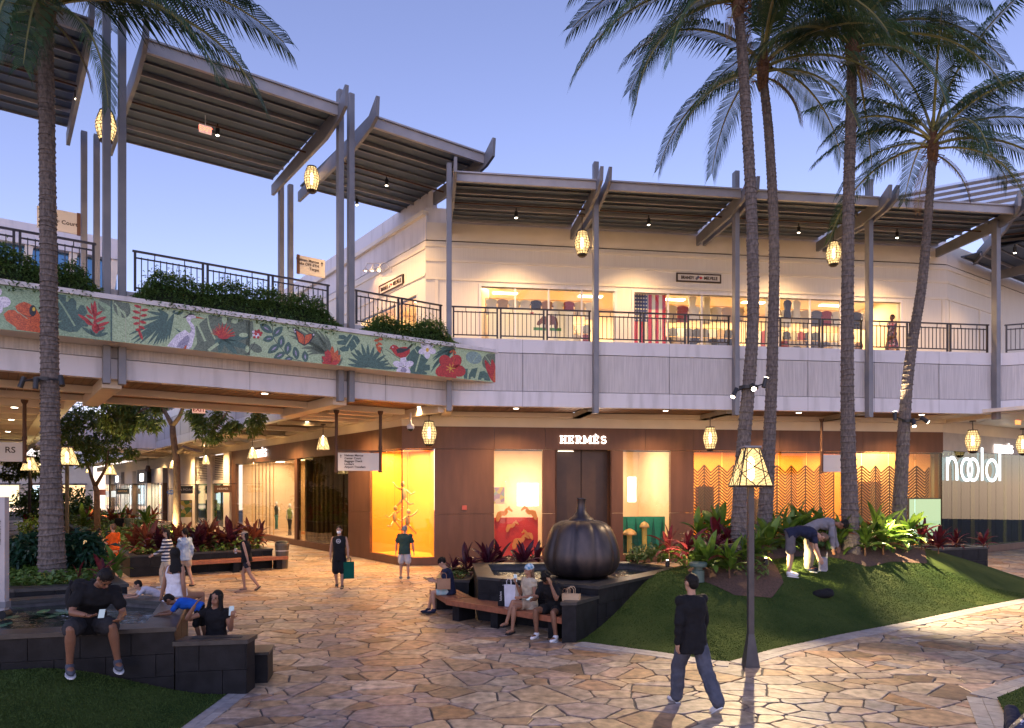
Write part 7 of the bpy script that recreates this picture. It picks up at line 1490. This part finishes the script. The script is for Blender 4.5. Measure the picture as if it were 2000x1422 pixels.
    if 'dress' in w:
        c,hem,fl=w['dress']; b=MB(); dn=N(g('skirt',(0,0,-1))); rr=[(pel+dn*hem,sx,dn.cross(sx),.17+fl,.14+fl*.8),(pel+dn*hem*.5,sx,dn.cross(sx),.175+fl*.5,.14+fl*.4),(pel,sx,dy,wd['hip'][0]+.03,wd['hip'][1]+.03),(waist,(sx+sx1)/2,(dy+dy1)/2,wd['waist'][0]+.018,wd['waist'][1]+.018),(chest,sx1,dy1,wd['chest'][0]+.014,wd['chest'][1]+.014)]
        if w.get('top',1): rr+=[(sho,sx1,dy1,wd['sho'][0]+.016,wd['sho'][1]+.016),(nb,sx1,dy1,.075,.07)]
        loft(b,rr,18)
        if w.get('sl',0):
            for j in J.values(): limb(b,j['sj'],j['sj'].lerp(j['el'],w['sl']),[(0,.066),(1,.062)])
        soft(b.build('dress',c,o),vox,3,.5,.03)
        if not w.get('top',1):
            b=MB()
            for s in (-1,1): b.tube([chest+sx1*s*.075+dy1*.13,sho+sx1*s*.085+dy1*.07,sho+sx1*s*.09+l1*.03,sho+sx1*s*.085-dy1*.07,chest+sx1*s*.075-dy1*.13],.012,6)
            b.build('strap',c,o)
    if 'jacket' in w: pass
    if 'shoes' in w:
        c,so_=w['shoes']
        for j in J.values():
            f=j['ft']; Rf=footm(f); b=MB(); up=Rf@V((0,0,1)); a0=j['an']-V((0,0,.0)); base=a0-V((0,0,.05))
            b.cur=0; b.ell(base+f*.075+up*.0,.05,.135,.042,12,8,Rf); b.ell(a0-f*.0-V((0,0,.02)),.05,.058,.05,10,6,Rf); b.ell(base+f*.02+up*.02,.046,.08,.045,10,6,Rf)
            ob=soft(b.build('shoe',c,o),.012,2); b=MB(); b.prism([(.05*1.06*cos(t),.078+.142*sin(t)) for t in (2*pi*i/16 for i in range(16))],lambda x,y,d:base+Rf@V((x,y,0))+up*d,-.05,-.036); b.build('sole',so_,ob)
    if 'slippers' in w:
        for j in J.values():
            f=j['ft']; Rf=footm(f); up=Rf@V((0,0,1)); base=j['an']-V((0,0,.05)); MB().prism([(.05*cos(t),.06+.135*sin(t)) for t in (2*pi*i/14 for i in range(14))],lambda x,y,d:base+Rf@V((x,y,0))+up*d,-.04,-.015).build('slipper',w['slippers'],o); MB().ell(base+f*.1+up*.0,.05,.03,.028,8,6,Rf).build('slipper_strap',w['slippers'],o)
    # --- hair and face
    st,hm=hair; 
    if st!='none':
        hm=hm or m_hairb; b=MB(); b.ell(hp_(0,-.018,.034),.083*hk,.10*hk,.096*hk,14,10,Rm)
        if st=='short': b.ell(hp_(0,-.05,-.01),.074*hk,.062*hk,.075*hk,12,8,Rm)
        if st=='curly':
            rn=random.Random(3)
            for i in range(40): a=rn.uniform(0,6.28); e=rn.uniform(.1,1.5); b.ell(hp_(cos(a)*cos(e)*.085,-.02+sin(a)*cos(e)*.10,.03+sin(e)*.10),.024,.024,.024,6,5)
        if st in('long','longf'):
            dn=N(g('hairdir',(0,.15,-1))); c0=hp_(0,-.05,.0); Lh=w.get('hairlen',.42); loft(b,[(hp_(0,-.03,.05),hs_,-fd,.082,.083),(hp_(0,-.055,-.06),hs_,-fd,.076,.05),(c0+dn*Lh*.45,hs_,-fd,.085,.034),(c0+dn*Lh*.75,hs_,-fd,.085,.026),(c0+dn*Lh*.86,hs_,-fd,.07,.018)])
            for i_ in range(7): xx_=(i_-3)*.027; b.tube([c0+hs_*xx_+dn*Lh*.6,c0+hs_*xx_*1.15+dn*Lh*(.92+.05*((i_*5)%4)),c0+hs_*xx_*1.1+dn*Lh*(1.0+.05*((i_*3)%4))],[.022,.018,.006],6)
            if st=='longf':
                for s in (-1,1): b.tube([hp_(s*.07,.02,.06),hp_(s*.092,.02,-.05),hp_(s*.10,.03,-.16)+V((0,0,-.02)),hp_(s*.10,.02,-.26)+V((0,0,-.05))],[.03,.034,.036,.02],8)
        if st=='bun': b.ell(hp_(0,-.11,.02),.045,.045,.045,8,6,Rm); b.ell(hp_(0,-.05,-.01),.074*hk,.062*hk,.07*hk,12,8,Rm)
        if st=='pony': b.tube([hp_(0,-.09,.05),hp_(0,-.15,.0),hp_(0,-.15,-.18)],[.04,.04,.015],8); b.ell(hp_(0,-.05,-.01),.074*hk,.062*hk,.07*hk,12,8,Rm)
        ob=soft(b.build('hair',hm,o),.011 if st!='curly' else .009,2,.5,.012,.02)
        if w.get('band'): b=MB(); b.ell(hp_(0,-.012,.048),.09,.108,.09,14,10,Rm); soft(b.build('headscarf',w['band'],o),.011,2)
        if w.get('cap'): b=MB(); b.ell(hp_(0,-.01,.05),.09,.106,.075,14,8,Rm); b.ell(hp_(0,.11,.05),.07,.07,.012,12,6,Rm); soft(b.build('cap',w['cap'],o),.011,2)
    if face is True:
        for s in (-1,1):
            MB().ell(hp_(s*.031,.083,.005),.013*hk,.008,.007*hk,8,6,Rm).build('eye',m_eye,o,smooth=True); MB().ell(hp_(s*.032,.086,.028),.019*hk,.006,.004*hk,8,6,Rm).build('eyebrow',hm or m_hairb,o)
        MB().ell(hp_(0,.086,-.065),.022*hk,.008,.008*hk,8,6,Rm).build('mouth',m_lip,o,smooth=True)
        if w.get('mask'): MB().ell(hp_(0,.062,-.05),.06,.06,.05,12,8,Rm).build('mask',w['mask'],o,smooth=True)
    o['_j']=0; del o['_j']
    Mx=Matrix.Translation(V(loc))@Matrix.Rotation(rz,4,'Z')@Matrix.Scale(sc,4)
    return o,{n:{q:(Mx@v if q in('wr','el','sj','kn','an','hp') else v) for q,v in j.items() if isinstance(v,V)} for n,j in J.items()},Mx
def phone(label,p,rot,c=(.02,.02,.022)):
    o=empty('phone',p,0,label,'phone'); o.rotation_euler=rot; bevel(MB().box(-.037,.037,-.004,.004,-.075,.075).build('case',mk('phone_case_%d'%int(p[0]*100),c,rough=.3),o),.003,2); MB().box(-.034,.034,-.0055,-.0041,-.071,.071).build('screen',emi('phone_screen_%d'%int(p[0]*100),(.5,.6,.8),.35),o); return o
def bag(label,p,rz,w,d,h,mat,tilt=0,txt=None,ink=None,top=.0):
    o=empty('shopping_bag',p,rz,label,'bag'); b=MB(); n=.012
    b.add([(-w/2,-d/2,0),(w/2,-d/2,0),(w/2,d/2,0),(-w/2,d/2,0),(-w/2-top,-d/2,h),(w/2+top*.4,-d/2+.01,h*1.01),(w/2+top,d/2,h*.99),(-w/2,d/2,h)],[(0,3,2,1),(0,1,5,4),(1,2,6,5),(2,3,7,6),(3,0,4,7)]); ob=b.build('sack',mat,o); so_=ob.modifiers.new('t','SOLIDIFY'); so_.thickness=.004
    for y in (-d/2,d/2): MB().tube([(-w*.2,y,h*.95),(-w*.2,y,h+.09),(-w*.1,y,h+.13),(w*.1,y,h+.13),(w*.2,y,h+.09),(w*.2,y,h*.95)],.006,5).build('handle',mat,o)
    if txt: text('lettering',txt,w*.42,ink,o,(0,-d/2-.006,h*.5),rot=(R(90),R(-90),0),depth=.001)
    return o
BLK=fab((.012,.012,.014)); NAVY=fab((.016,.02,.045)); DKG=fab((.03,.03,.034)); WHT=fab((.62,.6,.6)); SHW=mk('white_shoe',(.66,.65,.65),rough=.5); SHB=mk('black_shoe',(.015,.015,.017),rough=.5); SHG=mk('slate_shoe',(.05,.055,.075),rough=.7)
# 1 seated man, lower left
sit=lambda **k:dict(dict(hip=.0,lA=((-.1,-1,-.05),(0,-.02,-1)),lB=((.1,-1,-.05),(0,-.02,-1))),**k)
s_=1.13; seat=.97
o,J,_=person('man in black polo and shorts bent over his phone on the pond wall',(-5.72,9.5,seat+.105*s_),R(38),sit(lean=(0,-.25,1),lean2=(.3,-.75,1),head=(.3,-.8,.55),face=(.25,-.75,-.75),fat=1.15,lA=((-.3,-1,.06),(-.0,.2,-1)),lB=((.22,-1,.02),(.16,.14,-1)),aA=((-.25,-.35,-1),(.5,-1,-.05)),aB=((.25,-.4,-1),(-.35,-1,-.1)),nA=(0,0,1),nB=(0,0,1)),dict(shirt=(BLK,.62,.03),pants=(DKG,.86,.03),shoes=(SHG,SHW)),1.72*s_,'brown',('short',m_hairb),vox=.011)
p=(J['A']['wr']+J['B']['wr'])/2+V((.04,-.09,.06)); phone('dark phone held by the man in black polo',p,(R(-50),0,R(20)))
bk=empty('backpack',(-5.95,9.72,1.12),R(38),'black backpack on the back of the man in black polo','backpack'); b=MB(); b.ell((0,.02,.24),.19,.13,.30,14,10,Matrix.Rotation(R(-28),3,'X')); b.build('body',BLK,bk,smooth=True); b=MB(); b.ell((0,.14,.12),.14,.07,.14); b.build('pocket',fab((.02,.02,.022)),bk,smooth=True)
for s in (-1,1): MB().tube([(s*.12,-.05,.5),(s*.15,-.28,.52),(s*.15,-.32,.25)],.02,6).build('strap',BLK,bk)
# 2 woman with phone
o,J,_=person('woman in black top with long dark hair holding up her phone',(-4.5,10.72,.56),R(6),sit(lean=(0,-.08,1),head=(.12,-.02,1),face=(-.25,-1,-.12),aA=((-.8,-.5,-.25),(.55,-.25,.85)),aB=((.3,-.1,-1),(.25,-.55,.8)),nA=(1,0,0),nB=(0,1,.2),cB=1.0,hairdir=(0,.1,-1)),dict(shirt=(BLK,.22,.03),pants=(BLK,1.9,.01),hairlen=.5),1.66,'tan',('longf',m_hairb),fem=1,vox=.011)
phone('silver phone held up by the woman in black',J['B']['wr']+V((.0,-.03,.12)),(R(10),0,R(35)),(.4,.38,.36)); 
# 3 boy in blue
o,J,_=person('boy in bright blue shirt leaning over the pond rim',(-4.8,10.78,.50),R(-78),dict(hip=.93,lean=(0,-.9,.45),lean2=(0,-1,.12),head=(0,-.75,.4),face=(0,-.7,-.75),lA=((0,.12,-1),(0,.2,-1)),lB=((0,-.15,-1),(0,.25,-1)),aA=((-.2,-.6,-.8),(.2,-1,-.1)),aB=((.2,-.6,-.8),(-.2,-1,-.1)),nA=(0,0,-1),nB=(0,0,-1)),dict(shirt=(fab((.01,.09,.45)),.6,.0),pants=(BLK,.95,.02),shoes=(SHB,SHB)),1.05,'brown',('short',m_hairbr if False else m_hairb),vox=.013)
# 4 woman in white dress
o,J,_=person('woman in white sundress with long black hair sitting with her back to the camera',(-5.72,12.0,1.07),R(160),sit(lean=(0,.06,1),head=(0,0,1),face=(.75,-.6,0),aA=((-.2,.1,-1),(.05,-.2,-1)),aB=((.25,.05,-1),(.25,.05,-1)),hairdir=(-.3,.2,-1)),dict(dress=(fab((.72,.70,.73),(.62,.6,.64),20),.2,.12),top=0,hairlen=.30),1.72,'tan',('long',m_hairb),fem=1,vox=.011)
# 5 toddler
o,J,_=person('toddler in pale shirt lying over the pond rim beside the white dress',(-6.3,12.5,.55),R(-55),dict(hip=.86,lean=(0,-.85,.55),lean2=(0,-1,.25),head=(0,-.35,.9),face=(-.1,-1,-.35),aA=((-.3,-.7,-.6),(.2,-1,-.05)),aB=((.3,-.7,-.6),(-.2,-1,-.05)),lA=((0,.5,-1),(0,.6,-1)),lB=((0,.5,-1),(0,.6,-1))),dict(shirt=(fab((.5,.48,.52),(.4,.38,.45),30),.6,.0),pants=(fab((.1,.12,.2)),.9,.02),shoes=(SHW,SHW)),.92,'light',('short',m_hairb),vox=.013)
walkA=dict(lA=((0,-.38,-1),(0,.05,-1)),lB=((0,.28,-1),(0,.62,-1)),fB=(0,-.8,-.6))
# 6 orange dress
person('woman in a loose orange dress walking past the long planter',(-12.75,22.5,0),R(-115),dict(hip=.93,**walkA,aA=((-.1,.1,-1),(.3,-1,.2)),aB=((.15,-.1,-1),(-.3,-1,.3)),head=(0,-.1,1)),dict(dress=(fab((.62,.10,.015)),.46,.06),sl=.7,slippers=SHB),1.72,'light',('bun',m_hairbr),fem=1)
# 7 stripes
ms_=mk('striped_knit',(.02,.025,.06),rough=.9); nt=ms_.node_tree; tc=nt.nodes.new('ShaderNodeTexCoord'); wv=nt.nodes.new('ShaderNodeTexWave'); wv.bands_direction='Z'; wv.inputs['Scale'].default_value=3.2; rp=nt.nodes.new('ShaderNodeValToRGB'); rp.color_ramp.interpolation='CONSTANT'; rp.color_ramp.elements[0].color=(.02,.025,.06,1); rp.color_ramp.elements[1].color=(.6,.58,.55,1); rp.color_ramp.elements[1].position=.6; nt.links.new(tc.outputs['Object'],wv.inputs['Vector']); nt.links.new(wv.outputs[0],rp.inputs[0]); nt.links.new(rp.outputs[0],nt.nodes['Principled BSDF'].inputs['Base Color'])
person('person in navy and white striped sweater and cream trousers walking left',(-9.95,20.3,0),R(-80),dict(hip=.93,**walkA,aA=((-.1,.3,-1),(0,-.3,-1)),aB=((.1,-.35,-1),(0,-.9,-.5)),head=(0,-.12,1)),dict(shirt=(ms_,1.9,.06),pants=(fab((.55,.46,.34)),1.95,.03),shoes=(SHW,SHW)),1.68,'light',('long',m_hairb),fem=1)
# 8 denim
person('person in pale denim jacket and beige shorts walking left',(-9.62,20.7,0),R(-125),dict(hip=.93,lA=((0,.2,-1),(0,.5,-1)),lB=((0,-.25,-1),(0,.05,-1)),aA=((-.15,.2,-1),(0,-.2,-1)),aB=((.15,-.2,-1),(0,-.5,-1)),head=(0,-.08,1)),dict(shirt=(fab((.26,.34,.46),(.36,.44,.55),8),1.95,.08),loose=.02,pants=(fab((.42,.32,.24)),.6,.03),slippers=SHB),1.68,'light',('pony',m_hairb),fem=1)
# 9 black top with cup
o,J,_=person('woman in black sleeveless top and visor walking left with a cup',(-7.5,19.9,0),R(-92),dict(hip=.92,lean=(0,-.08,1),lA=((0,-.35,-1),(0,.1,-1)),lB=((0,.3,-1),(0,.75,-1)),fB=(0,-.7,-.7),aA=((-.1,-.15,-1),(.05,-1,.05)),aB=((.15,.35,-1),(.1,.3,-1)),head=(0,-.1,1),cA=1.2,nA=(1,0,0)),dict(shirt=(BLK,0,.02),pants=(fab((.03,.03,.04)),.42,.02),slippers=SHB,cap=fab((.25,.2,.17)),hairlen=.3),1.66,'light',('long',m_hairb),fem=1)
cp=empty('paper_cup',J['A']['wr']+V((-.07,.02,-.02)),0,'white paper cup in the hand of the woman with visor','cup'); MB().lathe([(.03,-.04),(.042,.08)],14).build('cup',WHT,cp); MB().lathe([(.045,.08),(.045,.095),(.03,.1)],14).build('lid',mk('cup_lid',(.5,.45,.4)),cp)
# 10 mask man
o,J,Mx=person('man in black sleeveless shirt and white face mask walking toward the camera',(-4.98,20.3,0),R(4),dict(hip=.94,lA=((-.02,-.05,-1),(0,.4,-1)),fA=(0,-.8,-.5),lB=((.02,-.2,-1),(0,.03,-1)),aA=((-.22,.12,-1),(-.02,-.15,-1)),aB=((.22,-.05,-1),(.05,-.12,-1)),cB=1.3),dict(shirt=(BLK,.0,.08),pants=(BLK,.95,.04),shoes=(SHB,SHB),mask=mk('face_mask',(.7,.7,.72),rough=.8)),1.76,'light',('short',m_hairb))
bd=MB(); c=(0,-.142,1.33)
for i in range(20): a0,a1=2*pi*i/20,2*pi*(i+1)/20; bd.obox((.055*cos(a0),c[1]+0,c[2]+.055*sin(a0)),(.055*cos(a1),c[1],c[2]+.055*sin(a1)),.014,.008,up=(0,1,0))
bd.box(-.03,.03,c[1]-.003,c[1]+.004,c[2]-.012,c[2]+.012); bd.build('shirt_emblem',WHT,[c_ for c_ in o.children if c_.name.startswith('shirt')][0])
bag('dark green tote bag carried by the masked man',J['B']['wr']+V((.02,-.02,-.62)),R(20),.30,.14,.48,fab((.005,.09,.06)))
# 11 old man
person('older man in dark green polo and pale shorts looking into the orange window',(-3.42,22.4,0),R(176),dict(hip=.94,lean=(0,-.06,1),head=(0,-.3,1),face=(0,-1,-.4),lA=((-.06,-.02,-1),(-.02,.05,-1)),lB=((.06,-.02,-1),(.02,.05,-1)),aA=((-.28,.05,-1),(-.12,-.1,-1)),aB=((.28,.05,-1),(.12,-.1,-1)),fat=1.08),dict(shirt=(fab((.03,.06,.05)),.62,.06),loose=.022,pants=(fab((.52,.48,.46)),.78,.04),shoes=(fab((.16,.17,.2)),SHW)),1.66,'light',('short',m_hairg))
# 12 tablet
o,J,_=person('woman in navy shirt reading a tablet at the left end of the bench',(-1.42,16.15,.56),R(-88),sit(lean=(0,-.12,1),lean2=(0,-.3,1),head=(0,-.5,.85),face=(0,-.8,-.7),lA=((-.02,-1,-.12),(0,-.28,-1)),lB=((.05,-1,-.05),(0,.1,-1)),aA=((-.1,-.2,-1),(.1,-1,.2)),aB=((.15,-.15,-1),(-.1,-1,.2))),dict(shirt=(NAVY,.6,.03),pants=(fab((.5,.5,.5),(.2,.42,.45),9),.6,.03),shoes=(NAVY,SHB)),1.6,'light',('curly',m_hairb),fem=1)
tb=empty('tablet',(J['A']['wr']+J['B']['wr'])/2+V((-.13,0,.02)),0,'dark tablet held by the woman in navy','tablet'); tb.rotation_euler=(0,R(-62),0); bevel(MB().box(-.006,.006,-.09,.09,-.125,.125).build('body',m_black,tb),.003)
bag('brown paper bag on the lap of the woman in navy',(-1.55,15.95,.60),R(8),.30,.16,.24,mk('kraft',(.36,.20,.11),(.30,.16,.085),scale=5,rough=.85,bump=.3,bscale=9))
# 13, 14 couple
fr_=R(-42)
bs=lambda X,back: V((X,14.05-(X-.01)*.907,.0))+V((.67,.74,0))*back
q=bs(.12,.36); o,J,_=person('woman in a blue and white headscarf holding up her phone on the bench',(q.x,q.y,.56),fr_-R(8),sit(lean=(0,-.05,1),head=(0,0,1),face=(-.2,-1,-.05),lA=((.2,-1,-.05),(.0,-.12,-1)),lB=((-.42,-1,.22),(-.15,-.3,-1)),aA=((-.2,-.2,-1),(.1,-.55,.85)),aB=((.2,-.1,-1),(-.5,-.9,-.1)),nA=(0,1,0),cA=1.0,hairdir=(.1,.2,-1)),dict(shirt=(fab((.5,.42,.3),(.3,.26,.2),8),.25,.02),pants=(fab((.36,.28,.2)),.45,.02),slippers=SHB,band=fab((.5,.56,.6),(.05,.2,.34),22),hairlen=.35),1.68,'tan',('long',m_hairbr),fem=1,vox=.011)
phone('white phone held up by the woman in the headscarf',J['A']['wr']+V((-.02,-.02,.12)),(0,0,fr_+R(10)),(.6,.58,.56))
q=bs(.62,.34); o,J,_=person('curly-haired man in black shirt resting his face on his hand on the bench',(q.x,q.y,.56),fr_+R(8),sit(lean=(0,-.22,1),lean2=(0,-.6,1),head=(0,-.85,.6),face=(-.1,-.75,-.7),fat=1.05,lA=((-.22,-1,.02),(0,.1,-1)),lB=((.25,-1,.02),(.1,.06,-1)),aA=((-.15,-.55,-.9),(.3,-1,.1)),aB=((.2,-.75,-.75),(-.35,-.15,1)),nB=(-1,0,0)),dict(shirt=(BLK,.62,.03),pants=(BLK,.55,.03),shoes=(SHW,SHW)),1.8,'brown',('curly',m_hairb),vox=.011)
phone('black phone in the lap of the curly-haired man',J['A']['wr']+V((-.05,-.08,.03)),(R(-70),0,fr_))
kr=bpy.data.materials['kraft']; q=bs(.93,.30); bag('upright brown paper shopping bag at the right end of the bench',(q.x,q.y,.452),fr_+R(25),.30,.15,.42,mk('kraft_light',(.50,.36,.22),(.44,.30,.18),scale=5,rough=.8,bump=.3,bscale=9),top=.02); q=bs(.78,.42); bag('second brown paper bag tucked behind the upright one',(q.x,q.y,.452),fr_+R(10),.26,.13,.36,kr)
q=bs(-.22,.30); bag('white and black shopping bag with vertical white letters on the bench',(q.x,q.y,.452),fr_+R(5),.30,.14,.44,fab((.6,.6,.66)),top=.015); b=MB(); q2=bs(-.36,.24); bag('black tote with white vertical lettering at the left of the white bag',(q2.x,q2.y,.452),fr_+R(30),.16,.12,.42,BLK,txt='lululem',ink=WHT)
# 15 walker
o,J,_=person('person in black sweater and grey jeans walking away in the foreground',(2.4,9.35,0),R(-158),dict(hip=.92,lean=(0,-.05,1),lA=((-.02,.38,-1),(.0,.72,-1)),fA=(0,-.8,-.6),lB=((.02,-.48,-1),(0,-.1,-1)),aA=((-.2,-.15,-1),(-.02,-.3,-1)),aB=((.16,.15,-1),(.02,-.1,-1)),head=(0,-.06,1),face=(.15,-1,-.1)),dict(shirt=(BLK,2.0,.14),loose=.022,pants=(fab((.055,.06,.08),(.08,.085,.11),8),2.0,.035),shoes=(SHW,SHW)),1.74,'light',('short',m_hairb),vox=.011)
# 16, 17 bending pair
o,J,_=person('man in navy shirt and grey shorts bending down to his white shoe on the turf',(6.35,16.0,mound(6.35,16)+.01),R(80),dict(hip=.93,lean=(0,-1,.35),lean2=(0,-1,-.22),head=(0,-.85,-.45),face=(0,-.2,-1),lA=((-.03,.05,-1),(0,.06,-1)),lB=((.03,-.12,-1),(0,.1,-1)),aA=((-.1,-.1,-1),(0,-.35,-1)),aB=((.1,-.15,-1),(0,-.45,-1))),dict(shirt=(NAVY,.6,.03),pants=(fab((.12,.11,.12)),.85,.03),shoes=(SHW,SHW)),1.74,'light',('short',m_hairbr))
o,J2,_=person('man in grey hoodie and khaki trousers bending beside the man in navy',(7.0,16.5,mound(7,16.5)+.01),R(65),dict(hip=.93,lean=(0,-.85,.6),lean2=(0,-1,.05),head=(0,-.9,-.1),face=(0,-.4,-1),lA=((-.04,.05,-1),(0,.05,-1)),lB=((.04,-.1,-1),(0,.12,-1)),aA=((-.1,-.05,-1),(0,-.1,-1)),aB=((.1,-.2,-1),(0,-.25,-1))),dict(shirt=(fab((.16,.155,.17),(.2,.19,.21)),1.95,.04),loose=.02,pants=(fab((.3,.25,.19)),1.97,.025),shoes=(NAVY,SHW)),1.76,'brown',('curly',m_hairb))
q=J['B']['wr']; bag('crumpled grey bag held by the man in navy',(q.x+.12,q.y-.05,q.z-.34),R(60),.3,.16,.3,fab((.22,.21,.23),(.4,.39,.42),3),top=.03)
b=MB(); b.ell((0,0,.06),.26,.15,.10,14,8); b.ell((.12,.02,.10),.14,.12,.08,10,6); ob=b.build('jacket_heap',BLK,None,smooth=True,loc=(6.85,15.5,mound(6.85,15.5)),rot=(0,0,.2)); tag(ob,'black jacket dropped in a heap on the turf','jacket')
# 18 balcony
x=FF.x(1742,-1.3); q=FF.w(x,-1.3,Z2); mfl=splash('floral_print',[(.03,.02,.04),(.05,.04,.08),(.3,.06,.1),(.08,.06,.14),(.35,.25,.3)],16)
person('person in dark floral dress walking on the upper gallery past the shop door',q,R(-70),dict(hip=.93,**walkA,aA=((-.15,.1,-1),(0,-.2,-1)),aB=((.15,-.1,-1),(0,-.3,-1))),dict(dress=(mfl,.55,.09),sl=.4,slippers=SHB),1.7,'deep',('bun',m_hairb),fem=1,face='far',vox=.018)
# 19.. far people
o,J,_=person('distant woman in black carrying a big red bag at the far left',(-31.2,46.5,0),R(-60),dict(hip=.93),dict(shirt=(BLK,.5,.05),pants=(BLK,.5,.02),shoes=(SHW,SHW)),1.62,'tan',('long',m_hairb),fem=1,face='far',vox=.02)
bag('big red bag carried by the distant woman',(-31.7,46.3,.55),0,.7,.3,.6,mk('red_bag',(.5,.02,.05),rough=.5))
c=LF.w(-7.3,-9.0); person('man in olive shirt seated with his back turned behind the near planter',(c.x,c.y,.56),R(150),sit(lean=(0,-.15,1)),dict(shirt=(fab((.08,.08,.06)),.6,.03),pants=(DKG,1.9,.02),shoes=(SHB,SHB)),1.72,'light',('short',m_hairb),face='far',vox=.018)
for i,(px,c_) in enumerate(((233,BLK),(252,fab((.1,.12,.09))))): p=V(((px-1000)/F*38,38,.72)); person(f'distant seated person in {["black","dark green"][i]} behind the court planting',p,R(10),sit(),dict(shirt=(c_,.6,.03),pants=(BLK,1.9,.02),shoes=(SHB,SHB)),1.7,'tan',('short',m_hairb),face='far',vox=.02)
# 22 lower right corner
mstar=splash('star_print',[(.012,.018,.06),(.012,.018,.06),(.012,.018,.06),(.012,.018,.06),(.012,.018,.06),(.4,.4,.5)],26)
person('person in navy star-print shirt cut off by the lower right corner',(5.56,7.62,.1),R(140),sit(hip=.1,lean=(-.5,-.2,.8),lean2=(-.75,-.35,.6),head=(-.6,-.4,.6),lA=((-.2,-1,.4),(0,.1,-1)),lB=((.2,-1,.4),(0,.1,-1))),dict(shirt=(mstar,.7,.03),pants=(NAVY,1.9,.02),shoes=(SHB,SHB)),1.6,'tan',('short',m_hairb),vox=.014)

# ---------------------------------------------------------------- pieces of a part go under that part
NEST={'barrel_lantern':('shade',('lattice','bulb','finial')),'cone_pendant':('shade',('lattice','bulb')),'lamp_post':('shade',('lattice','cap','bulb')),'hanging_sign':('panel',('lettering','arrow')),'direction_board':('panel',('lettering','arrow','side_strip')),'name_board':('board',('frame','lettering','flag_mark')),'blade_sign':('panel',('lettering','hanger')),'exit_sign':('housing',('lettering',)),'shopping_bag':('sack',('handle','lettering')),'display_screen':('casing',('panel',)),'gooseneck_lamp':('shade',('bulb',)),'litter_bin':('body',('band',)),'phone':('case',('screen',)),'poster':('canvas',('frame',)),'canopy':('fascia',('gutter_lip',)),'backpack':('body',('pocket','strap'))}
base=lambda o: o.name.split('.')[0]
for o in list(scene.objects):
    if o.parent is None and base(o) in NEST:
        pn,cn=NEST[base(o)]; ps=[c for c in o.children if base(c)==pn]
        if ps:
            for c in list(o.children):
                if base(c) in cn: c.parent=ps[0]
for o in list(scene.objects):
    if o.parent is None and base(o)=='flag':
        ps={base(c):c for c in o.children}; tgt=ps.get('canton') or ps.get('cloth')
        for c in list(o.children):
            if base(c) in ('star','bear_emblem','grass_strip'): c.parent=tgt
